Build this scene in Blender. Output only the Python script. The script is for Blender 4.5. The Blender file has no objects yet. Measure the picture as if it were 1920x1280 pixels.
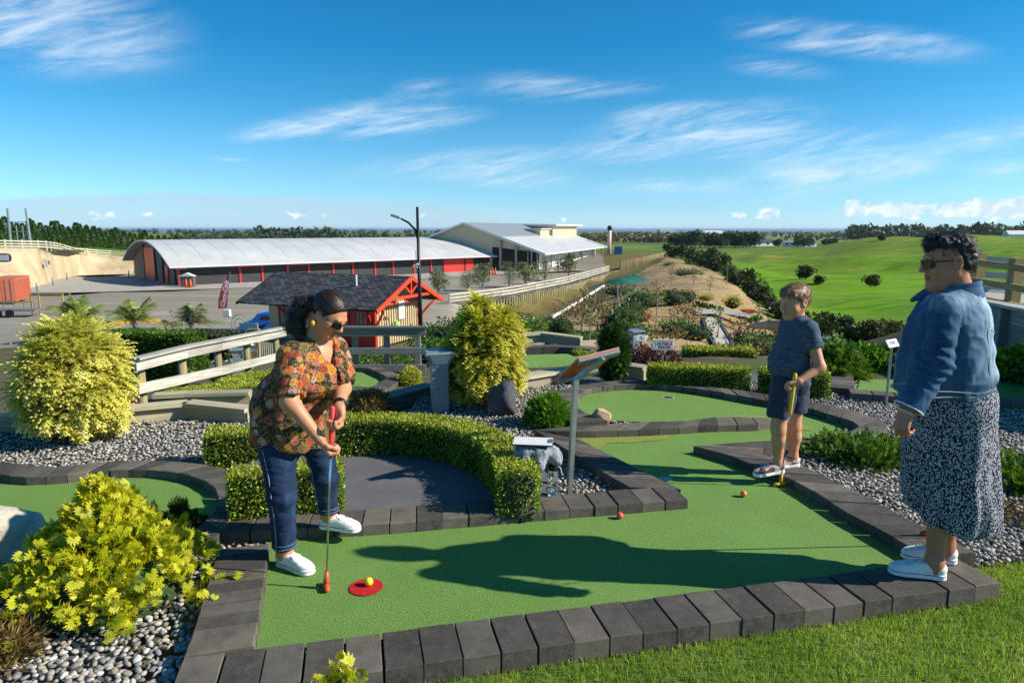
import bpy, bmesh, math, random
import numpy as np
from mathutils import Vector, Matrix, noise as mnoise
R = math.radians
SC = bpy.context.scene
COL = SC.collection
# ------------------------------------------------------------------ camera
FPX, CXP, CYP, HZP, CAMZ = 1280., 960., 640., 427., 1.76
PITCH = math.atan((CYP - HZP) / FPX)
cam = bpy.data.cameras.new('camera'); camo = bpy.data.objects.new('camera', cam); COL.objects.link(camo)
camo.location = (0, 0, CAMZ); camo.rotation_euler = (math.pi / 2 - PITCH, 0, 0)
cam.sensor_fit = 'HORIZONTAL'; cam.sensor_width = 36; cam.lens = 36 * FPX / 1920
cam.clip_start = .05; cam.clip_end = 120000
SC.camera = camo
# ------------------------------------------------------------------ light
SUN_EL, SUN_AZ = R(31.5), R(-7)                      # azimuth counted from +X towards +Y
SUNV = Vector((math.cos(SUN_EL) * math.cos(SUN_AZ), math.cos(SUN_EL) * math.sin(SUN_AZ), math.sin(SUN_EL)))
sl = bpy.data.lights.new('sun', 'SUN'); sl.energy = 5.0; sl.angle = R(.53); sl.color = (1, .93, .82)
so = bpy.data.objects.new('sun', sl); COL.objects.link(so); so.rotation_euler = SUNV.to_track_quat('Z', 'Y').to_euler()
vs = SC.view_settings; vs.view_transform = 'Standard'; vs.look = 'None'; vs.gamma = 1; vs.use_curve_mapping = False
vs.exposure = 0.55
SC.cycles.max_bounces = 6; SC.cycles.transparent_max_bounces = 8; SC.cycles.use_denoising = True
SC.cycles.diffuse_bounces = 3; SC.cycles.glossy_bounces = 3; SC.cycles.transmission_bounces = 5
SC.cycles.volume_bounces = 0; SC.cycles.sample_clamp_indirect = 6

def ray(px, py):
    a = (px - CXP) / FPX; b = -(py - CYP) / FPX
    return (a, math.cos(PITCH) + b * math.sin(PITCH), -math.sin(PITCH) + b * math.cos(PITCH))
def G(px, py, z=0.):
    d = ray(px, py); t = (z - CAMZ) / d[2]
    return (d[0] * t, d[1] * t)
def at(px, py, Y):
    d = ray(px, py); t = Y / d[1]
    return Vector((d[0] * t, Y, CAMZ + d[2] * t))
def lvl(px, Y, z):
    "world point at image column px, distance Y, height z"
    dep = Y * math.cos(PITCH) - (z - CAMZ) * math.sin(PITCH)
    return Vector(((px - CXP) / FPX * dep, Y, z))

# ------------------------------------------------------------------ world: clear sky with cirrus and low cumulus
W = bpy.data.worlds.new('World'); SC.world = W; W.use_nodes = True
W.cycles.sampling_method = 'MANUAL'; W.cycles.sample_map_resolution = 256
nt = W.node_tree; nt.nodes.clear(); NN = nt.nodes.new; LK = nt.links.new
def wmath(op, a, b=None, c=None, clamp=False):
    n = NN('ShaderNodeMath'); n.operation = op; n.use_clamp = clamp
    for i, v in enumerate((a, b, c)):
        if v is None: continue
        if isinstance(v, (int, float)): n.inputs[i].default_value = v
        else: LK(v, n.inputs[i])
    return n.outputs[0]
def wsmooth(v, lo, hi):
    n = NN('ShaderNodeMapRange'); n.interpolation_type = 'SMOOTHSTEP'
    LK(v, n.inputs[0]); n.inputs[1].default_value = lo; n.inputs[2].default_value = hi
    return n.outputs[0]
def wmix(f, a, b):
    n = NN('ShaderNodeMix'); n.data_type = 'RGBA'
    if isinstance(f, float): n.inputs[0].default_value = f
    else: LK(f, n.inputs[0])
    for v, i in ((a, 6), (b, 7)):
        if isinstance(v, tuple): n.inputs[i].default_value = v
        else: LK(v, n.inputs[i])
    return n.outputs[2]
sky = NN('ShaderNodeTexSky'); sky.sky_type = 'NISHITA'; sky.sun_disc = False
sky.sun_elevation = SUN_EL; sky.sun_rotation = math.pi / 2 - SUN_AZ
sky.altitude = 0; sky.air_density = 1.0; sky.dust_density = .25; sky.ozone_density = 1.0
tc = NN('ShaderNodeTexCoord'); sx = NN('ShaderNodeSeparateXYZ'); LK(tc.outputs['Generated'], sx.inputs[0])
tint = NN('ShaderNodeValToRGB'); cr = tint.color_ramp          # the deep polarised blue of the photograph
for _ in range(4): cr.elements.new(.5)
for e, (p_, c_) in zip(cr.elements, [(0, (.52, 1.0, 1.85)), (.03, (.52, .96, 1.62)), (.075, (.42, .87, 1.3)), (.17, (.19, .75, 1.12)), (.24, (.09, .68, 1.07)), (1, (.15, .69, 1.06))]):
    e.position = p_; e.color = (*c_, 1)
LK(sx.outputs[2], tint.inputs[0])
hsv = NN('ShaderNodeMix'); hsv.data_type = 'RGBA'; hsv.blend_type = 'MULTIPLY'; hsv.inputs[0].default_value = 1
LK(sky.outputs[0], hsv.inputs[6]); LK(tint.outputs[0], hsv.inputs[7])
fwd = wmath('MAXIMUM', sx.outputs[1], .02)
cu = wmath('DIVIDE', sx.outputs[0], fwd); cv = wmath('DIVIDE', sx.outputs[2], fwd)
cuv = NN('ShaderNodeCombineXYZ'); LK(cu, cuv.inputs[0]); LK(cv, cuv.inputs[1])
ahead = wsmooth(sx.outputs[1], .05, .3)
def uv(px, py):
    d = ray(px, py); return d[0] / d[1], d[2] / d[1]
def cloud_mask(specs):
    "sum of soft ellipses: px, py, half length, half width (pixels), tilt in degrees, strength"
    tot = None
    for px, py, L, Wd, ang, s in specs:
        u, v = uv(px, py)
        m = NN('ShaderNodeMapping'); m.vector_type = 'TEXTURE'
        m.inputs[1].default_value = (u, v, 0); m.inputs[2].default_value = (0, 0, R(ang)); m.inputs[3].default_value = (L / 1280, Wd / 1280, 1)
        LK(cuv.outputs[0], m.inputs[0])
        g = NN('ShaderNodeTexGradient'); g.gradient_type = 'SPHERICAL'; LK(m.outputs[0], g.inputs[0])
        k = wmath('MULTIPLY', g.outputs[1], s)
        tot = k if tot is None else wmath('ADD', tot, k)
    return tot
def wnoise(rot, sc, detail, rough, dist=0.):
    m = NN('ShaderNodeMapping'); m.vector_type = 'POINT'; m.inputs[2].default_value = (0, 0, R(rot)); LK(cuv.outputs[0], m.inputs[0])
    m2 = NN('ShaderNodeMapping'); m2.inputs[3].default_value = (sc[0], sc[1], 1); LK(m.outputs[0], m2.inputs[0])
    n = NN('ShaderNodeTexNoise'); n.inputs['Scale'].default_value = 1; n.inputs['Detail'].default_value = detail
    n.inputs['Roughness'].default_value = rough; n.inputs['Distortion'].default_value = dist; LK(m2.outputs[0], n.inputs['Vector'])
    return n.outputs[0]
cirrus = cloud_mask([
    (70, 40, 330, 115, -8, 1.3), (190, 90, 160, 40, -4, .5),
    (640, 222, 260, 34, 9, 1.0), (760, 232, 190, 30, 8, 1.1), (560, 240, 140, 18, 10, .6), (800, 163, 90, 22, 4, .6),
    (1000, 163, 150, 34, -2, 1.0), (1150, 165, 120, 22, 2, .9), (900, 305, 300, 34, 4, 1.15), (960, 335, 160, 22, 2, .8), (430, 299, 60, 6, -3, .6),
    (1310, 245, 270, 62, 7, 1.5), (1240, 208, 130, 22, 3, .7), (1520, 270, 220, 30, 9, 1.0), (1190, 290, 90, 18, 8, .8),
    (1660, 82, 230, 40, -5, 1.15), (1490, 66, 170, 40, -6, .75), (1460, 128, 130, 26, -4, .85),
    (1540, 325, 260, 52, 7, 1.15), (1240, 348, 170, 22, 2, .8), (1850, 258, 260, 40, 9, .8), (1900, 314, 130, 26, 2, .9), (1690, 318, 120, 20, 4, .6),
    (990, 338, 130, 26, 3, .6)])
fib = wnoise(-8, (2.4, 15), 8, .62, 2.4); fib2 = wnoise(-12, (8, 44), 6, .62, 1.8)
fibm = wmath('ADD', wmath('MULTIPLY', fib, .65), wmath('MULTIPLY', fib2, .35))
cd = wmath('MULTIPLY', wmath('MULTIPLY', wsmooth(cirrus, .0, 1.05), wsmooth(fibm, .34, .70)), .66)
cd = wmath('MULTIPLY', cd, ahead, clamp=True)
bank = cloud_mask([(330, 432, 760, 76, 0, 1.0)])
bankn = wnoise(0, (5, 40), 5, .55, .3)
bk = wmath('MULTIPLY', wsmooth(wmath('ADD', bank, wmath('MULTIPLY', wmath('SUBTRACT', bankn, .5), .16)), .06, .22), ahead)
puff = cloud_mask([(1600, 392, 66, 26, 0, .8), (1690, 392, 74, 28, 0, .85), (1770, 396, 70, 22, 0, .7), (1850, 390, 84, 32, 0, .9), (1940, 388, 90, 34, 0, .9),
                   (1386, 399, 26, 17, 0, .55), (1446, 396, 40, 22, 0, .55), (1425, 405, 40, 10, 0, .4), (188, 402, 60, 15, 0, .6), (565, 404, 50, 14, 0, .5), (278, 400, 40, 10, 0, .45), (800, 404, 36, 8, 0, .55), (1058, 412, 12, 10, 0, .6), (620, 405, 24, 9, 0, .5)])
pn = wnoise(0, (46, 60), 6, .6, .5)
pd = wmath('MULTIPLY', wsmooth(wmath('ADD', puff, wmath('MULTIPLY', wmath('SUBTRACT', pn, .5), 1.7)), .30, .56), wmath('MULTIPLY', wsmooth(puff, .02, .3), ahead))
hzb = wmath('MULTIPLY', wsmooth(wmath('ADD', cv, wmath('MULTIPLY', wnoise(0, (4, 30), 4, .5), .02)), .045, .012), .30)
c0 = wmix(hzb, hsv.outputs[2], (6.2, 7.9, 8.9, 1))
c1 = wmix(wmath('MULTIPLY', bk, wmath('ADD', .30, wmath('MULTIPLY', bankn, .6))), c0, (4.0, 5.6, 6.7, 1))
c2 = wmix(cd, c1, (7.6, 8.4, 9.1, 1))
pcol = wmix(wsmooth(pn, .40, .66), (5.4, 6.6, 7.6, 1), (8.8, 8.9, 8.9, 1))
c3 = wmix(wmath('MULTIPLY', pd, .78), c2, pcol)
bg = NN('ShaderNodeBackground'); bg.inputs[1].default_value = .086
LK(c3, bg.inputs[0]); wo = NN('ShaderNodeOutputWorld'); LK(bg.outputs[0], wo.inputs[0])

# ------------------------------------------------------------------ materials
def lin(r, g, b):
    f = lambda c: ((c / 255 + .055) / 1.055) ** 2.4 if c > 10.3 else c / 255 / 12.92
    return (f(r), f(g), f(b))
class NT:
    def __init__(s, name):
        s.m = bpy.data.materials.new(name); s.m.use_nodes = True; s.t = s.m.node_tree
        s.b = s.t.nodes['Principled BSDF']; s.o = s.t.nodes['Material Output']; s.tc = s.n('ShaderNodeTexCoord')
    def n(s, k, **kw):
        n = s.t.nodes.new(k)
        for a, v in kw.items(): setattr(n, a, v)
        return n
    def set(s, sock, v):
        if hasattr(v, 'links') or isinstance(v, bpy.types.NodeSocket): s.t.links.new(v, sock)
        elif isinstance(v, tuple) and len(v) == 3 and sock.type == 'RGBA': sock.default_value = (*v, 1)
        else: sock.default_value = v
    def vec(s, sc=(1, 1, 1), rot=(0, 0, 0), space='Object'):
        m = s.n('ShaderNodeMapping'); s.set(m.inputs[0], s.tc.outputs[space]); m.inputs[2].default_value = rot; m.inputs[3].default_value = sc
        return m.outputs[0]
    def noise(s, scale, detail=3, rough=.55, dist=0., vec=None, out=0):
        n = s.n('ShaderNodeTexNoise'); n.inputs['Scale'].default_value = scale; n.inputs['Detail'].default_value = detail
        n.inputs['Roughness'].default_value = rough; n.inputs['Distortion'].default_value = dist
        s.set(n.inputs['Vector'], vec if vec is not None else s.tc.outputs['Object']); return n.outputs[out]
    def voro(s, scale, feature='F1', vec=None, rnd=1.):
        n = s.n('ShaderNodeTexVoronoi', feature=feature); n.inputs['Scale'].default_value = scale; n.inputs['Randomness'].default_value = rnd
        s.set(n.inputs['Vector'], vec if vec is not None else s.tc.outputs['Object']); return n
    def math(s, op, a, b=0., c=None, clamp=False):
        n = s.n('ShaderNodeMath', operation=op, use_clamp=clamp); s.set(n.inputs[0], a); s.set(n.inputs[1], b)
        if c is not None: s.set(n.inputs[2], c)
        return n.outputs[0]
    def step(s, v, lo, hi, a=0., b=1.):
        n = s.n('ShaderNodeMapRange', interpolation_type='SMOOTHSTEP'); s.set(n.inputs[0], v)
        for i, q in enumerate((lo, hi, a, b)): n.inputs[i + 1].default_value = q
        return n.outputs[0]
    def mix(s, f, a, b, mode='MIX'):
        n = s.n('ShaderNodeMix', data_type='RGBA', blend_type=mode); s.set(n.inputs[0], f); s.set(n.inputs[6], a); s.set(n.inputs[7], b); return n.outputs[2]
    def ramp(s, v, stops, interp='LINEAR'):
        n = s.n('ShaderNodeValToRGB'); cr = n.color_ramp; cr.interpolation = interp
        while len(cr.elements) < len(stops): cr.elements.new(.5)
        for e, (p, c) in zip(cr.elements, stops): e.position = p; e.color = (*c, 1)
        s.set(n.inputs[0], v); return n.outputs[0]
    def rnd(s): return s.n('ShaderNodeObjectInfo').outputs['Random']
    def attr(s, nm, out='Fac'): return s.n('ShaderNodeAttribute', attribute_name=nm).outputs[out]
    def bump(s, h, strength=.3, dist=.01, prev=None):
        n = s.n('ShaderNodeBump'); n.inputs['Strength'].default_value = strength; n.inputs['Distance'].default_value = dist
        s.set(n.inputs['Height'], h)
        if prev is not None: s.set(n.inputs['Normal'], prev)
        return n.outputs[0]
    def fin(s, col=None, rough=.6, normal=None, metal=0., spec=None, alpha=None):
        if col is not None: s.set(s.b.inputs['Base Color'], col)
        s.set(s.b.inputs['Roughness'], rough); s.set(s.b.inputs['Metallic'], metal)
        if spec is not None: s.set(s.b.inputs['Specular IOR Level'], spec)
        if normal is not None: s.set(s.b.inputs['Normal'], normal)
        return s.m
def simple(name, col, rough=.5, metal=0., var=.12, scale=6., bump=.0, bscale=40., rnd=0., spec=None):
    t = NT(name); n = t.noise(scale, 4)
    lo = tuple(c * (1 - var) for c in col); hi = tuple(min(1, c * (1 + var)) for c in col)
    c = t.ramp(n, [(.3, lo), (.7, hi)])
    if rnd: c = t.mix(1., c, t.ramp(t.rnd(), [(0, (1 - rnd,) * 3), (1, (1 + rnd,) * 3)]), 'MULTIPLY')
    nm = t.bump(t.noise(bscale, 3), bump, .01) if bump else None
    return t.fin(c, rough, nm, metal, spec)
def leafmat(name, stops, trans=.35, rough=.5, tipstops=None):
    "leaf colour from the per-leaf random value 'rnd'; a part of the light passes through"
    t = NT(name); c = t.ramp(t.attr('rnd'), stops)
    if tipstops: c = t.mix(t.attr('tip'), c, t.ramp(t.attr('rnd'), tipstops))
    t.fin(c, rough, spec=.35)
    tr = t.n('ShaderNodeBsdfTranslucent'); t.set(tr.inputs[0], t.mix(1., c, (1., 1., .55), 'MULTIPLY'))
    mx = t.n('ShaderNodeMixShader'); mx.inputs[0].default_value = trans
    t.t.links.new(t.b.outputs[0], mx.inputs[1]); t.t.links.new(tr.outputs[0], mx.inputs[2]); t.t.links.new(mx.outputs[0], t.o.inputs[0])
    return t.m
def woodmat(name, a, b, scale=1., rough=.75, axis=0):
    t = NT(name); cb_ = t.n('ShaderNodeCombineXYZ'); t.set(cb_.inputs[0], t.math('MULTIPLY', t.attr('gu'), 1.6 * scale)); t.set(cb_.inputs[1], t.math('MULTIPLY', t.attr('gv'), 38 * scale)); t.set(cb_.inputs[2], t.math('MULTIPLY', t.rnd(), 40.))
    g = t.noise(1., 5, .6, .8, cb_.outputs[0]); big = t.noise(1.3, 3)
    k = t.math('ADD', t.math('MULTIPLY', g, .7), t.math('MULTIPLY', big, .3))
    c = t.ramp(k, [(.32, a), (.62, b)])
    c = t.mix(1., c, t.ramp(t.rnd(), [(0, (.78,) * 3), (1, (1.15,) * 3)]), 'MULTIPLY')
    kb = t.n('ShaderNodeCombineXYZ'); t.set(kb.inputs[0], t.math('MULTIPLY', t.attr('gu'), 2.)); t.set(kb.inputs[1], t.math('MULTIPLY', t.attr('gv'), 5.)); t.set(kb.inputs[2], t.math('MULTIPLY', t.rnd(), 30.)); kn = t.voro(1., vec=kb.outputs[0]).outputs['Distance']
    c = t.mix(t.step(kn, .07, .02), c, tuple(x * .35 for x in a))
    return t.fin(c, rough, t.bump(g, .35, .006))

# ------------------------------------------------------------------ object helpers
def thing(name, label, cat, loc=(0, 0, 0), group=None, kind=None):
    o = bpy.data.objects.new(name, None); COL.objects.link(o); o.location = loc; o.empty_display_size = .1
    if label: o['label'] = label
    if cat: o['category'] = cat
    if group: o['group'] = group
    if kind: o['kind'] = kind
    return o
def tag(o, label=None, cat=None, group=None, kind=None):
    if label: o['label'] = label
    if cat: o['category'] = cat
    if group: o['group'] = group
    if kind: o['kind'] = kind
    return o
def adopt(o, parent):
    "parent a mesh whose vertices are in world coordinates"
    def wloc(p): return p.location.copy() if p.parent is None else wloc(p.parent) + p.matrix_parent_inverse.translation + p.location
    o.parent = parent; o.matrix_parent_inverse = Matrix.Translation(-wloc(parent))
def mkobj(name, me, mat, parent=None):
    o = bpy.data.objects.new(name, me); COL.objects.link(o)
    if mat is not None and len(me.materials) == 0: me.materials.append(mat)
    if parent is not None: adopt(o, parent)
    return o
def dup(root, loc, rz=0., sc=1., label=None, name=None):
    r = root.copy(); COL.objects.link(r); r.location = loc; r.rotation_euler = (0, 0, rz); r.scale = (sc,) * 3
    if label: r['label'] = label
    for ch in list(root.children):
        c = ch.copy(); COL.objects.link(c); c.parent = r
        for g in ch.children:
            d = g.copy(); COL.objects.link(d); d.parent = c
    return r
class MB:
    def __init__(s): s.v = []; s.f = []; s.g = []
    def add(s, vs_, fs, g=None):
        s.g += [(0., 0.)] * (len(s.v) - len(s.g)); k = len(s.v); s.v += [tuple(v) for v in vs_]; s.g += g or [(0., 0.)] * len(vs_); s.f += [tuple(i + k for i in f) for f in fs]; return s
    def box(s, x0, x1, y0, y1, z0, z1, M=None):
        vs_ = [Vector((x, y, z)) for z in (z0, z1) for y in (y0, y1) for x in (x0, x1)]; dm = (x1 - x0, y1 - y0, z1 - z0); i = dm.index(max(dm)); g = [(v[i], sum(v) - v[i]) for v in vs_]
        if M is not None: vs_ = [M @ v for v in vs_]
        return s.add(vs_, [(0, 2, 3, 1), (4, 5, 7, 6), (0, 1, 5, 4), (2, 6, 7, 3), (0, 4, 6, 2), (1, 3, 7, 5)], g)
    def bevbox(s, x0, x1, y0, y1, z0, z1, b, M=None):
        "box with all edges chamfered"
        c = Vector(((x0 + x1) / 2, (y0 + y1) / 2, (z0 + z1) / 2)); h = ((x1 - x0) / 2, (y1 - y0) / 2, (z1 - z0) / 2)
        bm = bmesh.new(); bmesh.ops.create_cube(bm, size=2)
        for v in bm.verts: v.co = Vector((v.co.x * h[0], v.co.y * h[1], v.co.z * h[2])) + c
        bmesh.ops.bevel(bm, geom=bm.edges[:], offset=b, segments=1, affect='EDGES')
        bm.verts.index_update()
        vs_ = [M @ v.co if M is not None else v.co.copy() for v in bm.verts]; fs = [[v.index for v in f.verts] for f in bm.faces]
        bm.free(); return s.add(vs_, fs)
    def prism(s, poly, z0, z1, ch=0.):
        n = len(poly); c = Vector((sum(p[0] for p in poly) / n, sum(p[1] for p in poly) / n)); vs_ = [(p[0], p[1], z0) for p in poly]
        rings = [(z1, 0.)] if not ch else [(z1 - ch, 0.), (z1, ch)]
        for z, ins in rings:
            for p in poly:
                d = c - Vector(p); l = d.length or 1
                q = Vector(p) + d / l * ins * 1.4; vs_.append((q.x, q.y, z))
        fs = [tuple(range(n - 1, -1, -1))]
        for r in range(len(rings)):
            for i in range(n): fs.append((r * n + i, r * n + (i + 1) % n, (r + 1) * n + (i + 1) % n, (r + 1) * n + i))
        fs.append(tuple(len(rings) * n + i for i in range(n)))
        return s.add(vs_, fs)
    def tube(s, pts, rad, n=8, cap=True, squash=None):
        pts = [Vector(p) for p in pts]; m = len(pts)
        rad = [rad] * m if isinstance(rad, (int, float)) else rad
        vs_ = []; up = None
        for i, p in enumerate(pts):
            t = (pts[min(i + 1, m - 1)] - pts[max(i - 1, 0)]).normalized()
            if up is None: up = t.orthogonal().normalized()
            up = (up - t * up.dot(t)); up = up.normalized() if up.length > 1e-6 else t.orthogonal().normalized()
            w = t.cross(up)
            for k in range(n):
                a = 2 * math.pi * k / n; vs_.append(p + (up * math.cos(a) + w * math.sin(a)) * rad[i])
        fs = [(i * n + k, i * n + (k + 1) % n, (i + 1) * n + (k + 1) % n, (i + 1) * n + k) for i in range(m - 1) for k in range(n)]
        if cap: fs += [tuple(range(n - 1, -1, -1)), tuple((m - 1) * n + k for k in range(n))]
        return s.add(vs_, fs)
    def bar(s, a, b, w, h, up=(0, 0, 1)):
        "rectangular bar from a to b, w wide, h high"
        a = Vector(a); b = Vector(b); t = (b - a).normalized(); u = Vector(up); u = (u - t * u.dot(t)).normalized(); r = t.cross(u)
        vs_ = [p + r * (w / 2 * i) + u * (h / 2 * j) for p in (a, b) for i, j in ((-1, -1), (1, -1), (1, 1), (-1, 1))]
        return s.add(vs_, [(3, 2, 1, 0), (4, 5, 6, 7), (0, 1, 5, 4), (1, 2, 6, 5), (2, 3, 7, 6), (3, 0, 4, 7)], [(l_, w / 2 * i + h / 2 * j) for l_ in (0., (b - a).length) for i, j in ((-1, -1), (1, -1), (1, 1), (-1, 1))])
    def lathe(s, prof, c=(0, 0, 0), n=20):
        vs_ = [(c[0] + r * math.cos(2 * math.pi * k / n), c[1] + r * math.sin(2 * math.pi * k / n), c[2] + z) for r, z in prof for k in range(n)]
        m = len(prof)
        fs = [(i * n + k, i * n + (k + 1) % n, (i + 1) * n + (k + 1) % n, (i + 1) * n + k) for i in range(m - 1) for k in range(n)]
        fs += [tuple(range(n - 1, -1, -1)), tuple((m - 1) * n + k for k in range(n))]
        return s.add(vs_, fs, [(z, r * abs(k / n - .5) * 6) for r, z in prof for k in range(n)])
    def mesh(s, name='mesh', smooth=False):
        me = bpy.data.meshes.new(name); me.from_pydata(s.v, [], s.f); me.update()
        if len(s.g) == len(s.v) and any(q[0] for q in s.g):
            for i, nm in enumerate(('gu', 'gv')): a_ = me.attributes.new(nm, 'FLOAT', 'POINT'); a_.data.foreach_set('value', [float(q[i]) for q in s.g])
        if smooth: me.shade_smooth()
        return me
    def build(s, name, mat, parent=None, smooth=False):
        return mkobj(name, s.mesh(name, smooth), mat, parent)
def npmesh(name, V, F, attrs=None, smooth=False, n=None):
    "mesh from numpy arrays; F is (m,3) or (m,4); attrs: per-face float arrays"
    me = bpy.data.meshes.new(name); V = np.asarray(V, np.float32); F = np.asarray(F, np.int32); k = F.shape[1]
    me.vertices.add(len(V)); me.vertices.foreach_set('co', V.ravel())
    me.loops.add(F.size); me.loops.foreach_set('vertex_index', F.ravel())
    me.polygons.add(len(F)); me.polygons.foreach_set('loop_start', np.arange(0, F.size, k, dtype=np.int32))
    for a, (dom, arr) in (attrs or {}).items():
        at_ = me.attributes.new(a, 'FLOAT', dom); at_.data.foreach_set('value', np.asarray(arr, np.float32))
    me.update(calc_edges=True); me.validate()
    if smooth: me.shade_smooth()
    return me
def resample(pts, n):
    P = np.array(pts, float); d = np.r_[0, np.cumsum(np.linalg.norm(np.diff(P, axis=0), axis=1))]
    t = np.linspace(0, d[-1], n); return np.stack([np.interp(t, d, P[:, i]) for i in range(P.shape[1])], 1)
def spline(pts, n):
    "Catmull-Rom through pts, resampled to n points"
    P = np.array(pts, float); P = np.vstack([2 * P[0] - P[1], P, 2 * P[-1] - P[-2]]); out = []
    for i in range(1, len(P) - 2):
        for t in np.linspace(0, 1, 12, endpoint=False):
            a, b, c, d = P[i - 1:i + 3]
            out.append(.5 * (2 * b + (c - a) * t + (2 * a - 5 * b + 4 * c - d) * t * t + (3 * b - a - 3 * c + d) * t ** 3))
    out.append(P[-2]); return resample(out, n)
def plen(pts):
    P = np.array(pts, float); return float(np.linalg.norm(np.diff(P, axis=0), axis=1).sum())
def inside(P, poly):
    P = np.asarray(P); x, y = P[:, 0], P[:, 1]; q = np.array(poly); r = np.zeros(len(P), bool); j = len(q) - 1
    for i in range(len(q)):
        with np.errstate(divide='ignore', invalid='ignore'):
            c = ((q[i, 1] > y) != (q[j, 1] > y)) & (x < (q[j, 0] - q[i, 0]) * (y - q[i, 1]) / (q[j, 1] - q[i, 1] + 1e-12) + q[i, 0])
        r ^= c; j = i
    return r
rng = np.random.default_rng(7); random.seed(7)
# ================================================================== GROUND
KH = .065                                            # kerb height above the putting turf
CARZ = -6.3                                          # level of the yard with the sheds
# ---- terrain: heights known at a number of spots (image column, distance, height), blended in (bearing, log distance)
CP = []
for px in (-900, -200, 300, 800, 1300, 1800, 2300, 3000):
    for Y in (.6, 1.5, 3, 4.5): CP.append((px, Y, -.05))
for px in (-300, 100, 500, 800, 1100, 1400, 1700, 2000):
    for Y in (5.6, 6.7): CP.append((px, Y, -.05))
for px in (1000, 1200, 1400, 1600): CP.append((px, 7.6, -.05))
CP += [(1500, 8.6, -.06), (1700, 8.8, -.06), (1900, 8, -.05), (2200, 8, .1), (1950, 11, .35), (2300, 11, .5), (2000, 16, .3), (1950, 30, -.6), (2400, 30, 0)]
CP += [(-200, 8, -.5), (100, 8, -.5), (300, 8, -.6), (500, 8.2, -.75), (700, 9, -.9), (850, 9, -.6), (700, 12.5, -1.03), (850, 12.5, -1.05), (500, 11, -1.0), (250, 11, -1.1),
       (100, 14, -1.7), (290, 18.5, -2.4), (500, 18, -2.2), (700, 17, -1.9), (-100, 20, -2.6), (100, 28, -3.7), (300, 30, -3.9), (500, 28, -3.9), (640, 28, -4.2), (800, 26, -3.6),
       (560, 36, -5), (700, 36, -5), (800, 36, -5), (560, 45, -5), (700, 45, -5.1), (820, 45, -5.3), (250, 42, -4.4), (255, 36, -3.9), (150, 35, -3.75), (365, 36, -3.95), (0, 40, -4.7), (-200, 40, -5), (900, 40, -5.0)]
for px in (-300, -50, 200, 400, 600, 800): CP += [(px, 58, CARZ + .12), (px, 72, CARZ), (px, 90, CARZ)]
CP += [(850, 72, CARZ), (905, 76.4, CARZ), (960, 82, CARZ), (1010, 89.5, CARZ), (1060, 98, CARZ), (1100, 109, CARZ), (1140, 124, CARZ), (800, 110, CARZ), (600, 110, CARZ), (400, 110, CARZ), (250, 122, CARZ), (900, 125, CARZ), (1000, 130, CARZ), (1080, 150, CARZ), (700, 140, CARZ), (500, 140, CARZ), (300, 135, CARZ), (900, 170, CARZ)]
CP += [(160, 122, CARZ), (128, 114, CARZ), (89, 99, CARZ), (67, 94, CARZ), (0, 88, CARZ), (-200, 84, CARZ),
       (-250, 100, -2.2), (0, 106, -2.3), (82, 114, -2.5), (112, 122, -3.0), (140, 129, -3.8), (192, 137, -4.4), (257, 140, -4.9), (320, 155, -4.8), (-200, 140, -1.5), (-200, 87, CARZ), (0, 92, CARZ), (80, 101, CARZ), (110, 110, CARZ), (140, 119, CARZ), (200, 127, CARZ), (257, 129, CARZ), (60, 140, -1.6), (200, 160, -3), (330, 200, -5), (0, 220, -3)]
CP += [(880, 69, -8.2), (905, 73.6, -8.6), (932, 76.3, -8.6), (960, 79.2, -8.6), (1010, 86.5, -8.5), (1060, 94.8, -8.5), (1095, 104, -8.3), (1130, 117.5, -8.1), (1180, 130, -6.2), (1215, 140, -5.7), (960, 70, -8.3), (1040, 80, -8.1), (1110, 96, -7.4), (1000, 62, -7.0), (1090, 66, -6.0), (930, 50, -6.3), (1010, 44, -4.4), (1060, 44, -4.0), (980, 30, -2.6), (1060, 30, -2.6),
       (1000, 20, -1.6), (1100, 20, -1.6), (1200, 20, -1.6), (900, 20, -1.9), (1000, 13, -.9), (1130, 13, -.8), (1250, 14, -.75), (1340, 10.5, -.2), (1150, 9.5, -.3), (1000, 9.5, -.45),
       (1345, 24, -2.55), (1340, 32, -2.55), (1290, 28, -2.45), (1400, 30, -2.9), (1330, 42, -2.7), (1420, 38, -3.5), (1250, 50, -3.2), (1180, 60, -4.3), (1150, 78, -5.6), (1200, 85, -4.5), (1300, 70, -2.9), (1360, 60, -3.3), (1270, 100, -3.3), (1245, 140, -4.2), (1330, 90, -3.9), (1190, 170, -4.3), (1150, 170, -4.6), (1250, 200, -5.5)]
CP += [(1450, 20, -2.2), (1550, 14, -1.0), (1700, 14, -1.0), (1600, 22, -2.6), (1500, 34, -4.0), (1470, 45, -5.2), (1600, 42, -5.4), (1700, 40, -5.4), (1850, 40, -4.6), (1640, 55, -5.8), (1530, 62, -6.0), (1440, 75, -6.0), (1400, 100, -6.0), (1800, 60, -5.0), (2000, 60, -4),
       (1633, 92, -5.6), (1500, 92, -5.9), (1800, 95, -4.6), (1950, 95, -4), (1550, 130, -5.0), (1700, 135, -3.0), (1850, 135, -2.2), (1450, 150, -5.6), (1560, 175, -3.6), (1640, 172, -1.9), (1710, 172, -.5), (1800, 172, -.2), (1880, 172, -.5), (2000, 175, -1.2), (1360, 210, -5.6), (1450, 230, -6.0), (1330, 160, -5.6),
       (1560, 260, -7), (1750, 260, -5), (1950, 260, -4.5)]
for px in (-600, 0, 400, 800, 1200, 1500, 1800, 2400):
    CP += [(px, 330, -8.5), (px, 600, -10.5), (px, 1000, -13), (px, 2000, -17), (px, 3500, -20), (px, 6400, -33), (px, 9000, -44)]
CP = np.array(CP, float)
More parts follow.
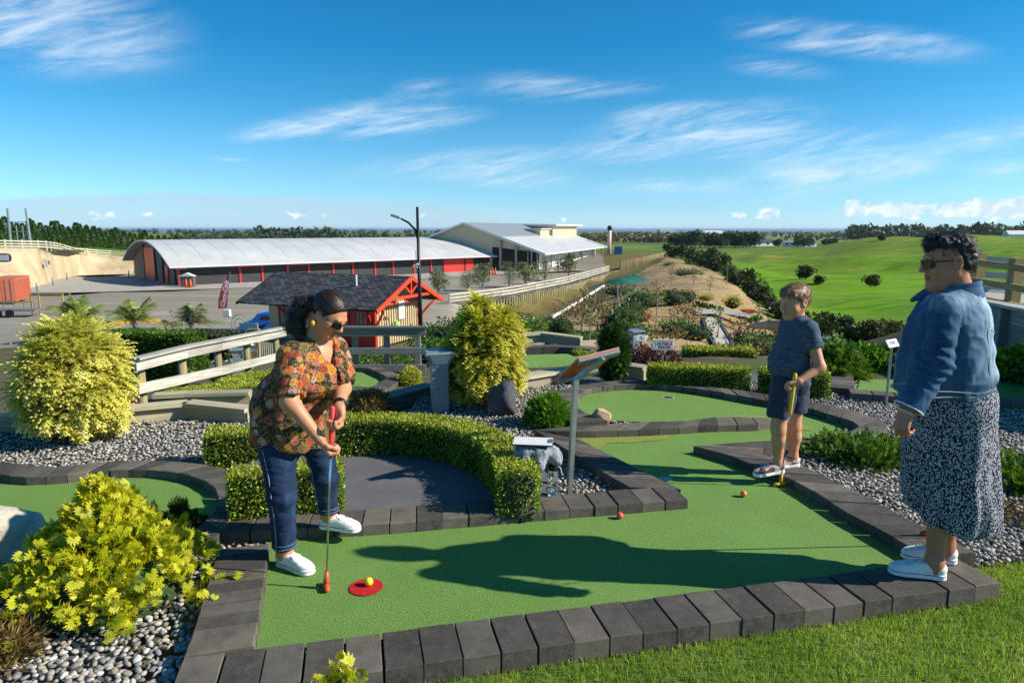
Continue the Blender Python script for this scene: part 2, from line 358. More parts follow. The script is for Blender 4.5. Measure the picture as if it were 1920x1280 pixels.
def feat(x, y): return np.stack([np.clip(x / np.maximum(y, .3), -3, 3) * 1.7, np.log(np.maximum(y, .4))], -1)
CPf = np.stack([(CP[:, 0] - CXP) / FPX * 1.7, np.log(CP[:, 1])], -1)
def kern(A, B): return np.linalg.norm(A[:, None, :] - B[None, :, :], axis=-1)
n_ = len(CP); AM = np.zeros((n_ + 3, n_ + 3)); AM[:n_, :n_] = kern(CPf, CPf) + np.eye(n_) * 1e-4
PM = np.hstack([np.ones((n_, 1)), CPf]); AM[:n_, n_:] = PM; AM[n_:, :n_] = PM.T
zs = np.sign(CP[:, 2]) * np.log1p(np.abs(CP[:, 2]))
RB = np.linalg.solve(AM, np.r_[zs, 0, 0, 0])
def hgt(x, y):
    x = np.atleast_1d(np.asarray(x, float)); y = np.atleast_1d(np.asarray(y, float)); f = feat(x, y); out = np.empty(len(x))
    for i in range(0, len(x), 20000):
        k = f[i:i + 20000]; s = kern(k, CPf) @ RB[:n_] + np.hstack([np.ones((len(k), 1)), k]) @ RB[n_:]
        out[i:i + 20000] = np.sign(s) * np.expm1(np.abs(s))
    # the built terrace round the holes is dead level
    w = np.clip((7.4 - y) / .5, 0, 1) * np.clip((x + 5.5) / .5, 0, 1) * np.clip((6.0 - x) / .5, 0, 1)
    out = out * (1 - w) + np.minimum(out, -.06) * 0 * w + (-.06) * w
    pd_ = np.clip((y - 45) / 30, 0, 1) * np.clip((270 - y) / 60, 0, 1) * np.clip((x - .33 * y) / (.03 * y), 0, 1)
    out = out + pd_ * (1.1 * np.sin(x * .085 + .8 * np.sin(y * .05)) * np.sin(y * .06 + x * .03) + .45 * np.sin(x * .19 + 1.3) * np.sin(y * .13 - x * .05) + .16 * np.sin(y * .55 + 2 * np.sin(x * .09)) + .12 * np.sin(x * .5 + y * .2))
    far = np.clip((y - 250) / 400, 0, 1)
    if far.any():
        out = out + far * (np.sin(x * .006 + 1) * np.cos(y * .0043) * 1.6 + np.sin(x * .0021 + y * .0017) * np.clip(y / 1500, 0, 1.6))
    return out
def gnd(px, Y, dz=0.):
    "point of the terrain seen in image column px at distance Y"
    x = (px - CXP) / FPX * Y; z = float(hgt(x, Y)[0]); p = lvl(px, Y, z + dz); return Vector((p.x, Y, float(hgt(p.x, Y)[0]) + dz))
def tz(x, y): return float(hgt(x, y)[0])
Ys = np.concatenate([np.array([-60, -20, -6, -2, -.5]), np.geomspace(.5, 9000, 430)]); na = 330
aa = np.tan(np.linspace(R(-52), R(52), na))
Xg = np.empty((len(Ys), na)); Yg = np.repeat(Ys[:, None], na, 1)
for i, Y in enumerate(Ys): Xg[i] = aa * max(Y, 6.0)
Zg = hgt(Xg.ravel(), np.maximum(Yg.ravel(), .5)).reshape(Xg.shape)
ii = (np.arange(len(Ys) - 1)[:, None] * na + np.arange(na - 1)[None, :]).ravel()
gme = npmesh('ground', np.stack([Xg.ravel(), Yg.ravel(), Zg.ravel()], 1), np.stack([ii, ii + 1, ii + na + 1, ii + na], 1), smooth=True)
# what grows or lies where, as masks on the vertices: sand bank, yard gravel, paddock
VX, VY = Xg.ravel(), Yg.ravel(); VP = (VX / np.maximum(VY, 1) * FPX + CXP)
def soft(P, poly): return inside(P, poly).astype(np.float32)
PL = np.stack([VP, np.log(np.maximum(VY, .5))], 1); lg = math.log
sand = soft(PL, [(850, lg(17)), (1240, lg(17)), (1420, lg(19)), (1460, lg(30)), (1440, lg(52)), (1395, lg(66)), (1330, lg(100)), (1262, lg(150)), (1235, lg(150)), (1190, lg(112)), (1100, lg(78)), (960, lg(60)), (880, lg(40))])
yard = soft(PL, [(-700, lg(34)), (300, lg(33)), (540, lg(31)), (640, lg(47)), (830, lg(56)), (856, lg(71)), (960, lg(82)), (1060, lg(98)), (1142, lg(128)), (1145, lg(190)), (800, lg(190)), (260, lg(150)), (256, lg(124)), (150, lg(122)), (60, lg(93)), (-700, lg(80))])
dry = np.maximum(soft(PL, [(870, lg(46)), (1010, lg(42)), (1120, lg(60)), (1190, lg(110)), (1180, lg(130)), (1130, lg(118)), (1060, lg(97)), (960, lg(80)), (880, lg(72))]), 0) * .8 + soft(PL, [(1142, lg(120)), (1240, lg(135)), (1262, lg(160)), (1240, lg(210)), (1120, lg(210))])
padd = soft(PL, [(1400, lg(80)), (1500, lg(40)), (1620, lg(34)), (2600, lg(34)), (2600, lg(260)), (1330, lg(260)), (1300, lg(170))])
clay = np.maximum.reduce([soft(PL, [(1415, lg(172)), (1480, lg(163)), (1560, lg(150)), (1562, lg(144)), (1480, lg(156)), (1415, lg(166))]), soft(PL, [(1560, lg(119)), (1600, lg(117.5)), (1640, lg(115)), (1640, lg(112)), (1600, lg(115)), (1560, lg(116))]), soft(PL, [(1660, lg(113)), (1682, lg(111)), (1682, lg(106)), (1660, lg(108))])])
lane = soft(PL, [(-700, lg(5.5)), (900, lg(5.5)), (1000, lg(9)), (820, lg(33)), (540, lg(31)), (300, lg(33)), (-700, lg(34))])
for nm, a in (('sand', sand), ('yard', yard), ('dry', dry), ('paddock', padd), ('lane', lane), ('clay', clay)):
    k = a.reshape(Xg.shape)
    for _ in range(2):
        k = (k + np.roll(k, 1, 0) + np.roll(k, -1, 0) + np.roll(k, 1, 1) + np.roll(k, -1, 1)) / 5
    q = gme.attributes.new(nm, 'FLOAT', 'POINT'); q.data.foreach_set('value', k.ravel().astype(np.float32))
t = NT('ground_earth_and_grass')
nA = t.noise(.35, 6, .6); nB = t.noise(3.5, 5, .6); nC = t.noise(.03, 5, .6); nF = t.noise(.0035, 5, .55); nG = t.noise(30, 3, .6)
def edge(nm, w=.5): return t.step(t.math('ADD', t.attr(nm), t.math('MULTIPLY', t.math('SUBTRACT', nA, .5), w)), .35, .6)
grass = t.ramp(t.math('ADD', t.math('MULTIPLY', nC, .5), t.math('MULTIPLY', nA, .5)), [(.3, lin(64, 94, 24)), (.55, lin(84, 116, 34)), (.75, lin(108, 128, 50))])
farc = t.ramp(nF, [(.28, lin(54, 70, 36)), (.42, lin(76, 98, 44)), (.52, lin(104, 124, 54)), (.66, lin(122, 122, 70))])
geo = t.n('ShaderNodeNewGeometry'); sp = t.n('ShaderNodeSeparateXYZ'); t.set(sp.inputs[0], geo.outputs['Position'])
c = t.mix(t.step(sp.outputs[1], 200, 420), grass, farc)
soil = t.ramp(nB, [(.3, lin(70, 62, 46)), (.7, lin(112, 104, 80))]); soil = t.mix(t.step(nA, .5, .62), soil, lin(74, 96, 40))
c = t.mix(t.step(sp.outputs[1], 60, 34), c, soil)
pas = t.ramp(t.math('ADD', t.math('MULTIPLY', nC, .6), t.math('MULTIPLY', nB, .4)), [(.32, lin(72, 118, 8)), (.5, lin(98, 146, 12)), (.68, lin(124, 156, 28))])
pas = t.mix(t.step(t.noise(1.2, 4, .7, 0., t.vec((.5, 2.2, 1))), .56, .70), pas, lin(84, 118, 28))
pas = t.mix(t.step(sp.outputs[1], 105, 165, 0., .8), pas, t.ramp(nA, [(.3, lin(98, 118, 38)), (.7, lin(130, 136, 62))]))
pas = t.mix(t.step(t.noise(.5, 5, .65, .4, t.vec((.25, 1.5, 1), (0, 0, .3))), .48, .60, 0., .6), pas, lin(62, 90, 20))
pas = t.mix(t.step(t.noise(.05, 5, .6, .8), .45, .7, 0., .75), pas, lin(116, 130, 44)); pas = t.mix(t.step(t.noise(.35, 5, .7, .3), .56, .70, 0., .7), pas, lin(56, 88, 16)); pas = t.mix(t.step(t.noise(1.6, 4, .7), .58, .7, 0., .5), pas, lin(60, 92, 16))
c = t.mix(edge('paddock', .2), c, pas); c = t.mix(t.math('MULTIPLY', edge('clay', 1.2), .85), c, t.ramp(nB, [(.3, lin(130, 82, 52)), (.6, lin(176, 122, 84)), (.7, lin(150, 150, 80))]))
gr = t.ramp(nG, [(.3, lin(122, 115, 102)), (.7, lin(160, 153, 138))]); gr = t.mix(t.step(nC, .4, .6, 0., .5), gr, lin(132, 122, 104)); gr = t.mix(t.step(t.noise(.16, 6, .7, .6, t.vec((.35, 1.4, 1))), .5, .68, 0., .55), gr, lin(176, 168, 152))
c = t.mix(edge('yard', .25), c, gr)
sd = t.ramp(t.math('ADD', t.math('MULTIPLY', nB, .55), t.math('MULTIPLY', nA, .45)), [(.3, lin(118, 94, 62)), (.5, lin(164, 138, 100)), (.72, lin(196, 172, 132))])
sd = t.mix(t.step(t.noise(.9, 5, .65, .4, t.vec((.6, 1.6, 1))), .54, .68, 0., .8), sd, lin(112, 100, 60)); sd = t.mix(t.step(t.noise(.5, 6, .7, 1.5, t.vec((1.6, .5, 1), (0, 0, .5))), .55, .64, 0., .7), sd, lin(104, 80, 52))
c = t.mix(edge('sand', .55), c, sd)
c = t.mix(edge('dry', .5), c, t.ramp(nB, [(.3, lin(86, 80, 44)), (.7, lin(132, 116, 72))]))
t.fin(c, .95, t.bump(nB, .5, .08), spec=.1)
ground = tag(mkobj('ground', gme, t.m), kind='structure')
# ---- the sea
seaY = 6300.
t = NT('sea_water'); nz = t.noise(.004, 4, .6, 0., t.vec((1, .25, 1)))
t.fin(t.ramp(nz, [(.3, lin(12, 70, 122)), (.7, lin(24, 92, 146))]), .35, t.bump(t.noise(.03, 3), .2, 1.))
tag(MB().add([(-38000, seaY, -31), (38000, seaY, -31), (38000, 33000, -31), (-38000, 33000, -31)], [(0, 1, 2, 3)]).build('sea', t.m), kind='structure')
# ---- putting turf
def turfmat(name, a, b, c_):
    t = NT(name); n1 = t.noise(300, 2, .75); n2 = t.noise(120, 2, .6); n3 = t.noise(2.5, 4)
    k = t.math('ADD', t.math('MULTIPLY', n1, .6), t.math('MULTIPLY', n2, .4))
    col = t.ramp(k, [(.34, a), (.52, b), (.68, c_)]); col = t.mix(t.step(n3, .35, .7, 0., .30), col, tuple(v * .8 for v in b)); col = t.mix(t.step(t.noise(.9, 5, .6, .5), .48, .72, 0., .35), col, tuple(min(1, v * 1.25 + .02) for v in b)); col = t.mix(t.step(t.noise(75, 2, .5), .72, .78, 0., .5), col, lin(120, 116, 70))
    return t.fin(col, .78, t.bump(k, 1., .012), spec=.25)
M_TURF = turfmat('putting_turf', lin(48, 82, 34), lin(108, 150, 68), lin(184, 208, 116))
M_RED = turfmat('red_turf', lin(150, 18, 22), lin(206, 32, 36), lin(238, 66, 56))
M_FRINGE = turfmat('dry_fringe_turf', lin(92, 110, 44), lin(140, 152, 66), lin(190, 192, 110))
def sheet(name, poly, z, mat, kind='structure', **kw):
    bm = bmesh.new(); vs_ = [bm.verts.new((p[0], p[1], z)) for p in poly]; f = bm.faces.new(vs_); bmesh.ops.triangulate(bm, faces=[f]); bm.normal_update()
    if sum(f.normal.z for f in bm.faces) < 0: bmesh.ops.reverse_faces(bm, faces=bm.faces[:])
    me = bpy.data.meshes.new(name); bm.to_mesh(me); bm.free(); o = mkobj(name, me, mat); tag(o, kind=kind, **kw); return o
def gp(l, z=0.): return [G(a, b, z) for a, b in l]
MAIN = gp([(455, 1225), (500, 1010), (735, 1000), (1180, 955), (1270, 940), (1178, 890), (1040, 812), (1092, 803), (1270, 798), (1440, 792), (1320, 790), (1240, 792), (1140, 788), (1090, 772), (1072, 752), (1090, 726), (1170, 718), (1270, 722), (1440, 746), (1560, 772), (1625, 797), (1560, 822), (1330, 836), (1430, 866), (1560, 945), (1740, 1045), (1650, 1075), (1040, 1165)])
TURF1 = sheet('putting_green', MAIN, 0., M_TURF)
LEFTG = gp([(-400, 905), (50, 903), (110, 895), (200, 885), (300, 886), (370, 900), (405, 925), (412, 950), (390, 985), (330, 1015), (250, 1040), (-100, 1090), (-500, 1080)])
sheet('putting_green', LEFTG, 0., M_TURF)
sheet('putting_green', [(3.7, 7.15), (4.4, 6.9), (5.9, 6.7), (5.9, 7.8), (4.1, 7.85)], 0., M_TURF)
BACKG = [lvl(640, 11.4, -1.0), lvl(700, 11.3, -1.0), lvl(728, 12.1, -1.0), lvl(690, 12.9, -1.0), lvl(600, 13.1, -1.0), lvl(540, 12.6, -1.0), lvl(560, 11.5, -1.0)]
sheet('putting_green', [(p.x, p.y) for p in BACKG], -.99, M_TURF)
sheet('putting_green', [(lvl(a, d, -.35).x, d) for a, d in ((985, 10.1), (1085, 10.3), (1110, 10.9), (1060, 11.3), (980, 11.2))], -.33, M_TURF)
sheet('putting_green', [(lvl(a, d, -.2).x, d) for a, d in ((1240, 9.4), (1440, 9.3), (1440, 9.9), (1240, 10.0))], -.2, M_TURF)
sheet('putting_green', [(lvl(a, d, -1.2).x, d) for a, d in ((440, 14.6), (475, 14.8), (478, 16), (430, 16))], -1.32, M_TURF)
FR = gp([(1078, 822), (1130, 813), (1262, 811), (1245, 824), (1190, 830), (1140, 831), (1118, 843)], 0)
o = sheet('fringe_turf', FR, .004, M_FRINGE); o = sheet('fringe_turf', gp([(1300, 789), (1380, 778), (1445, 781), (1440, 789)]), .004, M_FRINGE)
sheet('fringe_turf', gp([(1500, 800), (1510, 797), (1526, 801), (1520, 806), (1500, 807)]), .004, M_FRINGE)
# red tee mat and cups
cx_, cy_ = G(687, 1101); MBt = MB(); pr = [(cx_ + (.083 + rng.uniform(-.002, .002)) * math.cos(a), cy_ + (.083 + rng.uniform(-.002, .002)) * math.sin(a)) for a in np.linspace(0, 2 * math.pi, 48, endpoint=False)]
tag(sheet('tee_mat', pr, .005, M_RED, kind=None), 'round red turf tee mat under the yellow ball', 'tee mat')
x3, y3 = G(1683, 741); tag(sheet('tee_mat', [(x3 + .14 * math.cos(a), y3 + .07 * math.sin(a)) for a in np.linspace(0, 6.28, 24, endpoint=False)], .005, M_RED, kind=None), 'small red tee mat on the turf left of the denim jacket', 'tee mat')
x3, y3 = G(1248, 898); tag(sheet('cup_cover', [(x3 + .05 * math.cos(a), y3 + .05 * math.sin(a)) for a in np.linspace(0, 6.28, 24, endpoint=False)], .005, simple('cup_cover_grey', lin(150, 160, 140), .6), kind=None), 'round pale grey cup cover in the turf by the shadow lines', 'cup cover')
hx, hy = G(1253, 745)
hole = thing('golf_hole', 'cup sunk in the far round putting green', 'golf hole', (hx, hy, 0))
MB().add([(hx + r_ * math.cos(a), hy + r_ * math.sin(a), .004) for r_ in (.055, .062) for a in np.linspace(0, 6.283, 24, endpoint=False)], [(k, (k + 1) % 24, 24 + (k + 1) % 24, 24 + k) for k in range(24)]).build('rim', simple('cup_rim_white', (.75, .74, .68), .5), hole)
MB().add([(hx + .055 * math.cos(a), hy + .055 * math.sin(a), .003) for a in np.linspace(0, 6.283, 24, endpoint=False)], [tuple(range(24))]).build('cup', simple('cup_dark', (.02, .02, .02), .8), hole)
# ---- pavers
def pavermat():
    t = NT('charcoal_paver'); n1 = t.noise(260, 3, .7); n2 = t.noise(9, 5, .6); n3 = t.noise(38, 4, .6); r = t.rnd()
    c = t.ramp(n2, [(.3, (.064, .057, .047)), (.7, (.122, .109, .092))])
    c = t.mix(1., c, t.ramp(r, [(0, (.55, .55, .55)), (.5, (1, .99, .97)), (1, (1.6, 1.54, 1.42))]), 'MULTIPLY')
    st = t.noise(26, 6, .75, .2); c = t.mix(t.step(st, .50, .68, 0., .35), c, (.150, .135, .112)); c = t.mix(t.step(st, .42, .30, 0., .4), c, (.040, .035, .029)); pit = t.voro(95).outputs['Distance']; c = t.mix(t.step(pit, .22, .10, 0., .7), c, (.015, .014, .012)); c = t.mix(t.step(n1, .60, .74, 0., .55), c, (.21, .20, .18)); c = t.mix(t.step(n3, .62, .75, 0., .4), c, (.15, .14, .128))
    c = t.mix(t.step(n1, .40, .28, 0., .6), c, (.02, .02, .02))
    geo = t.n('ShaderNodeNewGeometry'); sp = t.n('ShaderNodeSeparateXYZ'); t.set(sp.inputs[0], geo.outputs['True Normal'])
    c = t.mix(t.math('MULTIPLY', t.step(sp.outputs[2], .6, .3), t.step(n3, .4, .62, 0., .5)), c, (.13, .115, .09))
    return t.fin(c, .88, t.bump(t.math('ADD', n1, t.math('MULTIPLY', n3, .8)), .75, .004), spec=.3)
M_PAVE = pavermat()
KERBPOLY = []
def pavers_between(root, A, B, step=.158, z1=KH, z0=-.06, gap=.0024):
    "pavers laid across the strip between edge curves A and B"
    n = max(1, round(plen((np.array(A) + np.array(B)) / 2) / step)); a = resample(A, n + 1); b = resample(B, n + 1); KERBPOLY.append([tuple(p) for p in a] + [tuple(p) for p in b[::-1]])
    for i in range(n):
        def lerp(p, q, s): return (p[0] + (q[0] - p[0]) * s, p[1] + (q[1] - p[1]) * s)
        la = np.linalg.norm(a[i + 1] - a[i]); lb = np.linalg.norm(b[i + 1] - b[i]); g1 = gap * rng.uniform(.5, 1.6); sa, sb = min(.3, g1 / max(la, .01)), min(.3, g1 / max(lb, .01))
        if rng.random() < .14: sa += .022; sb += .022
        j = rng.uniform(-.003, .003, 2)
        poly = [lerp(a[i], a[i + 1], sa), lerp(a[i], a[i + 1], 1 - sa), lerp(b[i], b[i + 1], 1 - sb), lerp(b[i], b[i + 1], sb)]
        poly = [(p[0] + j[0], p[1] + j[1]) for p in poly]
        ar = sum(poly[k][0] * poly[(k + 1) % 4][1] - poly[(k + 1) % 4][0] * poly[k][1] for k in range(4))
        if ar < 0: poly = poly[::-1]
        MB().prism(poly, z0, z1 + rng.uniform(-.003, .003), .004).build('paver', M_PAVE, root)
def offs(P, w):
    P = np.array(P, float); T = np.gradient(P, axis=0); T /= np.linalg.norm(T, axis=1)[:, None]
    return P + np.stack([T[:, 1], -T[:, 0]], 1) * w      # to the right of travel
def kerb(label, A, B=None, w=None, step=.158, z=KH):
    A = np.array(A); B = offs(A, w) if B is None else np.array(B); c = (A[0] + B[0]) / 2
    k = thing('paver_kerb', label, 'kerb', (float(c[0]), float(c[1]), 0), 'charcoal paver kerbs round the greens')
    pavers_between(k, A, B, step, z); return k
kz = lambda l: np.array(gp(l, KH))
k1a, k1b = kz([(487, 1214)])[0], kz([(1153, 1128)])[0]; d1 = (k1b - k1a) / np.linalg.norm(k1b - k1a)
K1 = np.array([k1a - d1 * .285, k1a + d1 * 3.44])
kerb('straight charcoal paver kerb along the front lawn', K1, w=.255, step=.157)
K4 = kz([(476, 1212), (506, 1016)]); kerb('short charcoal paver kerb beside the yellow shrub bed', K4, w=-.262, step=.102)
K3 = kz([(415, 997), (683, 992), (1291, 935)]); K3 = np.array([K3[0], K3[1] * .5 + (K3[0] + (K3[2] - K3[0]) * .31) * .5, K3[2]])
kerb('charcoal paver kerb between putting lane and dark path', K3, w=-.235, step=.152)
K2 = spline(kz([(1300, 835), (1368, 853), (1410, 870), (1487, 899), (1543, 932), (1597, 966), (1633, 984), (1667, 1003), (1727, 1037)]), 60); K2b = spline(kz([(1398, 843), (1437, 853), (1510, 876), (1560, 898), (1613, 924), (1680, 960), (1733, 987), (1832, 1036)]), 60)
kerb('long charcoal paver kerb the boy stands on', K2, K2b, step=.17)
kerb('charcoal paver kerb right of the sign post', kz([(1004, 807), (1104, 869), (1178, 912)]), kz([(1086, 823), (1171, 866), (1276, 916)]), step=.2)
kerb('charcoal paver divider between the two putting lanes', kz([(1000, 806), (1092, 808), (1220, 804), (1317, 797), (1430, 794), (1446, 789)]), kz([(1052, 800), (1100, 798), (1186, 791), (1287, 788), (1350, 780), (1444, 783)]), step=.165)
RO = kz([(1078, 792), (1045, 781), (1024, 766), (1026, 748), (1042, 735), (1067, 725), (1100, 719), (1145, 714.5), (1200, 712.5), (1252, 714.5), (1285, 717.5), (1360, 727.5), (1440, 739), (1505, 749), (1578, 764), (1622, 776), (1652, 786), (1665, 797), (1660, 808), (1638, 817), (1578, 826), (1480, 832), (1400, 843)])
RI = kz([(1140, 788), (1104, 776), (1085, 764), (1080, 750), (1090, 735), (1112, 727), (1140, 722.5), (1170, 720.5), (1202, 719.5), (1235, 720), (1270, 724), (1335, 732.5), (1440, 751), (1505, 762), (1541, 772), (1578, 783), (1607, 793), (1611, 799), (1598, 806.5), (1563, 814), (1505, 822), (1400, 828), (1306, 835)])
kerb('curved charcoal paver kerb ringing the far round green', spline(RI, 160), spline(RO, 160), step=.16)
LO = np.array(gp([(-60, 858), (0, 864), (50, 869), (100, 874), (162, 868), (225, 863), (300, 862), (350, 866), (388, 871), (425, 880), (446, 900), (446, 930), (438, 955)], KH))
LI = np.array(gp([(-60, 880), (0, 887), (25, 892), (50, 893), (80, 892), (107, 890), (142, 887), (172, 882), (200, 880), (250, 879), (288, 880), (330, 885), (362, 892), (388, 903), (405, 918), (410, 930), (408, 945)], KH))
kerb('curved charcoal paver kerb round the left green', spline(LI, 120), spline(LO, 120), step=.15)
kerb('charcoal paver kerb at the shaded end of the left green', kz([(408, 948), (396, 968), (362, 994)]), kz([(440, 956), (424, 990), (392, 1016)]), step=.15)
# kerbs of the neighbouring holes
B3 = np.array([[p.x, p.y] for p in BACKG]); C3 = B3.mean(0)
kk = thing('paver_kerb', 'paver kerb round the lower green behind the floral blouse', 'kerb', (float(C3[0]), float(C3[1]), -1), 'charcoal paver kerbs round the greens')
pavers_between(kk, B3[[0, 1, 2, 3, 4]], C3 + (B3[[0, 1, 2, 3, 4]] - C3) * np.array([1.32, 1.42]), .3, -.90, -1.1)
def strip(label, pts, w, z, n=.2):
    A = np.array([(lvl(a, d, z).x, d) for a, d in pts]); k = thing('paver_kerb', label, 'kerb', (float(A[0][0]), float(A[0][1]), z), 'charcoal paver kerbs round the greens')
    pavers_between(k, A, offs(A, w), n, z, z - .2)
strip('thin paver kerb in front of the two far box hedges', [(1235, 10.1), (1440, 10.0)], -.22, -.20, .3)
strip('paver kerb on the low green behind the golden conifer', [(985, 11.45), (1060, 11.5), (1108, 11.2)], -.22, -.24, .3)
kerb('paver kerb at the left edge of the green beside the box hedge', [(3.66, 7.1), (4.05, 7.95)], w=-.26, step=.16)
kerb('paver kerb along the near edge of the green beside the denim jacket', [(3.60, 7.12), (4.35, 6.85), (6.0, 6.6)], w=.2, step=.2)
# ---- dark path / mat between the hedges
M_PATH = NT('dark_concrete_path'); t = M_PATH; n1 = t.noise(5, 5); n2 = t.noise(220, 2)
M_PATH = t.fin(t.mix(t.step(n2, .45, .7, 0., .25), t.ramp(n1, [(.3, (.085, .085, .088)), (.7, (.12, .12, .122))]), (.17, .17, .17)), .9, t.bump(n2, .35, .003))
PATH = gp([(424, 985), (557, 974), (682, 962), (872, 944), (1000, 936), (1040, 900), (985, 850), (880, 830), (700, 820), (560, 820), (470, 868), (436, 872), (448, 905), (446, 940)], .055)
sheet('path', PATH, .055, M_PATH)
# ---- pebble bed
STONES = [lin(146, 144, 138), lin(164, 160, 150), lin(130, 130, 127), lin(178, 172, 160), lin(158, 146, 126), lin(116, 116, 115), lin(188, 185, 178), lin(142, 130, 114)]
t = NT('river_pebble'); a_ = t.attr('rnd'); cst = t.ramp(a_, [(i / 8, tuple(v * .95 for v in s)) for i, s in enumerate(STONES)], 'CONSTANT')
sv = t.noise(60, 4, .6); cst = t.mix(t.step(sv, .5, .75, 0., .3), cst, lin(186, 176, 158)); cst = t.mix(t.step(sv, .45, .25, 0., .4), cst, lin(80, 80, 80))
M_PEB = t.fin(cst, .62, t.bump(sv, .25, .003), spec=.4)
t = NT('river_pebble_single'); cst = t.ramp(t.rnd(), [(i / 8, tuple(v * .95 for v in s)) for i, s in enumerate(STONES)], 'CONSTANT')
sv = t.noise(60, 4, .6); cst = t.mix(t.step(sv, .5, .75, 0., .3), cst, lin(186, 176, 158)); cst = t.mix(t.step(sv, .45, .25, 0., .4), cst, lin(80, 80, 80))
M_PEB1 = t.fin(cst, .62, t.bump(sv, .25, .003), spec=.4)
bed = sheet('pebble_bed', [(-5.4, 1.2), (-.95, 1.2), (-1.6, 2.5), (-1.75, 3.4), (-.2, 4.0), (1.2, 4.3), (2.2, 3.45), (5.9, 4.2), (5.9, 7.6), (3.4, 8.3), (1.0, 8.5), (-.9, 7.3), (-1.1, 6.3), (-5.4, 6.25)], -.028, simple('bed_grit', (.10, .095, .085), .95, var=.4, scale=60))
def ico(sub):
    bm = bmesh.new(); bmesh.ops.create_icosphere(bm, subdivisions=sub, radius=1); V = np.array([v.co[:] for v in bm.verts]); bm.verts.index_update()
    F = np.array([[v.index for v in f.verts] for f in bm.faces]); bm.free(); return V, F
def peb_ok(P):
    ok = ~inside(P, [(3.7, 7.15), (4.4, 6.9), (5.9, 6.7), (5.9, 7.8), (4.1, 7.85)]) & ~inside(P, MAIN) & ~inside(P, LEFTG) & ~inside(P, PATH)
    for k in KERBPOLY: ok &= ~inside(P, k)
    s = P - k1a; ok &= ~((s[:, 0] * d1[1] - s[:, 1] * d1[0] > -.03) & (s[:, 0] * d1[0] + s[:, 1] * d1[1] > -.32))   # lawn side
    return ok
def visible(P, m=80):
    dep = P[:, 1] * math.cos(PITCH) + CAMZ * math.sin(PITCH); px = CXP + FPX * P[:, 0] / dep; py = CYP - FPX * (P[:, 1] * math.sin(PITCH) - CAMZ * math.cos(PITCH)) / dep
    return (px > -m) & (px < 1920 + m) & (py < 1280 + m)
def pebbles(P, sub, smin, smax, seed):
    g = np.random.default_rng(seed); V0, F0 = ico(sub); n = len(P); nv = len(V0)
    s = g.uniform(smin, smax, n); ax = np.stack([s, s * g.uniform(.6, .85, n), s * g.uniform(.42, .62, n)], 1)
    V = V0[None] * ax[:, None, :]; V = V * (1 + .12 * np.sin(V0[None] @ g.normal(size=(n, 3, 1)) * 2.2 + g.uniform(0, 6, (n, 1, 1))))
    a = g.uniform(0, 6.28, n); b = g.normal(0, .35, n); ca, sa, cb, sb = np.cos(a), np.sin(a), np.cos(b), np.sin(b)
    x, y, z = V[..., 0], V[..., 1], V[..., 2]; x, z = x * cb[:, None] - z * sb[:, None], x * sb[:, None] + z * cb[:, None]
    x, y = x * ca[:, None] - y * sa[:, None], x * sa[:, None] + y * ca[:, None]
    V = np.stack([x + P[:, 0, None], y + P[:, 1, None], z + P[:, 2, None]], -1)
    F = (F0[None] + (np.arange(n) * nv)[:, None, None]).reshape(-1, 3)
    return V.reshape(-1, 3), F, np.repeat(g.random(n), len(F0))
def scatter(x0, x1, y0, y1, n):
    P = np.stack([rng.uniform(x0, x1, n), rng.uniform(y0, y1, n)], 1); P = P[visible(P)]; return P[peb_ok(P)]
Pn = scatter(-3.6, 4.6, 1.5, 4.9, 90000); Pf = scatter(-5.2, 5.9, 4.9, 8.4, 95000)
Pf = Pf[(Pf[:, 1] < 6.9 + .9 * np.clip((Pf[:, 0] + 1.5) / 1.5, 0, 1)) & ~((Pf[:, 0] < -1.0) & (Pf[:, 1] > 6.15))]
def thin(P, r):
    "keep a loose packing: no two centres nearer than r"
    keep = {}; out = []
    for i, (x, y) in enumerate(P):
        kx, ky = int(x // r), int(y // r)
        if any((P[j][0] - x) ** 2 + (P[j][1] - y) ** 2 < r * r for a in (-1, 0, 1) for b in (-1, 0, 1) for j in keep.get((kx + a, ky + b), ())): continue
        keep.setdefault((kx, ky), []).append(i); out.append(i)
    return P[out]
Pn = thin(Pn, .0205); Pf = thin(Pf, .0225)
Pn = np.c_[Pn, -.012 + rng.uniform(-.008, .012, len(Pn))]; Pf = np.c_[Pf, -.012 + rng.uniform(-.008, .012, len(Pf))]
order = np.argsort(np.hypot(Pn[:, 0], Pn[:, 1])); big = Pn[order[:300]]; Pn = Pn[order[300:]]
pm = []
for k in range(8):
    V, F, r = pebbles(np.zeros((1, 3)), 2, .0165, .0185, 50 + k); pm.append(npmesh('pebble', V, F, smooth=True)); pm[-1].materials.append(M_PEB1)
for i, p in enumerate(big):
    o = mkobj('pebble', pm[i % 8], None); o.parent = bed; o.location = (p[0], p[1], p[2]); o.rotation_euler = (rng.normal(0, .3), rng.normal(0, .3), rng.uniform(0, 6.28)); o.scale = (rng.uniform(.8, 1.2),) * 3
V1, F1, r1 = pebbles(Pn, 2, .0125, .0195, 1); V2, F2, r2 = pebbles(Pf, 1, .013, .021, 2)
o = mkobj('pebbles', npmesh('pebbles', np.vstack([V1, V2]), np.vstack([F1, F2 + len(V1)]), {'rnd': ('FACE', np.r_[r1, r2])}, smooth=True), M_PEB); o.parent = bed; o['kind'] = 'stuff'
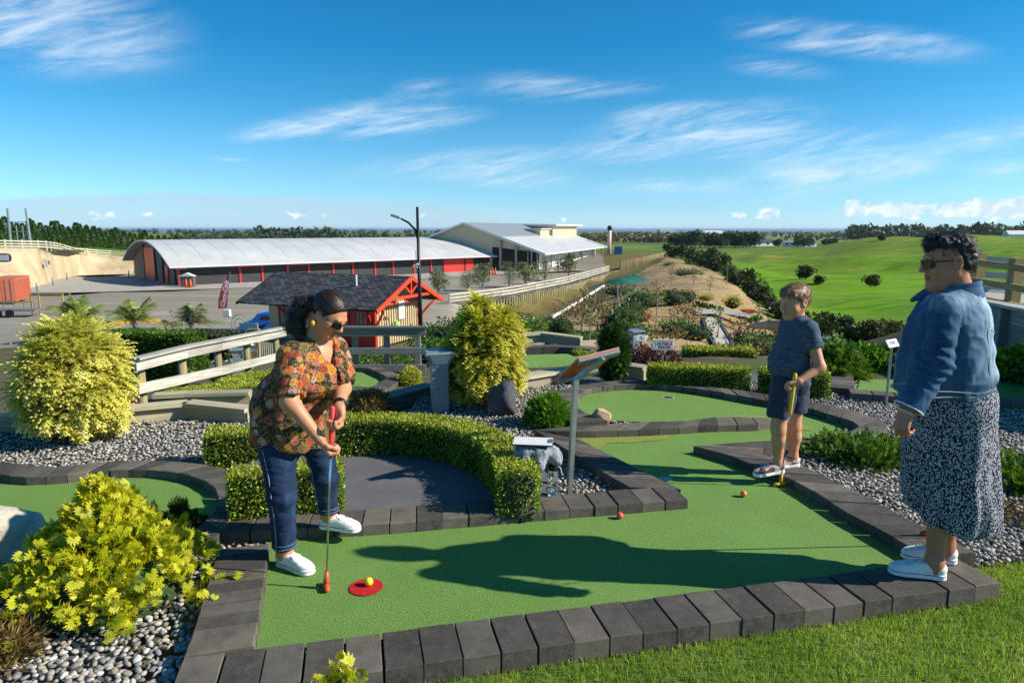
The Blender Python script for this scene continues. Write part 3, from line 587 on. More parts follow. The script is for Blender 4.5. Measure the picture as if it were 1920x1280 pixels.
# ---- lawn in front of the kerb
lw0 = k1a - d1 * .6 + np.array([d1[1], -d1[0]]) * .25; lw1 = k1a + d1 * 4.6 + np.array([d1[1], -d1[0]]) * .25
t = NT('lawn_soil'); n1 = t.noise(14, 5); lawn_base = t.fin(t.ramp(n1, [(.3, lin(66, 82, 30)), (.7, lin(104, 116, 46))]), .95)
nn1 = np.array([d1[1], -d1[0]]); LAWN = [tuple(lw0), tuple(k1a + d1 * 3.455 + nn1 * .25), tuple(k1a + d1 * 3.455 - nn1 * .02), tuple(k1a + d1 * 7.2 - nn1 * .02), (6.4, .2), (-1.6, .2)]
sheet('lawn', LAWN, -.03, lawn_base)
LM = leafmat('lawn_grass_blades', [(0, lin(92, 130, 28)), (.4, lin(134, 170, 44)), (.75, lin(172, 194, 74)), (1, lin(220, 212, 142))], .45)
def blades(P, hmin, hmax, w, lean, seed, tone=0.):
    g = np.random.default_rng(seed); n = len(P); a = g.uniform(0, 6.28, n); h = g.uniform(hmin, hmax, n); l = g.uniform(0, lean, n) * h; d = g.uniform(0, 6.28, n)
    dx, dy = np.cos(a) * w, np.sin(a) * w; V = np.zeros((n, 5, 3)); L = np.stack([np.cos(d) * l, np.sin(d) * l], 1)
    V[:, 0, :2] = P[:, :2] - np.stack([dx, dy], 1); V[:, 1, :2] = P[:, :2] + np.stack([dx, dy], 1)
    V[:, 2, :2] = P[:, :2] + L * .4 + np.stack([dx, dy], 1) * .8; V[:, 3, :2] = P[:, :2] + L * .4 - np.stack([dx, dy], 1) * .8; V[:, 4, :2] = P[:, :2] + L
    V[:, :2, 2] = P[:, 2:3]; V[:, 2:4, 2] = P[:, 2:3] + h[:, None] * .6; V[:, 4, 2] = P[:, 2] + h * .95
    F = np.array([[0, 1, 2], [0, 2, 3], [3, 2, 4]])[None] + (np.arange(n) * 5)[:, None, None]
    pat = np.array([mnoise.noise(Vector((x * 2.2, y * 2.2, 3))) for x, y in P[::1, :2]]) if n < 200000 else np.zeros(n)
    r = np.clip(g.beta(2.2, 2.6, n) + pat * .35 + tone, 0, .999)
    return V.reshape(-1, 3), F.reshape(-1, 3), np.repeat(r, 3)
P = np.stack([rng.uniform(-1.2, 4.2, 150000), rng.uniform(1.5, 3.75, 150000)], 1); P = P[inside(P, LAWN) & visible(P, 60)]; P = np.c_[P, np.full(len(P), -.032)]
V, F, r = blades(P, .018, .040, .0016, .9, 5)
tag(mkobj('lawn_grass', npmesh('lawn_grass', V, F, {'rnd': ('FACE', r)}), LM), 'sunlit short green lawn in front of the paver kerb', 'grass', kind='stuff')
# ================================================================== BUILDINGS AND FAR STRUCTURES
def cladmat(name, a, b, period=.17):
    t = NT(name); geo = t.n('ShaderNodeNewGeometry'); sp = t.n('ShaderNodeSeparateXYZ'); t.set(sp.inputs[0], geo.outputs['Position'])
    s = t.math('SINE', t.math('MULTIPLY', sp.outputs[2], 2 * math.pi / period)); n = t.noise(.4, 4)
    return t.fin(t.ramp(n, [(.3, a), (.7, b)]), .45, t.bump(s, .9, .03), .0)
M_CHAR = cladmat('charcoal_cladding', lin(38, 41, 45), lin(50, 53, 57))
M_TAUPE = cladmat('taupe_cladding', lin(92, 86, 77), lin(108, 100, 90))
M_REDP = simple('red_painted_steel', lin(206, 42, 34), .45, var=.08)
M_DARKIN = simple('dark_glass', (.012, .013, .015), .12, var=.1)
t = NT('white_roof_steel'); n1 = t.noise(.25, 4); geo = t.n('ShaderNodeNewGeometry')
M_ROOFW = t.fin(t.ramp(n1, [(.3, lin(178, 178, 175)), (.7, lin(196, 196, 192))]), .5, t.bump(t.math('SINE', t.math('MULTIPLY', t.noise(.01, 0), 1.)), .1), .0)
M_ROOFG = simple('grey_roof_steel', lin(140, 146, 148), .5, .1, var=.06)
M_GALV = simple('galvanised_steel', lin(160, 165, 165), .4, .75, var=.12, scale=20)
M_CREAM = simple('cream_boards', lin(196, 180, 146), .6, var=.08)
M_WHITE = simple('white_paint', lin(214, 213, 207), .5, var=.05)
M_WOODL = woodmat('pale_weathered_timber', lin(132, 127, 115), lin(196, 191, 177))
M_WOODG = woodmat('grey_timber', lin(92, 92, 88), lin(132, 132, 126))
M_WOODT = woodmat('tan_treated_timber', lin(132, 112, 66), lin(178, 152, 98))
M_WOODP = woodmat('round_treated_pole', lin(120, 108, 70), lin(160, 146, 104), axis=2)
M_BLACK = simple('black_metal', (.012, .012, .014), .4, .3)

# ---- long shed with barrel roof
A = Vector((-46.6, 95.5, CARZ)); D1 = Vector((.7625, .647, 0)).normalized(); D2 = Vector((-D1.y, D1.x, 0)); LEN, WID, EAV, APX = 56.5, 26.6, 3.35, 6.2
shed = thing('long_shed', 'long charcoal shed with curved pale roof and red framed doors', 'shed', A)
def SW(s, w, z): return A + D1 * s + D2 * w + Vector((0, 0, z))
def wall_s(px):
    a = (px - CXP) / FPX / .985; return (-A.x + a * A.y) / (D1.x - a * D1.y)
Rr = ((WID / 2) ** 2 + (APX - EAV) ** 2) / (2 * (APX - EAV)); 
def arcz(w): return APX - Rr + math.sqrt(max(0, Rr ** 2 - (w - WID / 2) ** 2))
ws = np.linspace(0, WID, 25)
MB().add([SW(0, w, 0) for w in ws] + [SW(0, w, arcz(w) - .12) for w in ws], [(i, i + 25, i + 26, i + 1) for i in range(24)]).build('gable_wall', M_TAUPE, shed)
MB().add([SW(LEN, w, 0) for w in ws] + [SW(LEN, w, arcz(w) - .12) for w in ws], [(i, i + 1, i + 26, i + 25) for i in range(24)]).build('gable_wall', M_TAUPE, shed)
MB().add([SW(0, 0, 0), SW(LEN, 0, 0), SW(LEN, 0, EAV), SW(0, 0, EAV)], [(0, 1, 2, 3)]).build('front_wall', M_CHAR, shed)
MB().add([SW(0, WID, 0), SW(LEN, WID, 0), SW(LEN, WID, EAV), SW(0, WID, EAV)], [(3, 2, 1, 0)]).build('rear_wall', M_CHAR, shed)
wo_ = np.linspace(-1.5, WID + 1.5, 33); m = MB(); NS = 29; ss = np.linspace(-1.4, LEN + .6, NS)
vv = [SW(s, w, arcz(w) + .05 if 0 <= w <= WID else EAV + .05 - (abs(w - WID / 2) - WID / 2) * .42) for s in ss for w in wo_]
vv += [v - Vector((0, 0, .22)) for v in vv]; n0 = NS * 33
fs = [(i * 33 + j, (i + 1) * 33 + j, (i + 1) * 33 + j + 1, i * 33 + j + 1) for i in range(NS - 1) for j in range(32)]
fs += [tuple(n0 + k for k in f[::-1]) for f in fs] + [(j, j + 1, n0 + j + 1, n0 + j) for j in range(32)] + [((NS - 1) * 33 + j + 1, (NS - 1) * 33 + j, n0 + (NS - 1) * 33 + j, n0 + (NS - 1) * 33 + j + 1) for j in range(32)]
fs += [(i * 33, n0 + i * 33, n0 + (i + 1) * 33, (i + 1) * 33) for i in range(NS - 1)]
roof = m.add(vv, fs).build('barrel_roof', M_ROOFW, shed)
for s in np.arange(.6, LEN, 3.1): MB().tube([SW(s, w, arcz(min(max(w, 0), WID)) + .07 if 0 <= w <= WID else EAV - .5) for w in np.linspace(.0, WID / 2, 7)], .02, 4).build('roof_rib', M_ROOFW, roof)
MB().bar(SW(-1.4, -1.55, EAV - .62), SW(LEN + .6, -1.55, EAV - .62), .16, .16).build('gutter', M_WHITE, shed)
for px in (431, 609, 770, 912):
    s = wall_s(px); m = MB().bar(SW(s, -1.5, EAV - .7), SW(s, -.12, EAV - .9), .12, .12); m.bar(SW(s, -.12, EAV - .9), SW(s, -.12, 0), .12, .12).build('downpipe', M_BLACK, shed)
def doorway(p0, p1, solid=False, top=True):
    s0, s1 = wall_s(p0), wall_s(p1); f = MB()
    fr = MB().bar(SW(s0, -.07, EAV - .12), SW(s1, -.07, EAV - .12), .18, .2).build('door_frame', M_REDP, shed)
    for s in (s0, s1): MB().box(-.13, .13, -.14, .02, 0, EAV - .23, Matrix.Translation(SW(s, 0, 0)) @ D1.to_track_quat('X', 'Z').to_matrix().to_4x4()).build('jamb', M_REDP, fr)
    if solid: MB().bar(SW(s0 + .1, -.06, (EAV - .3) / 2), SW(s1 - .1, -.06, (EAV - .3) / 2), .06, EAV - .3).build('door_leaf', M_REDP, fr)
    elif top:
        MB().bar(SW(s0, -.10, EAV - .95), SW(s1, -.10, EAV - .95), .14, .14).build('transom', M_REDP, fr)
        MB().bar(SW((s0 + s1) / 2, -.1, EAV - .95), SW((s0 + s1) / 2, -.1, EAV - .25), .12, .12, up=D1).build('mullion', M_REDP, fr)
        for q in ((s0, (s0 + s1) / 2), ((s0 + s1) / 2, s1)): MB().bar(SW(q[0], -.03, EAV - .6), SW(q[1], -.03, EAV - .6), .03, .6).build('pane', M_DARKIN, fr)
for p0, p1 in ((459, 500), (547, 586), (631, 667), (708, 741), (780, 811), (911, 936)): doorway(p0, p1)
doorway(835, 870, True); doorway(875, 887, True)
MB().bar(SW(.1, -.08, 0), SW(.1, -.08, EAV), .25, .25, up=D1).build('corner_post', M_REDP, shed)
for p0, p1, z in ((340, 361, 2.55), (679, 695, 2.7)): MB().bar(SW(wall_s(p0), -.1, z), SW(wall_s(p1), -.1, z), .05, .38).build('wall_sign', M_WHITE, shed)
for w0, w1, hh, mt in ((12.2, 18.4, 5.0, M_REDP), (4.9, 6.6, 2.6, M_REDP)):
    MB().bar(SW(-.08, w0, hh / 2), SW(-.08, w1, hh / 2), .08, hh).build('gable_door', mt, shed)
for w in (18.6, 11.9, 7.5, 1.2): MB().bar(SW(-.1, w, 0), SW(-.1, w, arcz(w) - .3), .2, .2, up=D2).build('gable_post', M_CHAR, shed)
# apron of concrete in front of the shed
conc = simple('pale_concrete', lin(168, 160, 147), .85, var=.1, scale=.6, bump=.1)
sheet('concrete_apron', [tuple((SW(-7, -4.5, 0)).xy), tuple(SW(10, -11, 0).xy), tuple(SW(40, -10, 0).xy), tuple(SW(70, -12, 0).xy), tuple(SW(72, -.02, 0).xy), tuple(SW(0, -.02, 0).xy), tuple(SW(-.02, 26, 0).xy), tuple(SW(-12, 30, 0).xy), tuple(SW(-24, 24, 0).xy), tuple(SW(-26, 8, 0).xy), tuple(SW(-14, -2, 0).xy)], CARZ + .06, conc)
# ---- big shed behind with the verandah roof
C = Vector((5.95, 127, 0)); U = Vector((.34, .94, 0)).normalized(); V_ = Vector((-U.y, U.x, 0)); ZE, ZR, LB = -3.0, 2.5, 55
big_s = thing('gabled_barn', 'large pale barn with white sloping roof and open verandah', 'barn', (C.x, C.y, CARZ))
def BW(u, v, z): return C + U * u + V_ * v + Vector((0, 0, z))
def slope(u0, u1, v0, v1, name, mt, lift=0., par=big_s, th=.3):
    z0, z1 = ZE + (ZR - ZE) * v0 / 16.2 + lift, ZE + (ZR - ZE) * v1 / 16.2 + lift; m = MB()
    a = [BW(u0, v0, z0), BW(u1, v0, z0), BW(u1, v1, z1), BW(u0, v1, z1)]; a += [p - Vector((0, 0, th)) for p in a]
    return m.add(a, [(0, 1, 2, 3), (7, 6, 5, 4), (0, 4, 5, 1), (1, 5, 6, 2), (2, 6, 7, 3), (3, 7, 4, 0)]).build(name, mt, par)
slope(0, LB, 0, 9.0, 'lower_roof', M_ROOFW); slope(0, LB, 8.6, 16.2, 'upper_roof', M_ROOFG, .25)
ZS = ZR; z2 = ZE
MB().add([BW(0, 16.2, ZR + .25), BW(LB, 16.2, ZR + .25), BW(LB, 32.4, ZE), BW(0, 32.4, ZE)], [(0, 1, 2, 3)]).build('rear_roof', M_ROOFW, big_s)
MB().add([BW(.6, 3, CARZ), BW(.6, 32, CARZ), BW(.6, 32, ZE), BW(.6, 16.2, ZR - .1), BW(.6, 3, ZE + .6)], [(0, 1, 2, 3, 4)]).build('gable_wall', M_CREAM, big_s)
MB().add([BW(.55, 1.2, CARZ), BW(.55, 10.5, CARZ), BW(.55, 10.5, ZE + 1.2), BW(.55, 1.2, ZE + .2)], [(0, 1, 2, 3)]).build('open_bay', simple('dark_interior', (.025, .02, .018), .9), big_s)
for v in (1.5, 3.3, 5.8, 8.6): MB().bar(BW(.4, v, CARZ), BW(.4, v, ZE + v * .33), .2, .2, up=U).build('bay_stud', simple('raw_pine', lin(170, 140, 96), .7) if v == 1.5 else bpy.data.materials['raw_pine'], big_s)
MB().add([BW(.6, 3, CARZ), BW(LB, 3, CARZ), BW(LB, 3, ZE + .7), BW(.6, 3, ZE + .7)], [(3, 2, 1, 0)]).build('side_wall', M_CREAM, big_s)
for u0, u1 in ((3, 8), (10, 13), (14.5, 27), (28, 37), (40, 53)): MB().bar(BW(u0, 2.9, CARZ + 1.6), BW(u1, 2.9, CARZ + 1.6), .1, 3.1).build('roller_door', M_WHITE, big_s)
for u in (.3, 2.2, 10, 20, 30, 40, 50, 54.5): MB().bar(BW(u, .25, CARZ), BW(u, .25, ZE - .1), .22, .22, up=U).build('verandah_post', M_GALV, big_s)
for v in (2.5, 5.5, 8.8): MB().bar(BW(.2, v, CARZ), BW(.2, v, ZE + v * .33), .22, .22, up=U).build('verandah_post', M_GALV, big_s)
a0 = BW(-.03, -.2, ZE - .15); MB().bar(a0, BW(-.03, 16.2, ZR + .12), .1, .42).build('barge_board', M_WHITE, big_s); MB().bar(BW(-.03, 16.2, ZR + .12), BW(-.03, 32.4, ZE - .1), .1, .42).build('barge_board', M_WHITE, big_s)
MB().bar(BW(0, -.1, ZE - .15), BW(LB, -.1, ZE - .15), .16, .2).build('gutter', M_WHITE, big_s)
m = MB().box(0, 22, 0, 6.5, 0, 2.6, Matrix.Translation(BW(33, 8.2, -.4)) @ U.to_track_quat('X', 'Z').to_matrix().to_4x4()).build('clerestory', M_CREAM, big_s)
MB().box(-1, 24, -1.2, 7, 2.6, 2.95, Matrix.Translation(BW(33, 8.2, -.4)) @ U.to_track_quat('X', 'Z').to_matrix().to_4x4()).build('clerestory_roof', M_WHITE, m)
m = MB().box(0, 7, 0, 3.4, 0, 1.5, Matrix.Translation(BW(24, 8.4, -.1)) @ U.to_track_quat('X', 'Z').to_matrix().to_4x4()).build('dormer', M_CREAM, big_s)
MB().box(-.4, 7.4, -.4, 3.6, 1.5, 1.7, Matrix.Translation(BW(24, 8.4, -.1)) @ U.to_track_quat('X', 'Z').to_matrix().to_4x4()).build('dormer_roof', M_WHITE, m)
# ---- red and cream cottage
ZC = -5.0
R1, R2 = Vector((-5.94, 40, 0)), Vector((-15.2, 44.4, 0)); DR = (R2 - R1).normalized(); DW = Vector((-.427, -.903, 0)); LR = (R2 - R1).length
cot = thing('cottage', 'small red and cream cottage with dark shingle roof and open gable truss', 'cottage', (R1.x, R1.y, ZC))
def CW(s, w, z): return R1 + DR * s + DW * w + Vector((0, 0, z))
ZRG, ZEV, HW = -1.03, -2.66, 3.45
M_CRED = simple('cottage_red_paint', lin(196, 38, 26), .5, var=.12); M_CORG = simple('cottage_vermilion_paint', lin(222, 66, 30), .5, var=.1)
t = NT('asphalt_shingles'); br = t.n('ShaderNodeTexBrick'); t.set(br.inputs['Vector'], t.vec((1, 1, 1), space='UV')); br.inputs['Scale'].default_value = 1; br.inputs['Brick Width'].default_value = .42; br.inputs['Row Height'].default_value = .19; br.inputs['Mortar Size'].default_value = .03
t.set(br.inputs['Color1'], lin(46, 48, 52)); t.set(br.inputs['Color2'], lin(104, 106, 108)); t.set(br.inputs['Mortar'], lin(14, 15, 17)); br.inputs['Bias'].default_value = -.2
M_SHING = t.fin(br.outputs[0], .85, t.bump(br.outputs['Fac'], .6, -.02))
def roofside(sgn, name):
    a = [CW(-.05, 0, ZRG), CW(LR, 0, ZRG), CW(LR + .0, sgn * HW, ZEV), CW(-.05, sgn * HW, ZEV)]; b = [p - Vector((0, 0, .10)) for p in a]
    o = MB().add(a + b, [(0, 1, 2, 3) if sgn < 0 else (3, 2, 1, 0), (7, 6, 5, 4), (0, 4, 5, 1), (1, 5, 6, 2), (2, 6, 7, 3), (3, 7, 4, 0)]).build(name, M_SHING, cot)
    uvl = o.data.uv_layers.new(); 
    for p in o.data.polygons:
        for li in p.loop_indices:
            v = o.data.vertices[o.data.loops[li].vertex_index].co - R1; uvl.data[li].uv = (v.dot(DR), v.dot(DW) * 1.1)
    return o
rf = roofside(1, 'roof_slope'); roofside(-1, 'roof_slope')
MB().tube([CW(3.0, 1.2, -1.9), CW(3.0, 1.2, -.95)], .06, 8).build('vent_pipe', M_WHITE, rf)
i0, i1, wv = 1.1, LR - 1.3, 2.2                                      # wall box inside the eaves
def panel(a, b, z0, z1, name, mt, par=cot, off=0.):
    n = (Vector(b) - Vector(a)).normalized().cross(Vector((0, 0, 1))); return MB().bar(a + n * off + Vector((0, 0, (z0 + z1) / 2)), b + n * off + Vector((0, 0, (z0 + z1) / 2)), .08, z1 - z0).build(name, mt, par)
P_ = lambda s, w: CW(s, w, 0)
panel(P_(i1, wv), P_(5.8, wv), ZC, ZEV + .5, 'front_wall', M_CREAM); panel(P_(5.8, wv + .004), P_(i0, wv + .004), ZC, ZEV + .5, 'front_wall', M_CRED)
panel(P_(i1, -wv), P_(i0, -wv), ZC, ZEV + .5, 'rear_wall', M_CREAM); panel(P_(i1, wv), P_(i1, -wv), ZC, ZEV + .5, 'end_wall', M_CREAM)
gy = lambda w: ZRG - .1 - abs(w) / HW * (ZRG - ZEV)
MB().add([CW(i0 - .05, wv, ZC), CW(i0 - .05, -wv, ZC), CW(i0 - .05, -wv, gy(wv)), CW(i0 - .05, 0, gy(0)), CW(i0 - .05, wv, gy(wv))], [(0, 1, 2, 3, 4)]).build('gable_wall', M_CREAM, cot)
M_BATT = simple('tan_batten', lin(204, 184, 140), .6)
for w in np.arange(-2.1, 2.15, .24): MB().bar(CW(i0 - .1, w, ZC), CW(i0 - .1, w, gy(w) - .05), .05, .05, up=DW).build('batten', M_BATT, cot)
for w in (wv + .02, -wv - .02): MB().bar(CW(i0 - .1, w, ZC), CW(i0 - .1, w, gy(wv)), .16, .16, up=DR).build('corner_post', M_CRED, cot)
for sg in (1, -1):                                                   # barge boards, brackets and truss of the open gable
    MB().bar(CW(-.1, 0, ZRG - .08), CW(-.1, sg * (HW + .05), ZEV - .10), .10, .24).build('barge_board', M_CORG, cot)
    MB().bar(CW(LR + .05, 0, ZRG - .08), CW(LR + .05, sg * (HW + .05), ZEV - .10), .08, .16).build('barge_board', M_BLACK, cot)
    MB().bar(CW(.0, 0, -2.02), CW(.0, sg * .75, -1.5), .09, .10, up=DR).build('truss_strut', M_CORG, cot)
    pts = [CW(.9 - .9 * math.sin(a), sg * (2.25 + .75 * (1 - math.cos(a))), -3.75 + 1.15 * math.sin(a) * 1.0) for a in np.linspace(0, 1.57, 8)]
    MB().tube(pts, .075, 6).build('curved_bracket', M_CORG, cot)
MB().bar(CW(.0, HW * .72, -2.2), CW(.0, -HW * .72, -2.2), .10, .16).build('tie_beam', M_CORG, cot); MB().bar(CW(0, 0, ZRG - .1), CW(0, 0, -2.2), .12, .10, up=DW).build('king_post', M_CORG, cot)
MB().bar(CW(i0 - .12, wv, ZEV + .0), CW(i0 - .12, -wv, ZEV + .0), .06, .12).build('wall_beam', M_CORG, cot)
for s in (1.2, 4.4, 7.6): MB().tube([CW(s, wv + .05, -3.8), CW(s, wv + .25, -3.2), CW(s, wv + .9, -2.65)], .06, 6).build('eave_bracket', M_CRED, cot)
def cwin(s0, s1, z0, z1, w=wv + .06, nx=3, nz=3):
    m = MB(); q = DR.to_track_quat('X', 'Z').to_matrix().to_4x4()
    for s in (s0, s1): m.bar(CW(s, w, z0), CW(s, w, z1), .09, .09, up=DR)
    for z in (z0, z1): m.bar(CW(s0, w, z), CW(s1, w, z), .09, .09)
    f = m.build('window', M_CRED, cot); MB().bar(CW(s0, w - .02, (z0 + z1) / 2), CW(s1, w - .02, (z0 + z1) / 2), .02, z1 - z0).build('pane', simple('window_glass_pale', lin(110, 122, 124), .1, var=.4, scale=2) if 'window_glass_pale' not in bpy.data.materials else bpy.data.materials['window_glass_pale'], f)
    for k in range(1, nx): s = s0 + (s1 - s0) * k / nx; MB().bar(CW(s, w + .01, z0), CW(s, w + .01, z1), .035, .03, up=DR).build('glazing_bar', M_CRED, f)
    for k in range(1, nz): z = z0 + (z1 - z0) * k / nz; MB().bar(CW(s0, w + .012, z), CW(s1, w + .012, z), .035, .03).build('glazing_bar', M_CRED, f)
cwin(6.9, 8.1, -4.2, -2.9); cwin(1.5, 2.35, -3.75, -2.95, nx=3, nz=2); cwin(4.6, 5.5, -4.2, -2.9)
panel(P_(8.6, wv + .1), P_(6.4, wv + .1), ZC + .05, -4.3, 'lattice_panel', simple('tan_lattice', lin(170, 150, 104), .7, var=.3, scale=30), cot)
panel(P_(3.7, wv + .05), P_(2.75, wv + .05), ZC, -3.0, 'door', simple('door_dark_red', lin(170, 22, 24), .5), cot)
MB().bar(CW(i0 - .2, -.62, -3.1), CW(i0 - .2, .0, -3.1), .04, 1.05).build('wall_board', M_WHITE, cot)
MB().bar(CW(i0 - .2, 1.3, -3.35), CW(i0 - .2, .9, -3.35), .1, .12).build('wall_bracket', M_WOODT, cot)
MB().tube([CW(i0 - .22, 1.1, -3.3), CW(i0 - .25, 1.0, -4.1)], .03, 6).build('hanging_tool', M_BLACK, cot)
MB().lathe([(.02, 0), (.16, .1), (.19, .25), (.1, .42), (.02, .5)], CW(i0 - .35, .45, -4.1), 8).build('green_wind_spinner', simple('pale_green_cloth', lin(150, 220, 120), .6), cot)
# ---- sprayed-concrete bank on the left with its fence
base = [(-260, 84), (-100, 86), (0, 88), (67, 93), (89, 97.5), (110, 105), (128, 112), (156, 120), (200, 122.5), (258, 124)]
top = [(-260, 91, -1.0), (-100, 93, -1.05), (0, 95, -1.15), (82, 101, -1.4), (100, 106, -1.7), (112, 111, -2.0), (140, 118, -2.9), (170, 124, -3.3), (200, 126.5, -3.6), (262, 128, -4.0)]
m = MB(); nb = 60; bl = resample([lvl(a, d, CARZ)[:] for a, d in base], nb); tl = resample([lvl(a, d, z)[:] for a, d, z in top], nb); rows = 7
for r in range(rows):
    f = r / (rows - 1)
    for i in range(nb):
        p = bl[i] * (1 - f) + tl[i] * f; k = .25 * mnoise.noise(Vector((p[0] * .3, p[1] * .3, p[2] * .4))); m.v.append((p[0], p[1] + k - 1.5, p[2] + (.25 if r == rows - 1 else -.1 if r == 0 else 0)))
for i in range(nb): m.v.append((tl[i][0] * 1.06, tl[i][1] + 14, tl[i][2] - .5))
m.f = [(r * nb + i, r * nb + i + 1, (r + 1) * nb + i + 1, (r + 1) * nb + i) for r in range(rows) for i in range(nb - 1)]
t = NT('sprayed_concrete'); n1 = t.noise(.5, 5, .6, .3, t.vec((1, 1, .25))); n2 = t.noise(5, 4)
cb = t.fin(t.ramp(t.math('ADD', t.math('MULTIPLY', n1, .75), t.math('MULTIPLY', n2, .25)), [(.3, lin(156, 132, 96)), (.5, lin(184, 164, 128)), (.7, lin(202, 186, 152))]), .9, t.bump(n2, .4, .1))
tag(m.build('concrete_bank', cb, None, True), 'tan sprayed concrete bank curving behind the orange container', 'retaining bank')
def rail_fence(label, pts, h, rails, step, mat, pw=.14, rh=.14, rt=.05, posts=None, name='rail_fence', group=None, cap=False, postm=None, z0=-.3, side=0.):
    "post and rail fence along 3D ground points"
    P3 = [Vector(p) for p in pts]; f = thing(name, label, 'fence', P3[0], group); n = max(2, int(round(sum((b - a).length for a, b in zip(P3, P3[1:])) / step)) + 1)
    q = [Vector(p) for p in (resample([p[:] for p in P3], n) if posts is None else posts)]
    for p in q: MB().box(-pw / 2, pw / 2, -pw / 2, pw / 2, z0, h + .04, Matrix.Translation(p)).build('post', postm or mat, f)
    for k in range(len(P3) - 1 if posts is not None else len(q) - 1):
        a, b = (P3[k], P3[k + 1]) if posts is not None else (q[k], q[k + 1]); nn = (b - a).cross(Vector((0, 0, 1))).normalized() * side
        for z in rails: MB().bar(a + nn + Vector((0, 0, z)), b + nn + Vector((0, 0, z)), rt, rh).build('rail', mat, f)
        if cap: MB().bar(a + Vector((0, 0, h + .05)), b + Vector((0, 0, h + .05)), .16, .035).build('cap', mat, f)
    return f
M_FENCEW = woodmat('silvered_fence_timber', lin(168, 160, 138), lin(208, 200, 178))
rail_fence('pale rail fence along the top of the tan concrete bank', [lvl(a, d + .6, z + .15) for a, d, z in top], 1.15, (.25, .62, 1.0), 2.4, M_FENCEW, .16, .17, side=.1)
fl = [(842, 72.5), (900, 76.5), (960, 82), (1060, 98), (1141, 127)]
rail_fence('pale rail fence beside the olive trees at the yard edge', [gnd(a, d) * 1 + Vector((0, 0, CARZ + .1 - tz(gnd(a, d).x, d))) for a, d in fl], 1.05, (.22, .58, .95), 2.3, M_FENCEW, .16, .16, side=.1)
# pole retaining wall below that fence
def pole_wall(label, pts, step, group=None):
    "pts: column, distance, top z, bottom z"
    L = [(lvl(a, d, zt), zb) for a, d, zt, zb in pts]; arr = resample([(p.x, p.y, p.z, zb) for p, zb in L], int(plen([p[:2] for p, _ in L]) / step)); w = thing('pole_wall', label, 'retaining wall', arr[0][:3], group)
    me = MB().lathe([(.17, 0), (.17, 1), (.12, 1.02)], n=8).mesh('pole', True); me.materials.append(M_WOODP)
    for x, y, zt, zb in arr:
        o = mkobj('pole', me, None); adopt(o, w); o.location = (x, y, zb); o.scale = (1, 1, zt - zb + rng.uniform(-.08, .08)); o.rotation_euler = (0, 0, rng.uniform(0, 6))
    bb = MB()
    for i in range(len(arr) - 1):
        k = len(bb.v); a, b = arr[i], arr[i + 1]; bb.add([(a[0], a[1] + .3, a[3]), (b[0], b[1] + .3, b[3]), (b[0], b[1] + .3, b[2] - .15), (a[0], a[1] + .3, a[2] - .15)], [(0, 1, 2, 3)])
    bb.build('backing_boards', M_WOODG, w)
pole_wall('long row of upright poles retaining the yard above the sand bank', [(905, 75, CARZ - .1, -8.6), (960, 80.5, CARZ - .1, -8.5), (1060, 96.5, CARZ - .1, -8.5), (1130, 120, CARZ - .1, -8.0), (1166, 133, CARZ + .2, -7.4)], .62)
pole_wall('upright pole wall retaining the dry mound beside the sand bank', [(1164, 131, -4.4, -7.4), (1190, 136, -4.2, -6.3), (1215, 143, -4.0, -5.8), (1248, 156, -3.6, -5.2)], .62)
# ---- far odds and ends in the yard
def crate_M(px, Y, z, rz): return Matrix.Translation(lvl(px, Y, z)) @ Matrix.Rotation(R(rz), 4, 'Z')
M_ORG = simple('rusty_orange_container', lin(186, 102, 74), .6, var=.1, scale=1.5)
Mx = crate_M(6, 74, CARZ, 22); ct = thing('shipping_container', 'rusty orange shipping container with ribbed doors', 'container', Mx.translation)
MB().box(-1.2, 1.22, 0, 6.06, .1, 2.6, Mx).build('body', M_ORG, ct)
for k in range(2):
    d = MB().box(-1.17 + k * 1.2, -.01 + k * 1.2, -.06, -.005, .2, 2.45, Mx).build('door', M_ORG, ct)
    for j in range(2): MB().box(-.85 + k * 1.2 + j * .5, -.80 + k * 1.2 + j * .5, -.12, -.07, .15, 2.5, Mx).build('locking_bar', M_GALV, d)
for k in range(20): MB().box(1.225, 1.26, .15 + k * .3, .28 + k * .3, .2, 2.4, Mx).build('side_rib', M_ORG, ct)
for k in range(4): MB().box(-1.21 + k * .8, -1.17 + k * .8, -.03, .1, .1, 2.6, Mx).build('frame_bar', M_ORG, ct)
Mx = crate_M(20, 62, CARZ + .1, 6); tr = thing('trailer', 'flat grey cage trailer parked in front of the orange container', 'trailer', Mx.translation)
MB().box(-2.6, 2.6, -.9, .9, .5, .62, Mx).build('deck', M_WOODG, tr)
for k in range(7): MB().box(-2.6 + k * .86, -2.54 + k * .86, -.9, -.84, .62, 1.35, Mx).build('stake', M_GALV, tr)
MB().box(-2.6, 2.6, -.92, -.86, 1.3, 1.42, Mx).build('top_rail', M_WOODT, tr)
for k in (-.5, .5): MB().tube([Mx @ Vector((k, -1.05, .36)), Mx @ Vector((k, -.85, .36))], .34, 14).build('wheel', M_BLACK, tr)
Mx = crate_M(98, 64, CARZ + .1, 5); fr_ = thing('stock_crate', 'open timber crate frame standing on the gravel yard', 'crate', Mx.translation)
for x in (-1.4, 1.4):
    for y in (-.6, .6): MB().box(x - .06, x + .06, y - .06, y + .06, 0, 1.9, Mx).build('post', M_WOODT, fr_)
for z in (.35, 1.8):
    for y in (-.6, .6): MB().box(-1.5, 1.5, y - .04, y + .04, z, z + .12, Mx).build('rail', M_WOODT, fr_)
ORD = 'first second third fourth fifth sixth seventh eighth ninth tenth eleventh twelfth'.split()
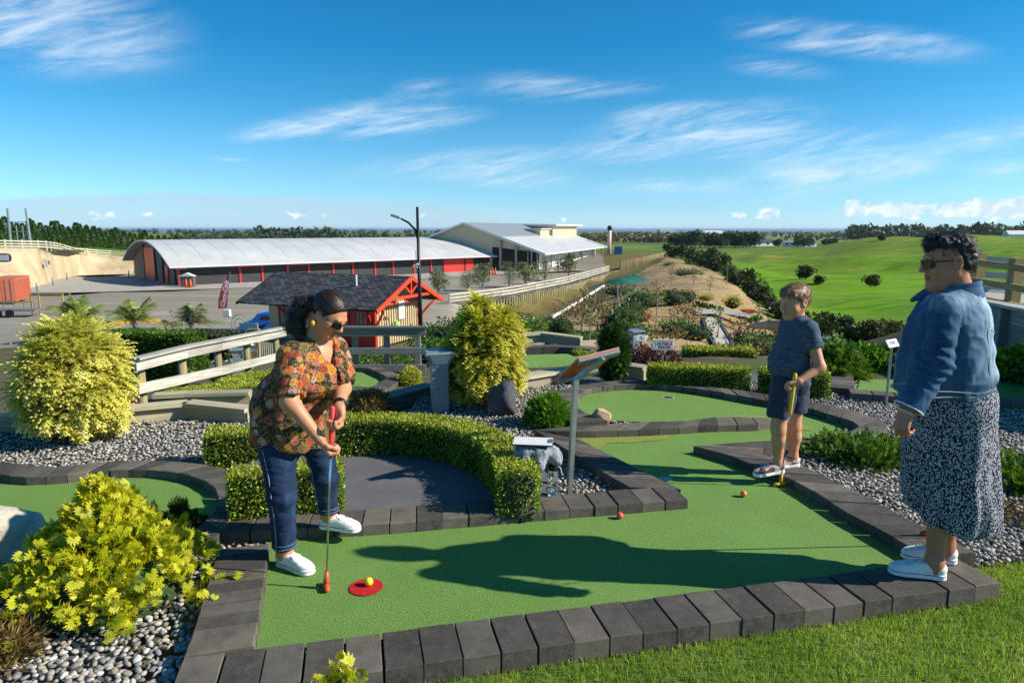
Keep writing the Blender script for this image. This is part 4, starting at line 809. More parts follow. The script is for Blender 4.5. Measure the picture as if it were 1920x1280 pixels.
for bi, (px, Y) in enumerate(((70, 86), (100, 96), (126, 106), (242, 110), (270, 104), (276, 103), (281, 102), (289, 101), (325, 98))):
    p = lvl(px, Y, CARZ); b = thing('steel_bollard', 'grey steel bollard in the yard, ' + ORD[bi] + ' from the left', 'bollard', p, 'steel bollards in the yard'); MB().lathe([(.09, 0), (.09, 1.15), (.06, 1.25)], p, 8).build('post', M_GALV, b, True); MB().lathe([(.13, 0), (.13, .03)], p, 8).build('base_plate', M_GALV, b)
p = lvl(353, 94, CARZ); bn = thing('bin_shelter', 'small grey roofed bin shelter at the shed corner', 'bin shelter', p)
MB().box(-.9, .9, -.4, .4, 0, 1.5, Matrix.Translation(p)).build('cabinet', M_TAUPE, bn); MB().add([p + Vector(v) for v in ((-1.1, -.5, 1.5), (1.1, -.5, 1.5), (1.1, .5, 1.5), (-1.1, .5, 1.5), (0, -.5, 1.95), (0, .5, 1.95))], [(0, 1, 4), (3, 5, 2), (0, 4, 5, 3), (1, 2, 5, 4), (0, 3, 2, 1)]).build('roof', M_WHITE, bn)
M_CONE = simple('orange_cone', lin(230, 96, 30), .6)
for k, (px, Y) in enumerate(((350, 92.5), (358, 92.5), (913, 118), (919, 118), (924, 119), (929, 119))):
    p = lvl(px, Y, CARZ); co = thing('traffic_cone', 'orange traffic cone ' + (('left', 'right')[k] + ' of the pair by the bin shelter' if k < 2 else 'beside the barn verandah, ' + ORD[k - 2] + ' from the left'), 'traffic cone', p, 'cones by the bin shelter' if k < 2 else 'cones by the verandah')
    MB().lathe([(.22, .04), (.05, 1.25)], p, 10).build('cone', M_CONE, co, True); MB().box(-.28, .28, -.28, .28, 0, .04, Matrix.Translation(p)).build('base', M_CONE, co)
# steel ladder tower on the bank
p = lvl(40, 103, -1.3); tw = thing('steel_tower', 'bare galvanised steel tower frame above the concrete bank', 'tower', p)
for x in (-1.35, 1.35): MB().tube([p + Vector((x * 1.1, 0, -.5)), p + Vector((x, 0, 5.9))], .17, 8).build('leg', M_GALV, tw)
for x in (-.75, .2, .95): MB().tube([p + Vector((x, .5, -.3)), p + Vector((x, .5, 3.4))], .07, 6).build('upright', M_GALV, tw)
for z in (1.2, 2.5, 3.9): MB().bar(p + Vector((-1.3, .0, z)), p + Vector((1.3, 0, z)), .08, .10).build('rung', M_GALV, tw)
MB().bar(p + Vector((-1, .5, .4)), p + Vector((1, .5, 2.5)), .06, .06).build('brace', M_GALV, tw)
# purple oval sign on the bank
p = lvl(4, 85, -1.9); os_ = thing('oval_sign', 'purple framed oval sign on the tan bank at the left edge', 'sign', p)
MB().add([p + Vector((1.1 * math.copysign(abs(math.cos(a)) ** .6, math.cos(a)), yy, .55 * math.copysign(abs(math.sin(a)) ** .6, math.sin(a)))) for yy in (0, .12) for a in np.linspace(0, 6.283, 28, endpoint=False)], [tuple(range(28)), tuple(range(55, 27, -1))] + [(k, 28 + k, 28 + (k + 1) % 28, (k + 1) % 28) for k in range(28)]).build('frame', simple('purple_paint', lin(116, 62, 92), .5), os_)
MB().box(-.8, .8, -.03, -.005, -.35, .35, Matrix.Translation(p)).build('face', M_WHITE, os_)
p = lvl(97, 101, -3.3); sgp = thing('bank_notice', 'small white notice fixed on the tan concrete bank', 'notice', p); MB().box(-.25, .25, -1.3, -1.25, -.6, .6, Matrix.Translation(p) @ Matrix.Rotation(R(-12), 4, 'Y')).build('board', M_WHITE, sgp); MB().box(-.03, .03, -1.24, -.4, -.3, .3, Matrix.Translation(p)).build('bracket', M_GALV, sgp)
# flue beside the barn, blue tank
p = lvl(1142, 176, -5.2); fl_ = thing('chimney_flue', 'tall slim white and brown flue standing right of the barn', 'chimney', p); MB().lathe([(.5, 0), (.5, 6.4)], p, 10).build('stack', simple('brown_white_stack', lin(196, 180, 170), .6), fl_, True); MB().lathe([(.62, 6.4), (.62, 7.2), (.3, 7.5)], p, 10).build('cowl', M_BLACK, fl_, True); MB().box(.45, .75, -.1, .1, 2.6, 4.6, Matrix.Translation(p)).build('red_plate', M_REDP, fl_)
p = lvl(1159, 168, -4.9); bt = thing('blue_tank', 'square dark blue tank beside the tall flue', 'tank', p); MB().bevbox(-.9, .9, -.9, .9, .1, 2.2, .1, Matrix.Translation(p)).build('tank', simple('blue_tank_paint', lin(34, 78, 128), .5), bt); MB().box(-1, 1, -1, 1, 0, .1, Matrix.Translation(p)).build('pallet', M_WOODG, bt)
# far lean-to roof behind the long shed
p = lvl(300, 180, -4.2)
# farmhouses far out on the plain
hm = [simple('house_white', lin(220, 220, 214), .6), simple('house_grey', lin(170, 170, 168), .6), simple('house_brown', lin(140, 110, 84), .6)]; hr = [simple('house_roof_grey', lin(140, 148, 152), .5), simple('house_roof_red', lin(130, 62, 48), .6), simple('house_roof_dark', lin(70, 74, 80), .6)]
for k, (px, Y, w, lab) in enumerate(((1420, 440, 16, 'low pale farmhouse left of the white farmhouse beyond the paddock'), (1475, 430, 7, 'tiny white shed right of the low pale farmhouse'), (1509, 420, 9, 'white farmhouse among trees beyond the paddock'), (1330, 1400, 40, 'long white farm shed far out on the plain'), (1245, 2600, 60, 'dark roofed house near the sea horizon'), (1600, 900, 26, 'brown roofed house below the far hill'), (1460, 1500, 30, 'small far house right of the long farm shed'), (1905, 700, 30, 'pale far glasshouse at the right edge'))):
    x = (px - CXP) / FPX * Y; z = tz(x, Y); h = thing('farmhouse', lab, 'house', (x, Y, z)); q = Matrix.Translation((x, Y, z)) @ Matrix.Rotation(R(12 * (-1) ** k), 4, 'Z'); d = w * .5; e = max(2.6, w * .16)
    MB().box(-w / 2, w / 2, -d / 2, d / 2, -1.5, e, q).build('wall', hm[k % 3 if k not in (2, 3, 1, 7) else 0], h)
    MB().add([q @ Vector(v) for v in ((-w / 2 - .4, -d / 2 - .4, e), (w / 2 + .4, -d / 2 - .4, e), (w / 2 + .4, d / 2 + .4, e), (-w / 2 - .4, d / 2 + .4, e), (-w / 2, 0, e + d * .26), (w / 2, 0, e + d * .26))], [(0, 1, 5, 4), (2, 3, 4, 5), (1, 2, 5), (3, 0, 4), (0, 3, 2, 1)]).build('roof', hr[(k + 2) % 3] if k not in (3, 7) else hm[0], h)
    for j in (-.25, .2): MB().box(w * j - .7, w * j + .7, -d / 2 - .08, -d / 2 - .02, 1, 2.2, q).build('window', M_DARKIN, h)
# ---- timber wall and fences on the right
wl = thing('timber_wall', 'tall dark timber retaining wall at the right edge', 'retaining wall', (6.0, 7.5, 0))
PW = [(6.3, 9.6), (6.2, 8.5), (6.05, 7.5), (5.9, 6.5), (5.8, 5.6)]
for i in range(len(PW) - 1):
    a, b = Vector((*PW[i], 0)), Vector((*PW[i + 1], 0))
    for k in range(5): MB().bar(a + Vector((0, 0, -.1 + k * .2)), b + Vector((0, 0, -.1 + k * .2)), .05, .19).build('board', M_WOODG, wl)
    MB().box(-.07, .07, -.07, .07, -.3, .76, Matrix.Translation(a + Vector((-.08, -.04, 0)))).build('post', M_WOODG, wl)
    MB().bar(a + Vector((0, 0, (.80))), b + Vector((0, 0, .80)), .22, .04).build('cap', M_WOODL, wl)
fz = lambda px, Y, z: lvl(px, Y, z)
rail_fence('near tan post and rail fence beyond the dark-haired woman', [fz(1780, 13, .25), fz(1893, 11.4, .2), fz(1990, 10.2, .15)], 1.02, (.30, .60, .92), 1.3, M_WOODT, .16, .11, .05, posts=[fz(1893, 11.4, .2), fz(1826, 12.6, .25), fz(1990, 10.2, .15)], side=.1)
rail_fence('sunlit pale rail fence behind the tan fence at right', [fz(1790, 16.5, .1), fz(1930, 15.5, .0), fz(2050, 14.5, 0)], 1.05, (.25, .6, .95), 1.8, M_FENCEW, .15, .15, .05, side=-.1)
sheet('path', [(fz(a, d, .2).x, d) for a, d in ((1830, 13.8), (1990, 12.4), (2100, 13), (2050, 16.5), (1860, 16.5))], .33, conc)
# ================================================================== PLANTS
def rot_to(D, seed):
    "frames with x along D and random roll"
    g = np.random.default_rng(seed); D = D / np.linalg.norm(D, axis=1)[:, None]; r = g.normal(size=D.shape); Yv = np.cross(D, r); Yv /= np.linalg.norm(Yv, axis=1)[:, None] + 1e-9
    return D, Yv, np.cross(D, Yv)
def place(TV, TF, P, D, S, seed, up=None):
    "copies of a small template along directions D; up: if given, template z turns towards it"
    X, Yv, Z = rot_to(D, seed)
    if up is not None:
        Yv = np.cross(np.broadcast_to(up, X.shape), X); Yv /= np.linalg.norm(Yv, axis=1)[:, None] + 1e-6; Z = np.cross(X, Yv)
    S = np.asarray(S)[:, None, None]; V = (TV[None, :, 0, None] * X[:, None] + TV[None, :, 1, None] * Yv[:, None] + TV[None, :, 2, None] * Z[:, None]) * S + P[:, None]
    F = (TF[None] + (np.arange(len(P)) * len(TV))[:, None, None]).reshape(-1, TF.shape[1]); return V.reshape(-1, 3), F
LEAF = (np.array([[0, 0, 0], [.45, .28, .05], [1, 0, -.06], [.45, -.28, .05]]), np.array([[0, 1, 2, 3]]))
BLADE = (np.array([[0, 0, 0], [.4, .09, .02], [1, 0, -.1], [.4, -.09, .02]]), np.array([[0, 1, 2, 3]]))
def mk_spray(n=5, droop=.35, wid=.32, flat=True, thick=.07):
    "feathery conifer spray: a drooping axis with pairs of leaflets"
    V, F, tip = [], [], []; 
    def rh(p, d, l, w):
        d = np.array(d, float); d /= np.linalg.norm(d); s = np.cross(d, (0, 0, 1)); s /= np.linalg.norm(s) + 1e-9; k = len(V); p = np.array(p, float)
        V.extend([p, p + d * l * .5 + s * w, p + d * l, p + d * l * .5 - s * w]); F.append([k, k + 1, k + 2, k + 3])
    ax = lambda t: np.array([t, 0, .12 * t - droop * t * t])
    for i in range(n):
        t = .15 + .75 * i / (n - 1); p = ax(t); l = wid * (1.15 - .6 * t); dz = .12 - 2 * droop * t
        for sg in (-1, 1): rh(p, (.75, sg * .75, dz * .8 + (0 if flat else random.uniform(-.4, .4))), l, thick * (1.1 - .4 * t)); tip += [t * .7, t * .7 + .15, min(1, t + .3), t * .7 + .15]
    rh(ax(0), ax(.55) - ax(0), .6, thick * .45); tip += [0, .3, .5, .3]; rh(ax(.5), ax(1) - ax(.5), .62, thick * .7); tip += [.5, .8, 1, .8]
    return np.array(V), np.array(F), np.array(tip)
def shell(n, seed, lump=.12, low=-.35, fill=.25):
    "directions and radius factors of points in the outer shell of a lumpy crown"
    g = np.random.default_rng(seed); D = g.normal(size=(int(n * 1.6), 3)); D /= np.linalg.norm(D, axis=1)[:, None]; D = D[D[:, 2] > low][:n]
    w = np.array([mnoise.noise(Vector(d * 2.1) + Vector((seed, 0, 0))) + .5 * mnoise.noise(Vector(d * 5.) + Vector((0, seed, 0))) for d in D])
    r = (1 + lump * 1.6 * w) * (1 - fill * g.random(len(D)) ** 1.6); return D, r
def foliage(name, parts, mat, parent, tips=None):
    "join several (V, F, per-instance random) blocks"
    V = []; F = []; R_ = []; T = []; k = 0
    for v, f, r, nf, tp in parts:
        V.append(v); F.append(f + k); k += len(v); R_.append(np.repeat(r, nf)); T.append(tp if tp is not None else np.zeros(len(v)))
    at_ = {'rnd': ('FACE', np.concatenate(R_)), 'tip': ('POINT', np.concatenate(T))}
    return mkobj(name, npmesh(name, np.vstack(V), np.vstack(F), at_), mat, parent)
def sub_r(n, seed, a=2., b=2.): return np.random.default_rng(seed).beta(a, b, n)
M_BARK = woodmat('bark', lin(66, 54, 42), lin(104, 90, 72), axis=2); M_BARKG = woodmat('grey_bark', lin(96, 92, 84), lin(140, 134, 122), axis=2)
M_GOLD = leafmat('golden_conifer', [(0, lin(104, 132, 30)), (.5, lin(150, 166, 46)), (1, lin(190, 190, 70))], .42, .55, [(0, lin(216, 208, 84)), (.5, lin(240, 228, 118)), (1, lin(252, 244, 176))])
M_GOLD2 = leafmat('golden_green_conifer', [(0, lin(80, 116, 26)), (.5, lin(124, 150, 36)), (1, lin(164, 174, 52))], .42, .55, [(0, lin(200, 198, 64)), (.5, lin(230, 216, 90)), (1, lin(246, 234, 140))])
M_LIME = leafmat('yellow_fan_conifer', [(0, lin(52, 104, 14)), (.4, lin(128, 160, 20)), (1, lin(204, 206, 32))], .40, .5, [(0, lin(170, 184, 26)), (.45, lin(230, 216, 36)), (1, lin(250, 236, 110))])
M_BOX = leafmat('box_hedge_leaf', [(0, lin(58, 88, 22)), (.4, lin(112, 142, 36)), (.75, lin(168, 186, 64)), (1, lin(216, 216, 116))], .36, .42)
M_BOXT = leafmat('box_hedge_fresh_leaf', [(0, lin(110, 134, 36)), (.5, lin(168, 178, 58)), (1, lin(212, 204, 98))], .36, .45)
M_DKG = leafmat('dark_green_leaf', [(0, lin(24, 48, 16)), (.5, lin(48, 80, 28)), (1, lin(92, 122, 46))], .25, .4)
M_MIDG = leafmat('mid_green_leaf', [(0, lin(44, 74, 22)), (.5, lin(80, 116, 36)), (1, lin(132, 160, 58))], .3, .45)
M_BRIG = leafmat('bright_green_leaf', [(0, lin(50, 92, 18)), (.5, lin(92, 142, 30)), (1, lin(150, 186, 60))], .35, .4)
M_OLIV = leafmat('olive_leaf', [(0, lin(74, 84, 52)), (.5, lin(112, 120, 80)), (1, lin(158, 162, 122))], .25, .5)
M_PINE = leafmat('pine_needles', [(0, lin(40, 68, 26)), (.5, lin(70, 104, 40)), (1, lin(110, 140, 60))], .2, .55)
M_FAR = leafmat('far_tree_foliage', [(0, lin(34, 54, 34)), (.5, lin(56, 76, 46)), (1, lin(86, 100, 62))], .15, .6)
M_FARB = leafmat('far_brown_tree_foliage', [(0, lin(70, 70, 48)), (.5, lin(104, 98, 66)), (1, lin(140, 122, 86))], .15, .6)
M_BURG = leafmat('burgundy_leaf', [(0, lin(48, 20, 28)), (.5, lin(88, 44, 48)), (1, lin(150, 96, 86))], .25, .45)
M_BRNZ = leafmat('bronze_leaf', [(0, lin(84, 70, 40)), (.5, lin(122, 100, 56)), (1, lin(160, 140, 84))], .25, .5)
M_YELL = leafmat('yellow_leaf', [(0, lin(130, 140, 30)), (.5, lin(190, 176, 40)), (1, lin(230, 206, 60))], .35, .5)
M_REDL = leafmat('orange_red_leaf', [(0, lin(150, 52, 24)), (.5, lin(200, 80, 40)), (1, lin(220, 130, 80))], .3, .5)
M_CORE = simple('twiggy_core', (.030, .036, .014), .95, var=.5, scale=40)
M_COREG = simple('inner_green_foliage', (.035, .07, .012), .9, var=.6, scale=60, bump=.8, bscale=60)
M_SCRUB = leafmat('dark_scrub_leaf', [(0, lin(34, 44, 22)), (.5, lin(62, 72, 36)), (1, lin(98, 100, 56))], .2, .5)
# ---- golden thread conifers
def conifer(label, loc, rx, rz, mat, n, seed, spray=.17, name='golden_conifer', lift=.15, low=-.75, tpl=None, lump=.14, pear=0., group=None, cat='shrub', droop=.35, core=.62):
    t = thing(name, label, cat, loc, group); loc = np.array(loc); c = loc + np.array([0, 0, rz * .52]); parts = []
    g = np.random.default_rng(seed); K = 170; Dc, rc = shell(K, seed, lump, low, .12); SZ = np.array([rx, rx, rz * .55]); Cc = Dc * rc[:, None] * SZ
    if pear: Cc[:, :2] *= (1 - pear * np.clip(Cc[:, 2:3] / rz + .05, -.4, .6))
    for j in range(3):
        TV, TF, tp = tpl or mk_spray(5, droop, .34, False, .085); m_ = n // 3; k = g.integers(0, len(Cc), m_); off = g.normal(0, 1, (m_, 3)); off /= np.linalg.norm(off, axis=1)[:, None]
        dr = Dc[k] * np.array([1, 1, .6]) * .9 + np.array([0, 0, lift]) + off * .75; S = spray * g.uniform(.55, 1.15, m_); P = Cc[k] * .93 - Dc[k] * SZ * .16 + off * .03
        V, F = place(TV, TF, P + c, dr, S, seed + j, np.array([0, 0, 1.])); parts.append((V, F, np.clip(g.beta(2, 2, m_) * .6 + (k % 7) / 15, 0, 1), len(TF), np.tile(tp, m_)))
    foliage('foliage', parts, mat, t)
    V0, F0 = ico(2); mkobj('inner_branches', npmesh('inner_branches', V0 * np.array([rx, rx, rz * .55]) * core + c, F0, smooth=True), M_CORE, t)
    MB().tube([loc + np.array([0, 0, -.05]), loc + np.array([0.01, 0, rz * .5])], [.04 * rx / .45, .02], 7).build('trunk', M_BARK, t, True); return t
g_ = G(112, 838); conifer('big pale golden conifer at the left edge above the pebbles', (g_[0] - .02, g_[1] + .28, 0), .43, .97, M_GOLD, 5400, 11, .15, lump=.2, low=-.9, droop=.5)
g_ = G(905, 772); conifer('tall golden-green conifer behind the grey bollard light', (g_[0] + .0, g_[1] + .35, 0), .40, 1.0, M_GOLD2, 5200, 21, .15, pear=.22, low=-.9, lump=.2, droop=.5)
# fan-sprayed bright yellow conifer in the front bed: tiers of nearly flat fans
def mk_fan():
    V, F, tip = [], [], []
    for a in np.linspace(-1.0, 1.0, 7):
        l = 1 - .38 * abs(a); d = np.array([math.cos(a), math.sin(a), .05 - .2 * abs(a)]); s = np.array([-d[1], d[0], 0])
        for q in (.28, .5, .72):
            for sg in (-1, 1):
                p = d * l * q; e = d * .6 + s * sg * .75; e /= np.linalg.norm(e); sd = np.cross(e, (0, 0, 1)); L2 = .26 * (1.1 - q); k = len(V)
                V += [p, p + e * L2 * .5 + sd * .075, p + e * L2 + np.array([0, 0, .02]), p + e * L2 * .5 - sd * .075]; F.append([k, k + 1, k + 2, k + 3]); tip += [q * .6, q * .8, min(1, q + .35), q * .8]
        k = len(V); V += [d * .1, d * l * .6 + s * .06, d * l, d * l * .6 - s * .06]; F.append([k, k + 1, k + 2, k + 3]); tip += [0, .5, 1, .5]
    return np.array(V), np.array(F), np.array(tip)
FAN = mk_fan()
def fan_conifer(label, loc, rx, h, n, seed, size, name='yellow_conifer', mat=None):
    t = thing(name, label, 'shrub', loc); g = np.random.default_rng(seed); loc = np.array(loc)
    K = max(24, n // 11); uc = g.random(K) ** .62; ac = g.uniform(0, 6.283, K); rc = rx * (1 - uc) ** 1.05 * g.uniform(.62, 1.15, K) + .015; Cc = np.stack([np.cos(ac) * rc, np.sin(ac) * rc, h * (.07 + .88 * uc)], 1); k = g.integers(0, K, n); a = ac[k] + g.normal(0, .5, n); u = uc[k]
    P = Cc[k] + g.normal(0, .022, (n, 3)); D = np.stack([np.cos(a) * .7, np.sin(a) * .7, g.normal(.15, .55, n) + u * .9], 1) + g.normal(0, .3, (n, 3))
    S = size * g.uniform(.55, 1.15, n); upv = np.stack([np.cos(a) * .75, np.sin(a) * .75, np.full(n, .65)], 1) + g.normal(0, .25, (n, 3)); V, F = place(FAN[0], FAN[1], P - D / np.linalg.norm(D, axis=1)[:, None] * S[:, None] * .6 + loc, D, S, seed, upv)
    foliage('foliage', [(V, F, np.clip(g.beta(2, 2, n) * .6 + (k % 6) / 12, 0, 1), len(FAN[1]), np.tile(FAN[2], n))], mat or M_LIME, t)
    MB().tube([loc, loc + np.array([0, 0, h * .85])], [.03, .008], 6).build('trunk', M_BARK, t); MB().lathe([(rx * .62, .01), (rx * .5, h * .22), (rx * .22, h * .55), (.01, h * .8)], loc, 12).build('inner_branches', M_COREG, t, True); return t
g_ = G(180, 1165); fan_conifer('bright yellow fan-leaved conifer in the front pebble bed', (g_[0] - .07, g_[1] + .24, -.02), .54, .60, 5600, 31, .060)
fan_conifer('tip of a small yellow conifer at the bottom edge', (*at(640, 1300, 1.95)[:2], at(640, 1300, 1.95)[2] - .06), .10, .17, 90, 33, .055, 'yellow_conifer')
g_ = G(335, 990); fan_conifer('dark olive conifer twig patch beside the left green', (g_[0], g_[1], 0.), .12, .14, 150, 35, .08, 'olive_conifer', leafmat('olive_conifer_leaf', [(0, lin(44, 64, 20)), (1, lin(98, 104, 34))], .3))
# ---- clipped box hedges
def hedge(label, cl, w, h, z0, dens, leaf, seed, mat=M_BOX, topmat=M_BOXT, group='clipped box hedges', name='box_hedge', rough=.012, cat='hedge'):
    "cl: centre line in plan; leaves cover a rounded box section swept along it"
    t = thing(name, label, cat, (float(cl[0][0]), float(cl[0][1]), z0), group); L = plen(cl); Pc = resample(cl, max(8, int(L / .05))); T = np.gradient(Pc, axis=0); T /= np.linalg.norm(T, axis=1)[:, None]; Nn = np.stack([T[:, 1], -T[:, 0]], 1)
    g = np.random.default_rng(seed); sp = resample(np.c_[Pc, Nn], 400)
    def at_(s, u): i = np.clip((s * 399).astype(int), 0, 399); return sp[i, :2] + sp[i, 2:] * u[:, None]
    def block(nm, n, fn, mt):
        P, N = fn(n); P[:, 2] += np.array([rough * 1.2 * mnoise.noise(Vector(p * 5)) for p in P]); dep = g.random(n) ** 2 * .035; P = P - N * dep[:, None] + g.normal(0, .004, P.shape)
        D = N * .7 + g.normal(0, .8, P.shape) + np.array([0, 0, .25]); V, F = place(*LEAF, P, D, leaf * g.uniform(.65, 1.25, n), seed); patch = np.array([mnoise.noise(Vector(p * 4.)) for p in P])
        foliage(nm, [(V, F, np.clip(g.beta(2, 2.4, n) + patch * .25, 0, 1), 1, None)], mt, t)
    def top(n):
        s = g.random(n); u = g.uniform(-w / 2, w / 2, n); p = at_(s, u); return np.c_[p, np.full(n, z0 + h)], np.tile([0, 0, 1.], (n, 1))
    def side(sg):
        def f(n):
            s = g.random(n); p = at_(s, np.full(n, sg * w / 2)); i = np.clip((s * 399).astype(int), 0, 399); return np.c_[p, z0 + g.random(n) * h], np.c_[sp[i, 2:] * sg, np.zeros(n)]
        return f
    def end(e):
        def f(n):
            u = g.uniform(-w / 2, w / 2, n); p = at_(np.full(n, float(e)), u); d = T[-1] if e else -T[0]; return np.c_[p, z0 + g.random(n) * h], np.tile([d[0], d[1], 0.], (n, 1))
        return f
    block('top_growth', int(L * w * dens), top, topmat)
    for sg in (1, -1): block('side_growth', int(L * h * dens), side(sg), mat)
    for e in (0, 1): block('end_growth', int(w * h * dens), end(e), mat)
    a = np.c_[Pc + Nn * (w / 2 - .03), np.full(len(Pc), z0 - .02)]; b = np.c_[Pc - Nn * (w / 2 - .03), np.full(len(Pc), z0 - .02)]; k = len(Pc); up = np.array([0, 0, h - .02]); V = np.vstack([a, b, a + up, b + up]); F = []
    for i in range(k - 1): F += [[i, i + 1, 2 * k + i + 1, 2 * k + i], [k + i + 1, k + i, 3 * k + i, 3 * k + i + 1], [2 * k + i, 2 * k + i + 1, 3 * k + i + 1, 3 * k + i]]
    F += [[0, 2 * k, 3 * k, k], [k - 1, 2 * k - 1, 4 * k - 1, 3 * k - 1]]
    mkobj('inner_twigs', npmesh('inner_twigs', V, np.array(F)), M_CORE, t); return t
H1 = spline(gp([(590, 779), (640, 781), (720, 780), (795, 784), (870, 797), (930, 822), (962, 856), (973, 884)], .33), 60)
hedge('long curved box hedge sweeping round the dark path', H1, .25, .275, .055, 12000, .021, 41)
hedge('square box hedge left of the floral blouse by the pebbles', gp([(387, 806), (500, 800)], .27), .26, .265, 0, 12000, .021, 43)
hedge('box hedge block behind the legs of the woman in jeans', gp([(430, 884), (640, 868)], .33), .22, .275, .055, 12000, .022, 45)
hr_ = lambda l, z: [G(a, b, z) for a, b in l]
hedge('sunlit box hedge behind the far round green', hr_([(1216, 683), (1300, 686), (1404, 690)], .26), .24, .26, 0, 9000, .026, 47)
hedge('small box hedge behind the boy', [(lvl(1424, 7.25, .1).x, 7.25), (lvl(1552, 7.05, .1).x, 7.05)], .24, .25, 0, 9000, .026, 48)
def far_hedge(label, p0, p1, Y0, Y1, ztop, h, w, seed, dens=3500, leaf=.04, mat=M_BOX, tm=M_BOXT): hedge(label, [(lvl(p0, Y0, ztop).x, Y0), (lvl(p1, Y1, ztop).x, Y1)], w, h, ztop - h, dens, leaf, seed, mat, tm)
far_hedge('clipped hedge left of the gap on the lower terrace', 1282, 1316, 10.6, 10.55, -.10, .26, .35, 51); far_hedge('long clipped hedge right of the gap on the lower terrace', 1320, 1414, 10.55, 10.45, -.10, .26, .35, 52)
far_hedge('small bright box hedge beyond the sign panel', 1080, 1112, 11.2, 11.3, -.28, .16, .3, 53); far_hedge('narrow yellow box block beside the far bollard light', 1183, 1193, 12.3, 12.3, -.53, .25, .2, 54, mat=M_YELL, tm=M_YELL)
hedge('large leafy green hedge beyond the timber handrail', [(lvl(212, 18.6, -1.9).x, 18.6), (lvl(372, 18.3, -1.9).x, 18.3)], .9, 1.35, -2.42, 2300, .085, 55, M_MIDG, M_MIDG, None, 'leafy_hedge', .05)
hedge('low yellow-green hedge strip sloping under the handrail', [(lvl(300, 8.9, -.3).x, 8.9), (lvl(395, 9.3, -.3).x, 9.3), (lvl(480, 9.8, -.3).x, 9.8)], .6, .33, -.78, 6000, .03, 56, M_BOX, M_BOXT, None, 'low_hedge')
hedge('second low hedge strip behind the first under the handrail', [(lvl(400, 10.6, -.3).x, 10.6), (lvl(520, 11.2, -.3).x, 11.2)], .5, .33, -.95, 5000, .03, 57, M_BOX, M_BOXT, None, 'low_hedge')
hedge('dark low hedge behind the cafe tables', [(lvl(330, 30, -3).x, 30), (lvl(440, 29, -3).x, 29)], 1.2, .95, -3.75, 1200, .10, 58, M_SCRUB, M_SCRUB, None, 'leafy_hedge', .08)
# ---- rounded shrubs and mounds
def shrub(label, loc, rx, ry, rz, mat, n, leaf, seed, name='shrub', group=None, tpl=LEAF, lump=.15, low=-.3, core=True, fill=.35, cat='shrub', stems=False, cz=.0):
    t = thing(name, label, cat, loc, group); loc = np.array(loc, float); D, r = shell(n, seed, lump, low, fill); S = np.array([rx, ry, rz]); P = D * r[:, None] * S; g = np.random.default_rng(seed + 3); c = loc + np.array([0, 0, cz])
    dr = D + g.normal(0, .6, D.shape) + np.array([0, 0, .25]); V, F = place(*tpl[:2], P + c, dr, leaf * g.uniform(.6, 1.3, len(P)), seed); patch = np.array([mnoise.noise(Vector(d * 4.) + Vector((seed, 1, 0))) for d in D])
    foliage('foliage', [(V, F, np.clip(g.beta(2, 2, len(P)) + patch * .3, 0, 1), len(tpl[1]), np.tile(tpl[2], len(P)) if len(tpl) > 2 else None)], mat, t)
    if core:
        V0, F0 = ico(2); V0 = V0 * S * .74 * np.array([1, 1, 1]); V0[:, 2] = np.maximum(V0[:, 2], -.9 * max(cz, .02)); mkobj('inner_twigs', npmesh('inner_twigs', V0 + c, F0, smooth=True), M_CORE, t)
    if stems or cz: MB().tube([loc, loc + np.array([.02 * rx, 0, cz])], [.05 * rx + .01, .03 * rx + .006], 6).build('trunk', M_BARK, t)
    return t
SPR = mk_spray(4, .2, .36, False, .09)
g_ = G(1028, 800); shrub('round clipped green ball shrub beside the divider pavers', (g_[0], g_[1] + .12, 0.03), .20, .20, .225, M_BRIG, 2600, .045, 61, 'ball_shrub', tpl=SPR, lump=.06, low=-.25)
g_ = G(690, 772); shrub('low brownish mound shrub beside the floral blouse', (g_[0], g_[1] + .15, 0), .22, .2, .17, M_BRNZ, 2400, .035, 62, 'mound_shrub', tpl=SPR, lump=.1)
for k, (a, b, rx, ry, lab) in enumerate(((1635, 862, .42, .34, 'low spreading green juniper left of the patterned skirt'), (1915, 905, .40, .36, 'low spreading green juniper right of the patterned skirt'))):
    g_ = G(a, b); shrub(lab, (g_[0], g_[1] + .1, -.01), rx, ry, .11, M_MIDG, 2200, .075, 63 + k, 'juniper', tpl=SPR, lump=.25, low=0., core=True, fill=.5)
g_ = G(1905, 985); shrub('straggly bronze groundcover by the pebbles at the right edge', (g_[0] + .1, g_[1] + .1, 0), .16, .12, .10, M_BRNZ, 260, .04, 66, 'groundcover', low=0., core=False, fill=.8)
g_ = G(20, 1235); shrub('dry brownish grass tuft in the bottom left corner', (g_[0] - .08, g_[1], 0), .17, .15, .16, M_BRNZ, 2200, .06, 67, 'grass_tuft', tpl=BLADE, low=0., fill=.6)
p = at(1595, 700, 8.6); shrub('feathery green conifer shrub behind the boy', (lvl(1560, 8.2, 0).x, 8.2, -.15), .34, .34, .30, M_MIDG, 2000, .12, 68, 'feathery_shrub', tpl=SPR, lump=.3, cz=.12)
shrub('glossy green leafy shrub behind the lectern sign at right', (lvl(1625, 9.0, 0).x, 9.0, -.3), .46, .4, .30, M_BRIG, 2600, .075, 69, 'glossy_shrub', lump=.2, cz=.18)
shrub('glossy green leafy shrub left of the right woman, further back', (lvl(1695, 9.3, 0).x, 9.3, -.3), .46, .4, .30, M_BRIG, 2200, .075, 70, 'glossy_shrub', lump=.2, cz=.15)
shrub('glossy bush against the dark timber wall', (lvl(1897, 7.8, 0).x, 7.8, -.05), .26, .26, .26, M_BRIG, 900, .07, 71, 'glossy_shrub', lump=.2, cz=.16)
